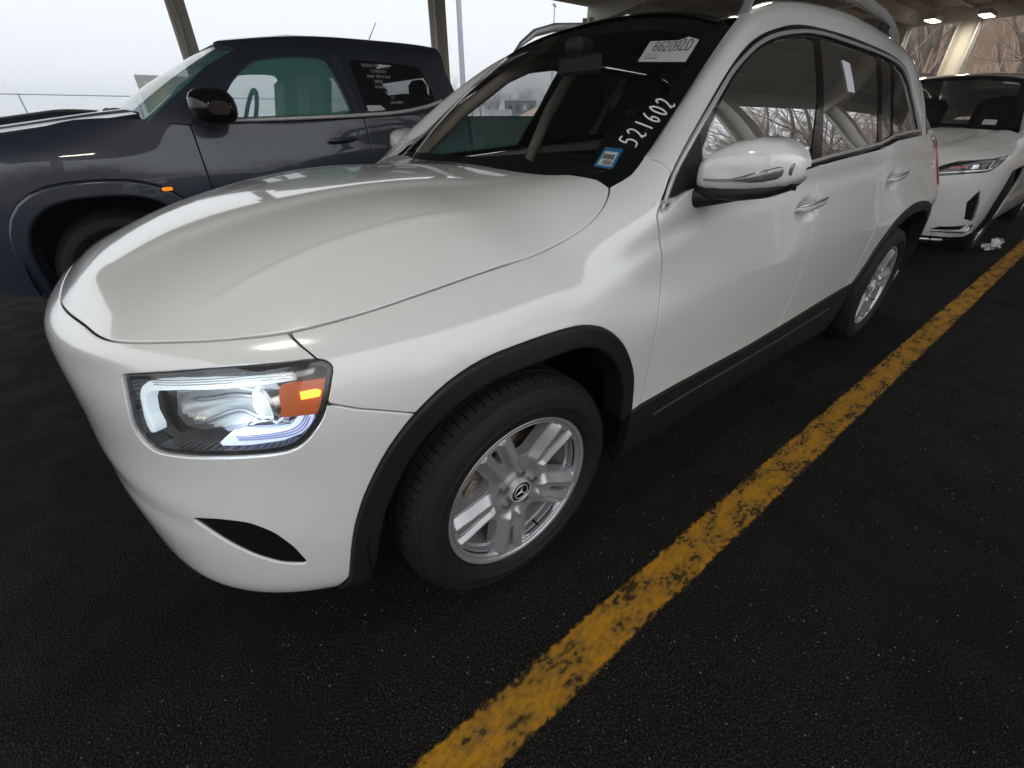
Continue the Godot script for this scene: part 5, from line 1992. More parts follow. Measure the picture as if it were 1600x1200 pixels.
func canopy() -> void:
	var top := 3.46
	var c := thing("parking_canopy", "long cream canopy roof over the parking bays with lit ceiling lamps", "canopy")
	var mb := MB.new()
	box(mb, Vector3(6.45, top + 0.2, -2.15), Vector3(19.7, 0.4, 9.3), 0.02)
	put("ceiling", mb, M.soffit, c)
	for x in [-3.1, 0.35, 4.1, 7.95, 12.0, 16.1]:
		mb = MB.new()
		var w := 0.24
		# a beam whose ends deepen towards the columns
		var prof := [[-6.7, 0.48], [-6.1, 0.48], [-4.6, 0.28], [1.2, 0.28], [2.0, 0.40], [2.42, 0.40]]
		for i in prof.size() - 1:
			var z0: float = prof[i][0]
			var z1: float = prof[i + 1][0]
			var h0: float = prof[i][1]
			var h1: float = prof[i + 1][1]
			for s in [-1.0, 1.0]:
				mb.quad(Vector3(x + s * w / 2, top, z0), Vector3(x + s * w / 2, top, z1), Vector3(x + s * w / 2, top - h1, z1), Vector3(x + s * w / 2, top - h0, z0), Vector3(s, 0, 0))
			mb.quad(Vector3(x - w / 2, top - h0, z0), Vector3(x + w / 2, top - h0, z0), Vector3(x + w / 2, top - h1, z1), Vector3(x - w / 2, top - h1, z1), Vector3.DOWN)
		put("beam", mb, M.steel_cream, c)
	for z in [-6.62, -3.3, 0.0, 2.40]:
		mb = MB.new()
		box(mb, Vector3(6.45, top - 0.12, z), Vector3(19.5, 0.24, 0.16), 0.01)
		put("girder", mb, M.steel_cream, c)
	for i in 15:
		mb = MB.new()
		box(mb, Vector3(6.45, top - 0.035, -6.35 + 0.59 * i), Vector3(19.4, 0.07, 0.07))
		put("purlin", mb, M.soffit, c)
	# columns
	var col := func(label: String, at: Vector3, w: float, d: float, h: float) -> void:
		var o := thing("canopy_column", label, "column", at, "columns holding up the canopy")
		var b := MB.new()
		for s in [-1.0, 1.0]:
			box(b, Vector3(0, h / 2, s * (d / 2 - 0.012)), Vector3(w, h, 0.024), 0.003)
		box(b, Vector3(0, h / 2, 0), Vector3(0.02, h, d - 0.05))
		put("shaft", b, M.steel_cream, o)
		b = MB.new()
		box(b, Vector3(0, 0.012, 0), Vector3(w + 0.12, 0.024, d + 0.12))
		put("base_plate", b, M.steel_cream, o)
		b = MB.new()
		tube(b, PackedVector3Array([Vector3(-w * 0.3, 0.4, d * 0.5 + 0.02), Vector3(-w * 0.3, h * 0.6, d * 0.5 + 0.02), Vector3(-w * 0.1, h * 0.75, d * 0.5 + 0.03), Vector3(-w * 0.32, h - 0.05, d * 0.5 + 0.02)]), 0.012, 6)
		put("conduit", b, M.galvanised, o)
	col.call("cream canopy column rising beyond the pickup's windshield", Vector3(0.42, 0, -6.45), 0.19, 0.19, 3.0)
	col.call("cream canopy column with a cable, rising behind the pickup's rear roof", Vector3(4.1, 0, -6.45), 0.21, 0.21, 3.0)
	col.call("left one of the pair of columns above the windshield's top", Vector3(7.62, 0, -6.45), 0.14, 0.2, 3.0)
	col.call("right one of the pair of columns above the windshield's top", Vector3(8.05, 0, -6.45), 0.22, 0.2, 3.0)
	col.call("cream column right of the roof rail, against the brown woods", Vector3(16.1, 0, -2.18), 0.34, 0.40, 3.2)
	col.call("pale column half hidden by the roof rail's rear end", Vector3(16.1, 0, -3.55), 0.34, 0.40, 3.2)
	var near_names := ["near side canopy column behind the camera", "near side canopy column mirrored in the front door window", "near side canopy column mirrored in the rear door window", "near side canopy column mirrored in the rearmost side window", "near side canopy column at the canopy's far end"]
	for i in 5:
		col.call(near_names[i], Vector3([-2.0, 4.6, 7.95, 12.0, 16.0][i], 0, 2.3), 0.22, 0.22, 3.06)
	# lamps in the ceiling
	for q in [[-1.35, 0.9, "outside the frame above the white crossover's headlight"], [4.6, -1.2, "outside the frame above the white crossover's tail"], [9.9, -1.2, "outside the frame over the far bays"], [15.2, -2.70, "at the canopy's far end, the left one"], [15.4, -1.80, "at the canopy's far end, the right one"]]:
		var o := thing("ceiling_lamp", "lit oblong ceiling lamp %s" % q[2], "lamp", Vector3(q[0], top - 0.30, q[1]), "lit lamps under the canopy")
		mb = MB.new()
		box(mb, Vector3(0, 0.04, 0), Vector3(0.62, 0.08, 0.24), 0.02)
		for s in [-0.2, 0.2]:
			tube(mb, PackedVector3Array([Vector3(s, 0.08, 0), Vector3(s, 0.30, 0)]), 0.010, 6)
		put("lamp_housing", mb, M.steel_cream, o)
		mb = MB.new()
		box(mb, Vector3(0, -0.008, 0), Vector3(0.56, 0.014, 0.18))
		put("lamp_panel", mb, M.lamp_glow, o)
		var al := AreaLight3D.new()
		al.name = "lamp_light"
		al.area_size = Vector2(0.56, 0.18)
		al.light_energy = 0.5
		al.light_color = Color(1.0, 0.96, 0.89)
		al.area_range = 20.0
		al.area_attenuation = 2.0
		al.shadow_enabled = true
		al.position = Vector3(0, -0.020, 0)
		al.rotation_degrees = Vector3(-90, 0, 0)
		o.add_child(al)

# ------------------------------------------------------------------ trees and the distance
func branch(mb: MB, tw: MB, at: Vector3, dir: Vector3, length: float, rad: float, level: int, most: int, r: RandomNumberGenerator) -> void:
	var pts := PackedVector3Array([at])
	var rads := [rad]
	var n := 3 if level < 2 else 2
	var d := dir
	var q := at
	for i in n:
		d = (d + Vector3(r.randf_range(-0.22, 0.22), r.randf_range(-0.08, 0.18), r.randf_range(-0.22, 0.22))).normalized()
		q += d * (length / n)
		pts.append(q)
		rads.append(rad * (1.0 - 0.5 * (i + 1) / n))
	tube(mb if level < 2 else tw, pts, rads, 6 if level == 0 else (4 if level < 2 else 3), false)
	if level >= most:
		return
	var k := 3 if level == 0 else 4
	if level == 0: k = 7
	for i in k:
		var f := r.randf_range(0.35, 1.0) if i > 0 else 1.0
		var s := f * n
		var i0 := mini(int(s), n - 1)
		var p := pts[i0].lerp(pts[i0 + 1], s - i0)
		var side := d.cross(Vector3(r.randf_range(-1, 1), r.randf_range(-1, 1), r.randf_range(-1, 1))).normalized()
		var nd := (d * r.randf_range(0.5, 1.0) + side * r.randf_range(0.5, 0.95) + Vector3.UP * 0.15).normalized()
		branch(mb, tw, p, nd, length * r.randf_range(0.5, 0.72), rad * (1.0 - 0.5 * f) * r.randf_range(0.5, 0.72), level + 1, most, r)

func make_tree(sd: int, h: float, levels := 5) -> Array:
	var r := RandomNumberGenerator.new()
	r.seed = sd
	var a := MB.new()
	var b := MB.new()
	branch(a, b, Vector3(0, -0.2, 0), Vector3.UP, h * 0.45, h * 0.021, 0, levels, r)
	return [a.mesh(M.bark), b.mesh(M.twig)]

func tree(kind: Array, at: Vector3, s: float, turn: float, label: String, group: String) -> void:
	var o := thing("bare_tree", label, "tree", at, group)
	o.rotation.y = turn
	o.scale = Vector3.ONE * s
	for i in 2:
		var m := MeshInstance3D.new()
		m.name = ["trunk", "crown"][i]
		m.mesh = kind[i]
		o.add_child(m)

func background() -> void:
	var kinds := [make_tree(3, 9.0), make_tree(11, 10.0), make_tree(27, 8.5), make_tree(40, 11.0)]
	# wooded bank beyond the canopy's far end
	var bank := Fun.new(func(x: float, z: float) -> Vector3:
		return Vector3(x, -0.3 + 6.5 * smoothstep(20.0, 52.0, x + 0.25 * z) + 0.5 * sin(x * 0.23) * sin(z * 0.19), z), -1.0, 0.05)
	var mb := MB.new()
	panel(mb, bank, V([19, -60, 110, -60, 110, 40, 19, 40]), Vector2(4, 4))
	tag(put("wooded_bank", mb, M.brush, self), "brown leaf covered bank beyond the canopy", "", "", "structure")
	var bank2 := Fun.new(func(x: float, z: float) -> Vector3:
		return Vector3(x, -0.3 + 1.6 * smoothstep(5.5, 24.0, z) + 0.3 * sin(x * 0.33) * sin(z * 0.29), z), -1.0, 0.05)
	mb = MB.new()
	panel(mb, bank2, V([-50, 5.4, 60, 5.4, 60, 70, -50, 70]), Vector2(4, 4))
	tag(put("wooded_bank", mb, M.brush, self), "brown brushy bank on the near side of the lot", "", "", "structure")
	for i in 44:
		var x := rng.randf_range(22.0, 50.0)
		var z := rng.randf_range(-22.0, 8.0)
		tree(kinds[i % 4], bank.at(x, z), rng.randf_range(0.75, 1.15), rng.randf() * TAU, "bare brown tree in the woods beyond the canopy's far end", "bare trees beyond the canopy")
	for i in 66:
		var x := rng.randf_range(7.0, 34.0) if i < 56 else rng.randf_range(-14.0, 7.0)
		var z := rng.randf_range(4.6, 11.0) if i < 56 else rng.randf_range(9.0, 22.0)
		tree(kinds[(i + 1) % 4], bank2.at(x, z), rng.randf_range(0.6, 1.0), rng.randf() * TAU, "bare tree on the near bank, mirrored in the side windows", "bare trees on the near bank")
	# dry brush: one mass of stems
	var sb := MB.new()
	for i in 9:
		var r := RandomNumberGenerator.new()
		r.seed = 100 + i
		var d := Vector3(r.randf_range(-0.45, 0.45), 1.0, r.randf_range(-0.45, 0.45)).normalized()
		var side := d.cross(Vector3(r.randf() - 0.5, 0, r.randf() - 0.5)).normalized()
		var bend := d * r.randf_range(0.7, 1.2)
		tube(sb, PackedVector3Array([Vector3(r.randf() - 0.5, 0, r.randf() - 0.5) * 0.6, Vector3.ZERO + bend * 0.6 + side * 0.1, bend * 1.2 + side * 0.4]), [0.012, 0.009, 0.004], 3, false)
	for w in 2:
		var mm := MultiMesh.new()
		mm.transform_format = MultiMesh.TRANSFORM_3D
		mm.mesh = sb.mesh(M.brush)
		mm.instance_count = 1500 if w == 0 else 1200
		for i in mm.instance_count:
			var at := bank.at(rng.randf_range(20.5, 50.0), rng.randf_range(-26.0, 10.0)) if w == 0 else bank2.at(rng.randf_range(-18.0, 45.0), rng.randf_range(5.6, 18.0))
			var s := rng.randf_range(0.8, 2.2)
			mm.set_instance_transform(i, Transform3D(Basis(Vector3.UP, rng.randf() * TAU).scaled(Vector3(s, s * rng.randf_range(0.8, 1.5), s)), at))
		var mi := MultiMeshInstance3D.new()
		mi.name = numbered("dry_brush", self)
		mi.multimesh = mm
		add_child(mi, true)
		tag(mi, "dry brown brush covering the bank", "", "", "stuff")
	# light poles
	var o := thing("light_pole", "tall grey light pole behind the pickup's cab", "pole", Vector3(12.1, 0, -18.4))
	mb = MB.new()
	tube(mb, PackedVector3Array([Vector3.ZERO, Vector3(0, 9.5, 0)]), [0.13, 0.09], 12)
	put("shaft", mb, M.galvanised, o)
	mb = MB.new()
	box(mb, Vector3(0.35, 9.5, 0), Vector3(0.7, 0.12, 0.3), 0.03)
	put("lamp_head", mb, M.galvanised, o)
	var far := Vector3(-0.55 + 0.903 * 62.0, 0, 1.56 - 62.0)
	o = thing("light_pole", "thin far light pole with twin heads above the windshield", "pole", far)
	mb = MB.new()
	tube(mb, PackedVector3Array([Vector3.ZERO, Vector3(0, 15.6, 0)]), [0.14, 0.09], 8)
	put("shaft", mb, M.galvanised, o)
	mb = MB.new()
	box(mb, Vector3(0, 15.6, 0), Vector3(1.9, 0.14, 0.4), 0.03, Transform3D(Basis(Vector3.UP, 0.7), Vector3.ZERO))
	put("lamp_head", mb, M.galvanised, o)
	# fence with a top rail
	o = thing("rail_fence", "thin grey wire fence with a top rail beyond the pickup's hood", "fence", Vector3(0, 0, -31.5))
	mb = MB.new()
	tube(mb, PackedVector3Array([Vector3(-24, 2.38, 0), Vector3(24, 2.38, 0)]), 0.03, 6)
	put("top_rail", mb, M.galvanised, o)
	for i in 11:
		mb = MB.new()
		tube(mb, PackedVector3Array([Vector3(-21.6 + 4.4 * i, 0, 0), Vector3(-21.6 + 4.4 * i, 2.42, 0)]), 0.035, 6)
		put("post", mb, M.galvanised, o)
	mb = MB.new()
	for i in 15:
		tube(mb, PackedVector3Array([Vector3(-24, 0.15 + 0.15 * i, 0), Vector3(24, 0.15 + 0.15 * i, 0)]), 0.0025, 3, false)
	tag(put("wires", mb, M.galvanised, o), "", "", "", "stuff")
	# the board standing beyond the pickup
	o = thing("sign_board", "back of a framed board beside the pickup's windshield", "sign", Vector3(1.12, 0, -20.5))
	mb = MB.new()
	box(mb, Vector3(0, 2.0, 0), Vector3(1.75, 1.25, 0.12), 0.02)
	put("panel", mb, M.board_back, o)
	mb = MB.new()
	box(mb, Vector3(-0.32, 2.02, 0.07), Vector3(0.72, 0.78, 0.03), 0.01)
	put("inset_panel", mb, M.board_tan, o)
	for s in [-1.0, 1.0]:
		mb = MB.new()
		box(mb, Vector3(s * 0.7, 0.7, 0), Vector3(0.09, 1.4, 0.09), 0.01)
		put("post", mb, M.board_back, o)
	# far side seen through the windshield
	var D := func(px_slope: float, d: float) -> Vector3:
		return Vector3(-0.553 + px_slope * d, 0, 1.562 - d)
	o = thing("house_shell", "far grey house shell with dark window openings, seen through the windshield", "house", D.call(0.80, 100.0))
	o.rotation.y = -0.6
	mb = MB.new()
	box(mb, Vector3(0, 2.6, 0), Vector3(7.6, 5.2, 5.0))
	put("wall", mb, M.grey_wall, o)
	for i in 4:
		for j in 2:
			mb = MB.new()
			box(mb, Vector3(-2.7 + 1.8 * i, 1.4 + 2.3 * j, 2.53), Vector3(0.9, 1.2, 0.08))
			put("window", mb, M.cabin_black if (i + j) % 3 else M.cream_wall, o)
	mb = MB.new()
	box(mb, Vector3(0, 5.3, 0), Vector3(8.0, 0.25, 5.4))
	put("roof", mb, M.cream_wall, o)
	for q in [[0.735, 85.0, 5.0, 2.6, "white site trailer left of the far house"], [0.865, 95.0, 2.2, 4.6, "tall white container right of the far house"]]:
		o = thing("site_trailer", q[4], "trailer", D.call(q[0], q[1]))
		o.rotation.y = -0.6
		mb = MB.new()
		box(mb, Vector3(0, q[3] / 2 + 0.4, 0), Vector3(q[2], q[3], 2.4), 0.03)
		put("body", mb, M.white_box, o)
		mb = MB.new()
		box(mb, Vector3(0, 0.2, 0), Vector3(q[2] * 0.8, 0.4, 2.0))
		put("undercarriage", mb, M.grey_wall, o)
	for i in 16:
		var s := 0.60 + 0.026 * i
		tree(kinds[i % 4], D.call(s, 105.0 + 6.0 * sin(i * 2.3)), 1.0 + 0.25 * sin(i * 1.7), i * 1.3, "bare hazy tree behind the far house, seen through the windshield", "bare trees far across the lot")

# ------------------------------------------------------------------ the other vehicles
func corner(k: float) -> Array:
	var fa := [[1, 0], [0.985, 0.225], [0.945, 0.435], [0.872, 0.62], [0.77, 0.775], [0.62, 0.885], [0.44, 0.955], [0.23, 0.988]]
	var fb := [[1, 0], [0.995, 0.24], [0.972, 0.455], [0.925, 0.645], [0.83, 0.79], [0.68, 0.895], [0.48, 0.958], [0.25, 0.988]]
	var r := []
	for i in 8:
		r.append([lerpf(fa[i][0], fb[i][0], k), lerpf(fa[i][1], fb[i][1], k)])
	return r

func others() -> void:
	pickup()
	crossover()

func side_uv(s: Srf, x: float, y: float, u0: float, v0: float) -> Vector2:
	return on_side(s, x, y, u0, v0)

func pickup() -> void:
	var t := thing("pickup_truck", "dark slate crew cab pickup parked beyond the white crossover", "pickup", Vector3(-0.80, 0, -3.04))
	var paint: Material = M.slate_paint
	# side surface: rows bottom to top, stations front centre to tail
	var rows := [[0.45, -0.90, 0.42, 0.895], [0.62, -0.95, 0.60, 0.930], [0.80, -0.97, 0.80, 0.942], [0.97, -0.96, 0.97, 0.938], [1.03, -0.93, 1.10, 0.915]]
	var sx := [0.1, 0.45, 1.0, 1.7, 2.4, 3.2, 4.2]
	var cols := []
	for r in rows:
		var c := PackedVector3Array()
		for q in corner(0.9):
			c.append(Vector3(0.1 + (r[1] - 0.1) * q[0], r[0] + (r[2] - r[0]) * minf(1.0, (1.0 - q[0]) / 0.6), r[3] * q[1]))
		for x in sx:
			c.append(Vector3(x, r[2], r[3]))
		cols.append(c)
	var top := PackedVector3Array([Vector3(-0.90, 1.07, 0), Vector3(-0.89, 1.072, 0.21), Vector3(-0.865, 1.075, 0.40), Vector3(-0.81, 1.085, 0.57), Vector3(-0.72, 1.105, 0.69), Vector3(-0.57, 1.135, 0.765), Vector3(-0.37, 1.175, 0.805), Vector3(-0.15, 1.218, 0.82), Vector3(0.1, 1.265, 0.835), Vector3(0.45, 1.232, 0.888), Vector3(1.0, 1.240, 0.889), Vector3(1.7, 1.262, 0.889), Vector3(2.4, 1.30, 0.886), Vector3(3.2, 1.27, 0.885), Vector3(4.2, 1.27, 0.88)])
	var inn := PackedVector3Array([Vector3(-0.85, 1.09, 0), Vector3(-0.84, 1.092, 0.19), Vector3(-0.81, 1.096, 0.36), Vector3(-0.76, 1.106, 0.51), Vector3(-0.67, 1.125, 0.62), Vector3(-0.53, 1.155, 0.69), Vector3(-0.34, 1.195, 0.73), Vector3(-0.13, 1.24, 0.75), Vector3(0.12, 1.29, 0.77), Vector3(0.45, 1.33, 0.862), Vector3(1.0, 1.34, 0.858), Vector3(1.7, 1.36, 0.858), Vector3(2.4, 1.39, 0.853), Vector3(3.2, 1.30, 0.85), Vector3(4.2, 1.30, 0.85)])
	cols.append(top)
	cols.append(inn)
	var pts := PackedVector3Array()
	for i in 15:
		for j in 7:
			pts.append(cols[j][i])
	var S := Tens.new(pts, 15, 7)
	var P := func(a: Array) -> PackedVector2Array:
		var o := PackedVector2Array()
		for q in V(a):
			var u0 := 7.0 + q.x * 1.5 if q.x < 0.45 else 9.0 + (q.x - 0.45) * 1.45
			o.append(on_side(S, q.x, q.y, u0, 3.0))
		return o
	var arch := PackedVector2Array()
	var flare_in := PackedVector2Array()
	for i in 25:
		var a := deg_to_rad(190.0 - 200.0 * i / 24.0)
		var sq := 1.0 + 0.10 * pow(sin(2.0 * a), 2.0)
		arch.append(P.call([cos(a) * 0.50 * sq, 0.41 + sin(a) * 0.545 * sq])[0])
		flare_in.append(P.call([cos(a) * 0.425 * sq, 0.41 + sin(a) * 0.455 * sq])[0])
	var st := Vector2(0.25, 0.25)
	var mb := MB.new()
	# front fender with the nose
	var fend := join([PackedVector2Array([Vector2(0.02, 0.1), Vector2(0.02, 5.0), Vector2(2, 5.0), Vector2(4, 5.0), Vector2(6, 5.0), Vector2(8.0, 5.0)]), P.call([0.34, 1.262, 0.50, 1.235, 0.575, 1.228, 0.572, 1.0, 0.575, 0.7, 0.57, 0.44]), rev(arch)])
	panel(mb, S, fend, st, {"gap": 0.0025, "r": 0.004, "depth": 0.03})
	both("front_fender", mb, paint, t)
	mb = MB.new()
	panel(mb, S, P.call([0.575, 1.228, 1.70, 1.262, 1.712, 1.0, 1.712, 0.7, 1.70, 0.44, 0.57, 0.44, 0.575, 0.7, 0.572, 1.0]), st, {"gap": 0.0025, "r": 0.004, "depth": 0.03})
	var fd := both("front_door", mb, paint, t)
	mb = MB.new()
	panel(mb, S, P.call([1.70, 1.262, 2.10, 1.285, 2.40, 1.30, 2.46, 1.10, 2.44, 0.9, 2.36, 0.7, 2.33, 0.44, 1.70, 0.44, 1.712, 0.7, 1.712, 1.0]), st, {"gap": 0.0025, "r": 0.004, "depth": 0.03})
	var rd := both("rear_door", mb, paint, t)
	mb = MB.new()
	panel(mb, S, P.call([2.40, 1.30, 2.62, 1.29, 2.63, 1.0, 2.63, 0.44, 2.33, 0.44, 2.36, 0.7, 2.44, 0.9, 2.46, 1.10]), st, {"gap": 0.0025, "r": 0.004, "depth": 0.03})
	both("cab_corner", mb, paint, t)
	mb = MB.new()
	panel(mb, S, P.call([2.66, 1.27, 4.15, 1.27, 4.15, 0.5, 3.75, 0.5, 3.70, 0.70, 3.50, 0.85, 3.26, 0.89, 3.02, 0.85, 2.82, 0.70, 2.77, 0.5, 2.66, 0.5]), st, {"gap": 0.0025, "r": 0.004, "depth": 0.03})
	mb.quad(Vector3(2.66, 1.272, 0.86), Vector3(4.15, 1.272, 0.86), Vector3(4.15, 1.272, 0.80), Vector3(2.66, 1.272, 0.80), Vector3.UP)
	mb.quad(Vector3(2.66, 1.272, 0.80), Vector3(4.15, 1.272, 0.80), Vector3(4.15, 0.7, 0.80), Vector3(2.66, 0.7, 0.80), Vector3.FORWARD)
	both("bed_side", mb, paint, t)
	# flares over the wheels
	for e in 2:
		mb = MB.new()
		if e == 0:
			panel(mb, S, join([arch, rev(flare_in)]), Vector2(0.2, 0.2), {"off": 0.028, "r": 0.016, "depth": 0.11})
		else:
			var o1 := PackedVector2Array()
			var o2 := PackedVector2Array()
			for i in 25:
				var a := deg_to_rad(190.0 - 200.0 * i / 24.0)
				o1.append(P.call([3.26 + cos(a) * 0.50, 0.40 + sin(a) * 0.50])[0])
				o2.append(P.call([3.26 + cos(a) * 0.42, 0.40 + sin(a) * 0.43])[0])
			panel(mb, S, join([o1, rev(o2)]), Vector2(0.2, 0.2), {"off": 0.028, "r": 0.012, "depth": 0.10})
		var fl := both("wheel_flare", mb, paint, t)
		if e == 0:
			mb = MB.new()
			var at := S.at(P.call([0.33, 0.885])[0].x, P.call([0.33, 0.885])[0].y, 0.028)
			box(mb, at, Vector3(0.055, 0.020, 0.012), 0.005)
			put("marker_lamp", mb, M.amber_marker, fl[0])
	# greenhouse
	var gz := [[1.12, 0.905], [1.25, 0.888], [1.40, 0.835], [1.55, 0.770], [1.645, 0.715], [1.70, 0.640], [1.725, 0.50]]
	var gx := [0.2, 0.8, 1.4, 2.0, 2.4, 2.75]
	var gp := PackedVector3Array()
	for i in 6:
		for q in gz:
			var arcf: float = [0.0, 0.0, 0.0, 0.0, -0.012, -0.035][i]
			var yy: float = q[0] + [-0.08, -0.030, 0.045, 0.062, 0.060, 0.030][i] * smoothstep(1.5, 1.7, q[0])
			gp.append(Vector3(gx[i], yy, q[1] + arcf))
	var GS := Tens.new(gp, 6, 7)
	var Q := func(a: Array) -> PackedVector2Array:
		var o := PackedVector2Array()
		for q in V(a):
			o.append(on_side(GS, q.x, q.y, 2.0, 2.0))
		return o
	var w1 := rounded(Q.call([0.70, 1.262, 1.62, 1.292, 1.585, 1.47, 1.525, 1.625, 1.28, 1.622, 1.06, 1.590, 0.90, 1.48]), 0.16)
	var w2 := rounded(Q.call([1.735, 1.297, 2.05, 1.318, 2.30, 1.362, 2.36, 1.39, 2.345, 1.50, 2.29, 1.605, 2.1, 1.620, 1.705, 1.632, 1.725, 1.47]), 0.16)
	var shell := join([Q.call([0.36, 1.245, 0.66, 1.46, 0.97, 1.64]), PackedVector2Array([Vector2(1.12, 5.0), Vector2(1.30, 6.0), Vector2(4.05, 6.0), Vector2(4.35, 5.2)]), Q.call([2.53, 1.60, 2.575, 1.45, 2.63, 1.285, 2.40, 1.30, 2.10, 1.285, 1.70, 1.262, 1.0, 1.240, 0.575, 1.228])])
	mb = MB.new()
	panel(mb, GS, shell, Vector2(0.2, 0.25), {"holes": [w1, w2], "r": 0.004, "depth": 0.03})
	both("cab_frame", mb, paint, t)
	mb = MB.new()
	panel(mb, GS, w1, Vector2(0.25, 0.25), {"off": -0.012, "gap": -0.01})
	var g1 := both("door_window", mb, M.truck_glass, t)
	mb = MB.new()
	panel(mb, GS, w2, Vector2(0.25, 0.25), {"off": -0.012, "gap": -0.01})
	var g2 := both("rear_door_window", mb, M.truck_tint, t)
	# bright strip under the windows
	mb = MB.new()
	var row := PackedVector3Array()
	for q in smooth(V([0.80, 1.246, 1.2, 1.258, 1.7, 1.277, 2.0, 1.297, 2.25, 1.335, 2.42, 1.378]), 5):
		var uv := on_side(GS, q.x, q.y, 2.0, 1.5)
		row.append(GS.at(uv.x, uv.y, 0.004))
	tube(mb, row, 0.013, 8)
	both("window_strip", mb, M.white_chrome, t)
	# pillar seam between the doors
	mb = MB.new()
	panel(mb, GS, Q.call([1.655, 1.275, 1.690, 1.277, 1.66, 1.47, 1.625, 1.645, 1.585, 1.645, 1.625, 1.47]), Vector2(0.25, 0.25), {"off": 0.002, "r": 0.002, "depth": 0.004})
	both("door_pillar", mb, M.slate_satin, t)
	# roof
	mb = MB.new()
	var rp := PackedVector3Array()
	for i in 8:
		var u := lerpf(1.31, 4.4, i / 7.0)
		var e := GS.at(u, 5.98)
		for s in [-1.0, -0.5, 0.0, 0.5, 1.0]:
			if i == 0:
				var b: float = s * s
				rp.append(Vector3(lerpf(0.925, 1.0, b), lerpf(1.717, 1.668, b), 0.700 * s))
				continue
			rp.append(Vector3(e.x, e.y + 0.016 * (1.0 - s * s), e.z * s))
	var RS := Tens.new(rp, 8, 5, -1.0)
	panel(mb, RS, V([0, 0, 7, 0, 7, 4, 0, 4]), Vector2(0.5, 0.5))
	put("roof", mb, paint, t)
	# windshield
	var wp := PackedVector3Array()
	for s in [-1.0, -0.66, -0.33, 0.0, 0.33, 0.66, 1.0]:
		var b: float = s * s
		wp.append_array(PackedVector3Array([Vector3(lerpf(0.16, 0.37, b), lerpf(1.285, 1.245, b), 0.845 * s), Vector3(lerpf(0.53, 0.67, b), lerpf(1.51, 1.46, b), 0.780 * s), Vector3(lerpf(0.93, 1.01, b), lerpf(1.722, 1.668, b), 0.700 * s)]))
	var WS := Tens.new(wp, 7, 3, 1.0)
	mb = MB.new()
	panel(mb, WS, V([0.02, 0, 5.98, 0, 5.98, 2, 0.02, 2]), Vector2(0.25, 0.25), {"off": 0.0})
	put("windshield", mb, M.truck_glass, t)
	# hood with its dark raised middle
	var hspl := Spl.new([-0.92, 1.045, -0.86, 1.09, -0.72, 1.14, -0.5, 1.19, -0.2, 1.24, 0.1, 1.285, 0.4, 1.32])
	var HS := Fun.new(func(x: float, z: float) -> Vector3:
		var a := absf(z) / 0.83
		var y := hspl.at(x) - 0.03 * a * a * a
		y += 0.020 * exp(-pow((absf(z) - 0.62) / 0.09, 2.0)) * smoothstep(-0.85, -0.5, x)
		y += 0.052 / (1.0 + exp((absf(z) - 0.40) / 0.03)) * smoothstep(-0.86, -0.45, x) * (1.0 - smoothstep(-0.1, 0.30, x))
		return Vector3(x, y, z), -1.0, 0.003)
	var ho := PackedVector2Array()
	for i in 33:
		var u := 8.35 * i / 32.0
		S.ev(u, 5.0)
		ho.append(Vector2(S.p.x, S.p.z - 0.004))
	ho.append(Vector2(0.34, 0.80))
	ho.append(Vector2(0.24, 0.5))
	ho.append(Vector2(0.20, 0.0))
	var hm := PackedVector2Array()
	for q in ho:
		if q.y > 0.004:
			hm.append(Vector2(q.x, -q.y))
	hm.reverse()
	ho[0].y = 0.0
	mb = MB.new()
	panel(mb, HS, join([ho, hm]), Vector2(0.04, 0.03), {"gap": 0.003, "r": 0.005, "depth": 0.03})
	put("hood", mb, paint, t)
	mb = MB.new()
	panel(mb, HS, rounded(V([-0.60, -0.34, 0.14, -0.40, 0.14, 0.40, -0.60, 0.34]), 0.1), Vector2(0.04, 0.03), {"off": 0.004, "r": 0.002, "depth": 0.003})
	put("hood_insert", mb, M.black_plastic, t)
	mb = MB.new()
	for i in 10:
		var za := -0.8 + 0.16 * i
		mb.quad(Vector3(0.2, 1.262, za), Vector3(0.2, 1.262, za + 0.16), Vector3(0.40, 1.25, za + 0.16), Vector3(0.40, 1.25, za), Vector3.UP)
	put("cowl", mb, M.black_plastic, t)
	for i in 2:
		mb = MB.new()
		tube(mb, PackedVector3Array([WS.at(1.0 + 2.2 * i, 0.05, 0.02), WS.at(2.3 + 2.2 * i, 0.10, 0.02), WS.at(3.4 + 2.2 * i, 0.08, 0.02)]), 0.010, 6)
		put("wiper", mb, M.black_plastic, t)
	# door mirrors
	mb = MB.new()
	var rr := []
	for q in [[0.985, 1.255, 1.345, 0.66, 0.76], [1.005, 1.235, 1.395, 0.605, 0.80], [1.06, 1.222, 1.415, 0.575, 0.82], [1.15, 1.222, 1.412, 0.575, 0.82], [1.205, 1.240, 1.385, 0.61, 0.80], [1.225, 1.275, 1.345, 0.66, 0.77]]:
		var ring := PackedVector3Array()
		for j in 18:
			var a := TAU * j / 18
			ring.append(Vector3((q[3] + q[4]) / 2 + (q[4] - q[3]) / 2 * signf(cos(a)) * pow(absf(cos(a)), 0.75), (q[1] + q[2]) / 2 + (q[2] - q[1]) / 2 * signf(sin(a)) * pow(absf(sin(a)), 0.75), q[0]))
		rr.append(ring)
	sweep(mb, rr, true, true)
	var mir := both("door_mirror", mb, M.gloss_black, t)
	mb = MB.new()
	tube(mb, PackedVector3Array([Vector3(0.72, 1.262, 0.87), Vector3(0.72, 1.268, 0.94), Vector3(0.72, 1.28, 1.02)]), [0.055, 0.036, 0.04], 10)
	put("mirror_arm", mb, M.gloss_black, mir[0])
	mb = MB.new()
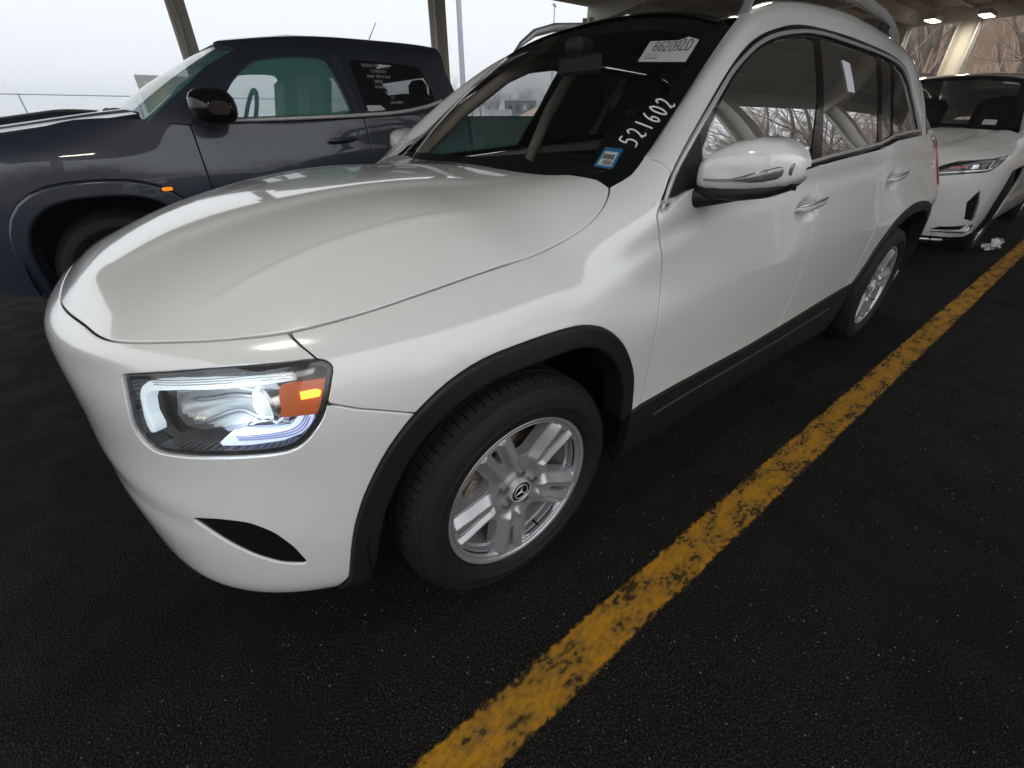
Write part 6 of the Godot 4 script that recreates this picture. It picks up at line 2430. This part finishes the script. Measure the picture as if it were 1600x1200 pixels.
	panel(mb, GS, Q.call([0.58, 1.232, 0.83, 1.25, 0.80, 1.40, 0.66, 1.42]), Vector2(0.25, 0.25), {"off": 0.004, "r": 0.006, "depth": 0.012})
	put("mirror_sail", mb, M.black_plastic, mir[0])
	# handles
	for e in 2:
		mb = MB.new()
		var sec := []
		for i in 11:
			var f := -1.0 + 0.2 * i
			var uv: Vector2 = P.call([(1.50 if e == 0 else 2.24) + f * 0.115, 1.118 + 0.008 * f])[0]
			S.ev(uv.x, uv.y)
			var ring := PackedVector3Array()
			for j in 8:
				var a := TAU * j / 8
				ring.append(S.p + S.n * (0.012 + 0.026 * (1.0 - pow(absf(f), 4.0)) + 0.010 * cos(a)) + Vector3(0, 0.017 * sqrt(maxf(1.0 - pow(absf(f), 6.0), 0.03)) * sin(a), 0))
			sec.append(ring)
		sweep(mb, sec, true, true)
		put("door_handle", mb, paint, (fd if e == 0 else rd)[0])
		put("door_handle", mb.mirror(), paint, (fd if e == 0 else rd)[1])
	# antenna
	mb = MB.new()
	tube(mb, PackedVector3Array([Vector3(2.02, 1.73, 0.30), Vector3(2.04, 1.76, 0.30), Vector3(2.16, 1.93, 0.30)]), [0.008, 0.004, 0.0025], 6)
	put("antenna", mb, M.black_plastic, t)
	# cabin
	mb = MB.new()
	box(mb, Vector3(1.5, 0.9, 0), Vector3(2.1, 0.7, 1.66))
	box(mb, Vector3(0.62, 1.20, 0), Vector3(0.55, 0.10, 1.5), 0.04)
	put("cabin_floor", mb, M.cabin_black, t)
	for z in [0.38, -0.38]:
		mb = MB.new()
		box(mb, Vector3(0, 0.30, 0), Vector3(0.16, 0.64, 0.50), 0.07, Transform3D(Basis(Vector3.BACK, -0.22), Vector3(1.42, 0.98, z)))
		box(mb, Vector3(1.585, 1.50, z), Vector3(0.11, 0.19, 0.26), 0.05)
		put("front_seat", mb, M.cabin_black, t)
	mb = MB.new()
	box(mb, Vector3(2.38, 1.20, 0), Vector3(0.16, 0.5, 1.35), 0.06)
	for z in [-0.42, 0.42]:
		box(mb, Vector3(2.42, 1.47, z), Vector3(0.10, 0.15, 0.24), 0.04)
	put("rear_bench", mb, M.cabin_black, t)
	mb = MB.new()
	var cr := Vector3(1.02, 1.27, 0.38)
	var ring2 := []
	for i in 25:
		var a := TAU * i / 24
		var bs := Basis(Vector3.BACK, -0.4)
		var c := Vector3(0, cos(a), sin(a)) * 0.185
		var r := PackedVector3Array()
		for j in 6:
			var b := TAU * j / 6
			r.append(cr + bs * (c + c.normalized() * 0.015 * cos(b) + Vector3(0.015 * sin(b), 0, 0)))
		ring2.append(r)
	sweep(mb, ring2)
	put("steering_wheel", mb, M.cabin_black, t)
	# back wall of the cab with its window, bed floor, chassis
	mb = MB.new()
	box(mb, Vector3(2.56, 0.96, 0), Vector3(0.04, 0.66, 1.60))
	box(mb, Vector3(2.44, 1.62, 0), Vector3(0.05, 0.12, 1.15))
	for s in [-1.0, 1.0]:
		box(mb, Vector3(2.49, 1.45, s * 0.62), Vector3(0.05, 0.28, 0.16))
	box(mb, Vector3(3.4, 0.72, 0), Vector3(1.5, 0.06, 1.6))
	box(mb, Vector3(4.16, 0.98, 0), Vector3(0.05, 0.56, 1.66))
	put("bed", mb, paint, t)
	mb = MB.new()
	box(mb, Vector3(1.6, 0.45, 0), Vector3(4.9, 0.2, 1.1))
	box(mb, Vector3(-0.45, 0.75, 0), Vector3(0.8, 0.5, 1.0))
	for s in [-1.0, 1.0]:
		box(mb, Vector3(0, 0.75, s * 0.5), Vector3(1.1, 0.62, 0.03))
		var lin := []
		for zz in [0.90, 0.5]:
			var ring := PackedVector3Array()
			for i in 21:
				var a := deg_to_rad(-8.0 + 196.0 * i / 20.0)
				ring.append(Vector3(cos(a) * 0.49, 0.42 + sin(a) * 0.50, s * zz))
			lin.append(ring)
		sweep(mb, lin, false)
	put("chassis", mb, M.dark_felt, t)
	# grille, bumper
	mb = MB.new()
	for i in 5:
		var rw := PackedVector3Array()
		for j in 9:
			var u := 3.2 * j / 8.0
			rw.append(S.at(u, 2.0 + 0.42 * i, 0.012))
		tube(mb, rw, 0.018, 6)
	mb.add(mb.mirror())
	tag(put("grille", mb, M.black_plastic, t), "", "", "", "stuff")
	# writing on the rear door glass
	var TX := Fun.new(func(x: float, y: float) -> Vector3:
		var q := on_side(GS, x, y, 3.0, 3.0)
		GS.ev(q.x, q.y)
		return GS.p, 1.0, 0.004)
	var lines := ["VIDEO OPENING", "CONSOLE", "Rear 18 in 4x4", "NEW", "Good tires", "Last 24 months", "LT", "Low REV"]
	var lx := [1.80, 1.86, 1.82, 1.87, 1.86, 1.93, 1.97, 1.95]
	for i in 8:
		var y := 1.592 - 0.0335 * i
		print_on(g2[0], TX, lines[i], "Droid Sans", 0.021, Vector2(lx[i], y), 1.0, 1.0, M.faint_chalk, 1.12, -0.009, 0.15, "written_line")
	mb = MB.new()
	panel(mb, GS, Q.call([1.755, 1.305, 1.90, 1.316, 1.865, 1.347, 1.750, 1.345]), Vector2(0.25, 0.25), {"off": -0.010})
	put("paper_slip", mb, M.paper, g2[0])
	# wheels
	var wheel := make_wheel(M.dark_alloy, M.rubber, false)
	var sc := Vector3(1.10, 1.10, 1.15)
	wheel.name = numbered("wheel", t)
	wheel.transform = Transform3D(Basis().scaled(sc), Vector3(0, 0.384, 0.885))
	t.add_child(wheel, true)
	copy(wheel, t, "wheel", Transform3D(Basis().scaled(sc), Vector3(3.26, 0.384, 0.885)))
	copy(wheel, t, "wheel", Transform3D(Basis(Vector3.UP, PI).scaled(sc), Vector3(0, 0.384, -0.885)))
	copy(wheel, t, "wheel", Transform3D(Basis(Vector3.UP, PI).scaled(sc), Vector3(3.26, 0.384, -0.885)))

func crossover() -> void:
	var t := thing("pearl_crossover", "pearl white crossover with slim headlights parked behind the white crossover", "car", Vector3(5.80, 0, -0.02))
	var paint: Material = M.pearl_paint
	var S := Tens.new(net([-0.86,0.2,0,-0.935,0.34,0,-0.955,0.5,0,-0.95,0.66,0,-0.925,0.8,0,-0.875,0.9,0,-0.83,0.94,0,-0.76,0.965,0,-0.849,0.2,0.199,-0.924,0.341,0.209,-0.943,0.501,0.215,-0.938,0.661,0.218,-0.914,0.801,0.218,-0.864,0.901,0.214,-0.82,0.942,0.2,-0.75,0.967,0.18,-0.818,0.201,0.381,-0.889,0.342,0.401,-0.908,0.503,0.412,-0.904,0.663,0.419,-0.88,0.802,0.419,-0.832,0.902,0.41,-0.785,0.945,0.38,-0.72,0.97,0.34,-0.757,0.204,0.542,-0.824,0.345,0.57,-0.842,0.507,0.586,-0.838,0.667,0.595,-0.816,0.805,0.595,-0.771,0.905,0.583,-0.72,0.955,0.53,-0.66,0.98,0.47,-0.662,0.207,0.672,-0.722,0.35,0.707,-0.738,0.514,0.726,-0.734,0.674,0.738,-0.714,0.81,0.738,-0.674,0.91,0.722,-0.62,0.97,0.65,-0.57,0.995,0.58,-0.518,0.212,0.765,-0.567,0.358,0.805,-0.579,0.524,0.827,-0.576,0.684,0.84,-0.56,0.818,0.84,-0.528,0.918,0.822,-0.47,0.985,0.735,-0.43,1.01,0.655,-0.338,0.218,0.822,-0.372,0.367,0.865,-0.381,0.536,0.889,-0.379,0.696,0.904,-0.367,0.827,0.904,-0.345,0.927,0.884,-0.27,1.005,0.785,-0.24,1.03,0.7,-0.128,0.22,0.85,-0.146,0.37,0.894,-0.151,0.54,0.919,-0.15,0.7,0.934,-0.144,0.83,0.934,-0.132,0.93,0.914,-0.08,1.03,0.81,-0.05,1.06,0.72,0.1,0.22,0.86,0.1,0.37,0.905,0.1,0.54,0.93,0.1,0.7,0.945,0.1,0.83,0.945,0.1,0.93,0.925,0.1,1.055,0.83,0.15,1.09,0.74,0.5,0.22,0.86,0.5,0.37,0.905,0.5,0.54,0.93,0.5,0.7,0.945,0.5,0.83,0.945,0.5,0.93,0.925,0.5,1.1,0.88,0.5,1.18,0.84,1.2,0.22,0.86,1.2,0.37,0.905,1.2,0.54,0.93,1.2,0.7,0.945,1.2,0.83,0.945,1.2,0.93,0.925,1.2,1.1,0.87,1.2,1.18,0.84,2,0.22,0.86,2,0.37,0.905,2,0.54,0.93,2,0.7,0.945,2,0.83,0.945,2,0.93,0.925,2,1.12,0.87,2,1.2,0.84,2.9,0.22,0.86,2.9,0.37,0.905,2.9,0.54,0.93,2.9,0.7,0.945,2.9,0.83,0.945,2.9,0.93,0.925,2.9,1.15,0.85,2.9,1.23,0.82]), 13, 8)
	var SS := Fun.new(func(u: float, v: float) -> Vector3:
		S.ev(absf(u), v)
		return S.p if u >= 0.0 else Vector3(S.p.x, S.p.y, -S.p.z), 1.0, 0.004)
	var st := Vector2(0.2, 0.2)
	var lamp := V([2.377,4.167,2.624,4.569,3.027,4.933,3.348,5.159,4.024,5.253,5.27,5.238,6.378,5.33,5.99,5.073,5.479,4.572,5.225,4.204,4.9,4.119,3.945,4.099,2.785,3.951,2.449,3.908])
	var vent := V([5.06,3.039,5.579,2.218,5.868,1.705,6.183,1.22,5.246,1.496,4.876,2.133,4.725,2.431])
	var low := V([3.598,1.053,4.052,1.21,5.902,1.063,5.769,0.783,4.225,0.986])
	var mir := func(a: PackedVector2Array) -> PackedVector2Array:
		var r := PackedVector2Array()
		for q in a:
			r.append(Vector2(-q.x, q.y))
		return r
	var mb := MB.new()
	var half := join([PackedVector2Array([Vector2(0, 6.0), Vector2(1, 6.0), Vector2(2.4, 6.0), Vector2(3.2, 6.0), Vector2(4.5, 6.0), Vector2(6.0, 6.0), Vector2(8.0, 6.0), Vector2(8.7, 6.1)]), PackedVector2Array([Vector2(8.95, 6.35), Vector2(8.9, 5.0), Vector2(8.88, 4.2)]), V([7.132,3.947,7.057,3.25,7.198,2.081,7.731,1.067,7.798,0.717]), PackedVector2Array([Vector2(7.6, 0.25), Vector2(6.6, 0.15), Vector2(4.0, 0.62), Vector2(2.0, 0.75), Vector2(0, 0.8)])])
	var all := join([half.slice(1, half.size() - 1), rev(mir.call(half))])
	var grille := rounded(V([-0.8, 4.8, 0.8, 4.8, 1.2, 3.6, 0.9, 2.7, 1.9, 0.9, -1.9, 0.9, -0.9, 2.7, -1.2, 3.6]), 0.2)
	panel(mb, SS, all, Vector2(0.143, 0.143), {"r": 0.004, "depth": 0.010, "holes": [lamp, mir.call(lamp), vent, mir.call(vent), low, mir.call(low), grille]})
	put("front_body", mb, paint, t)
	mb = MB.new()
	panel(mb, SS, grille, st, {"off": -0.04, "gap": -0.01})
	put("grille", mb, M.black_plastic, t)
	for q in [vent, mir.call(vent), low, mir.call(low)]:
		mb = MB.new()
		panel(mb, SS, q, st, {"off": -0.012, "gap": -0.008})
		put("air_vent", mb, M.gloss_black, t)
	for s in [1.0, -1.0]:
		mb = MB.new()
		var row := PackedVector3Array()
		for q in V([5.98,1.059,6.227,1.005,6.194,0.846,6.128,0.668,5.883,0.644,4.806,0.851,3.773,0.999]):
			row.append(SS.at(q.x * s, q.y, 0.004))
		tube(mb, row, 0.011, 8)
		put("vent_trim", mb, M.chrome, t)
		mb = MB.new()
		row = PackedVector3Array()
		for q in [[0.0, 0.5], [1.5, 0.48], [3.0, 0.46], [3.6, 0.44], [4.3, 0.36], [4.7, 0.30]]:
			row.append(SS.at(q[0] * s, q[1], 0.004))
		tube(mb, row, 0.013, 8)
		put("lower_strip", mb, M.satin_light, t)
	mb = MB.new()
	panel(mb, SS, V([-6.4, -0.2, 6.4, -0.2, 5.5, 0.6, 3.0, 0.9, -3.0, 0.9, -5.5, 0.6]), st, {"off": -0.05})
	put("lower_lip", mb, M.black_plastic, t)
	# headlights
	for s in [1.0, -1.0]:
		var h := node("headlight", t)
		var lm: PackedVector2Array = lamp if s > 0.0 else mir.call(lamp)
		mb = MB.new()
		panel(mb, SS, lm, st, {"off": -0.002, "r": 0.002, "depth": 0.003})
		put("lens", mb, M.clear_lens, h)
		mb = MB.new()
		panel(mb, SS, lm, st, {"off": -0.050, "gap": -0.02})
		put("housing", mb, M.gloss_black, h)
		for q in [[3.15, 3.95, 4.55, 4.86, 0], [4.15, 4.55, 4.45, 4.95, 1], [4.65, 5.0, 4.35, 5.0, 2]]:
			mb = MB.new()
			panel(mb, SS, V([q[0] * s, q[2], q[1] * s, q[2], q[1] * s, q[3], q[0] * s, q[3]]), st, {"off": -0.028, "r": 0.008, "depth": 0.02})
			put("lamp_unit", mb, [M.red_glint, M.chrome_soft, M.lamp_dark][q[4]], h)
		for rr in [[[2.5, 4.10], [3.2, 4.22], [4.0, 4.28], [4.9, 4.28], [5.2, 4.38]], [[5.20, 4.50], [5.45, 4.80], [5.75, 5.15], [6.2, 5.27]], [[4.95, 4.40], [5.10, 4.75], [5.22, 5.05]]]:
			mb = MB.new()
			var row := PackedVector3Array()
			for q in rr:
				row.append(SS.at(q[0] * s, q[1], -0.014))
			tube(mb, row, 0.009, 6)
			put("light_strip", mb, M.chrome, h)
	# hood
	var hs := Spl.new([-0.86, 0.925, -0.76, 0.965, -0.6, 1.005, -0.3, 1.06, 0.0, 1.11, 0.4, 1.16])
	var hl := []
	for i in 30:
		var u := 8.6 * i / 29.0
		S.ev(u, 6.0)
		hl.append(S.p)
	var HS := Fun.new(func(x: float, z: float) -> Vector3:
		var a := absf(z)
		# falls to the fender line at the sides, with a raised edge along each side
		var e := 0.80
		var ye := 0.95
		for i in hl.size() - 1:
			if x >= hl[i].x and x <= hl[i + 1].x:
				var f: float = (x - hl[i].x) / maxf(hl[i + 1].x - hl[i].x, 1e-4)
				e = lerpf(hl[i].z, hl[i + 1].z, f)
				ye = lerpf(hl[i].y, hl[i + 1].y, f)
		if x > hl[-1].x:
			e = hl[-1].z
			ye = hl[-1].y
		var y := lerpf(hs.at(x), ye, pow(clampf(a / maxf(e, 0.05), 0.0, 1.0), 3.0))
		var rz := 0.40 + 0.25 * (x + 0.7)
		y += 0.020 / (1.0 + exp(-(a - rz) / 0.02)) * smoothstep(-0.80, -0.6, x) * (1.0 - smoothstep(0.75, 1.0, a / maxf(e, 0.05)))
		return Vector3(x, y, z), -1.0, 0.004)
	var ho := PackedVector2Array()
	for q in hl:
		ho.append(Vector2(q.x, q.z))
	ho.append(Vector2(0.36, 0.80))
	ho.append(Vector2(0.33, 0.5))
	ho.append(Vector2(0.28, 0.0))
	var hm := PackedVector2Array()
	for q in ho:
		if q.y > 0.004:
			hm.append(Vector2(q.x, -q.y))
	hm.reverse()
	ho[0].y = 0.0
	mb = MB.new()
	panel(mb, HS, join([ho, hm]), Vector2(0.04, 0.03), {"gap": 0.002, "r": 0.003, "depth": 0.02})
	put("hood", mb, paint, t)
	# sides behind the arch
	mb = MB.new()
	panel(mb, S, V([8.95, 6.4, 9.0, 6.4, 12, 6.4, 12, 0.3, 9.3, 0.3, 9.28, 1.6, 9.2, 3.0, 9.05, 4.0, 8.88, 4.2]), st, {"r": 0.003, "depth": 0.02})
	both("body_side", mb, paint, t)
	mb = MB.new()
	tube(mb, PackedVector3Array([S.at(7.2, 4.0, 0.0), S.at(7.2, 3.2, 0.012), S.at(7.35, 2.0, 0.014), S.at(7.75, 1.1, 0.012), S.at(7.80, 0.3, 0.006)]), [0.008, 0.028, 0.034, 0.036, 0.03], 8)
	both("wheel_arch_trim", mb, M.black_plastic, t)
	# windshield, roof and pillars
	var wp := PackedVector3Array()
	for s in [-1.0, -0.66, -0.33, 0.0, 0.33, 0.66, 1.0]:
		var b: float = s * s
		wp.append_array(PackedVector3Array([Vector3(lerpf(0.30, 0.58, b), lerpf(1.165, 1.135, b), 0.74 * s), Vector3(lerpf(0.68, 0.86, b), lerpf(1.42, 1.38, b), 0.66 * s), Vector3(lerpf(1.10, 1.20, b), lerpf(1.625, 1.575, b), 0.565 * s)]))
	var WS := Tens.new(wp, 7, 3, 1.0)
	mb = MB.new()
	panel(mb, WS, V([0, 0, 6, 0, 6, 2, 0, 2]), st)
	var ws := put("windshield", mb, M.front_glass, t)
	mb = MB.new()
	panel(mb, WS, V([5.05, 1.72, 5.75, 1.72, 5.75, 1.90, 5.05, 1.90]), st, {"off": -0.012})
	put("paper_slip", mb, M.paper, ws)
	mb = MB.new()
	panel(mb, WS, V([5.0, 0.12, 5.4, 0.12, 5.4, 0.30, 5.0, 0.30]), st, {"off": -0.012})
	put("inspection_sticker", mb, M.sticker_pale, ws)
	mb = MB.new()
	panel(mb, WS, V([0, 0, 6, 0, 6, 2, 0, 2]), st, {"off": -0.008, "holes": [rounded(V([0.35, 0.12, 5.65, 0.12, 5.72, 1.80, 0.28, 1.80]), 0.2)]})
	put("glass_border", mb, M.frit, ws)
	var rs := []
	for i in 9:
		var x: float = [1.08, 1.25, 1.6, 2.0, 2.5, 3.0, 3.3, 3.55, 3.65][i]
		var y: float = [1.622, 1.648, 1.675, 1.685, 1.675, 1.63, 1.56, 1.40, 1.25][i]
		var hw: float = [0.585, 0.595, 0.605, 0.605, 0.60, 0.58, 0.57, 0.58, 0.62][i]
		var ring := PackedVector3Array()
		for j in 9:
			var f := -1.0 + 0.25 * j
			ring.append(Vector3(x + 0.10 * f * f * (1.0 if i == 0 else 0.3), y - 0.06 * pow(absf(f), 3.0), hw * f))
		rs.append(ring)
	mb = MB.new()
	sweep(mb, rs, false)
	put("roof", mb, paint, t)
	mb = MB.new()
	var pil := []
	for q in [[0.46, 1.10, 0.835, 0.055], [0.62, 1.165, 0.785, 0.042], [0.90, 1.375, 0.695, 0.036], [1.22, 1.560, 0.60, 0.036], [1.5, 1.610, 0.605, 0.034], [2.0, 1.625, 0.612, 0.034], [2.6, 1.60, 0.60, 0.036], [3.1, 1.52, 0.59, 0.05], [3.5, 1.25, 0.66, 0.07]]:
		var ring := PackedVector3Array()
		for j in 10:
			var a := TAU * j / 10
			ring.append(Vector3(q[0], q[1] + q[3] * sin(a), q[2] + q[3] * cos(a)))
		pil.append(ring)
	sweep(mb, pil, true, true)
	both("roof_side", mb, paint, t)
	mb = MB.new()
	var gl := []
	for q in [[0.62, 1.15, 0.80], [0.95, 1.36, 0.70], [1.25, 1.53, 0.625], [2.0, 1.585, 0.625], [2.7, 1.55, 0.615], [3.2, 1.42, 0.62]]:
		gl.append(PackedVector3Array([Vector3(q[0], 1.09, 0.862), Vector3(q[0], (1.09 + q[1]) / 2, (0.862 + q[2]) / 2 + 0.01), Vector3(q[0], q[1], q[2])]))
	sweep(mb, gl, false)
	both("side_window", mb, M.tinted_glass, t)
	mb = MB.new()
	tube(mb, PackedVector3Array([Vector3(1.35, 1.66, 0.56), Vector3(1.45, 1.695, 0.555), Vector3(2.3, 1.715, 0.55), Vector3(3.0, 1.67, 0.54), Vector3(3.1, 1.63, 0.54)]), 0.018, 8)
	both("roof_rail", mb, M.satin_metal, t)
	mb = MB.new()
	var rr2 := []
	for q in [[0.90, 1.10, 1.14, 0.74, 0.80], [0.93, 1.075, 1.19, 0.69, 0.83], [1.02, 1.07, 1.205, 0.68, 0.84], [1.09, 1.085, 1.185, 0.70, 0.83], [1.11, 1.11, 1.15, 0.74, 0.80]]:
		var ring := PackedVector3Array()
		for j in 14:
			var a := TAU * j / 14
			ring.append(Vector3((q[3] + q[4]) / 2 + (q[4] - q[3]) / 2 * cos(a), (q[1] + q[2]) / 2 + (q[2] - q[1]) / 2 * signf(sin(a)) * pow(absf(sin(a)), 0.8), q[0]))
		rr2.append(ring)
	sweep(mb, rr2, true, true)
	both("door_mirror", mb, paint, t)
	# cabin and floor
	mb = MB.new()
	box(mb, Vector3(2.0, 0.75, 0), Vector3(3.0, 0.6, 1.5))
	box(mb, Vector3(0.75, 1.06, 0), Vector3(0.5, 0.12, 1.4), 0.04)
	put("cabin_floor", mb, M.cabin_black, t)
	for z in [0.37, -0.37]:
		mb = MB.new()
		box(mb, Vector3(0, 0.25, 0), Vector3(0.16, 0.62, 0.48), 0.07, Transform3D(Basis(Vector3.BACK, -0.22), Vector3(1.75, 0.88, z)))
		box(mb, Vector3(1.93, 1.36, z), Vector3(0.11, 0.18, 0.25), 0.05)
		put("front_seat", mb, M.cabin_black, t)
	mb = MB.new()
	for z in [-0.7, 0.7]:
		box(mb, Vector3(3.0, 0.7, z), Vector3(1.4, 0.5, 0.1))
	box(mb, Vector3(3.68, 0.85, 0), Vector3(0.06, 0.75, 1.5), 0.02)
	box(mb, Vector3(3.63, 1.36, 0.5), Vector3(0.06, 0.3, 0.3), 0.02)
	box(mb, Vector3(3.63, 1.36, -0.5), Vector3(0.06, 0.3, 0.3), 0.02)
	put("tail", mb, paint, t)
	mb = MB.new()
	box(mb, Vector3(1.6, 0.32, 0), Vector3(4.6, 0.16, 1.4))
	box(mb, Vector3(-0.3, 0.62, 0), Vector3(1.0, 0.5, 1.0))
	for s in [-1.0, 1.0]:
		box(mb, Vector3(0.40, 0.70, s * 0.55), Vector3(1.1, 0.55, 0.03))
	put("underbody", mb, M.dark_felt, t)
	var wheel := make_wheel(M.alloy, M.rubber, false)
	wheel.name = numbered("wheel", t)
	wheel.transform = Transform3D(Basis().scaled(Vector3(1.03, 1.03, 1.03)), Vector3(0.42, 0.357, 0.87))
	t.add_child(wheel, true)
	for q in [[3.1, 0.87, 0.0], [0.42, -0.87, PI], [3.1, -0.87, PI]]:
		copy(wheel, t, "wheel", Transform3D(Basis(Vector3.UP, q[2]).scaled(Vector3(1.03, 1.03, 1.03)), Vector3(q[0], 0.357, q[1])))
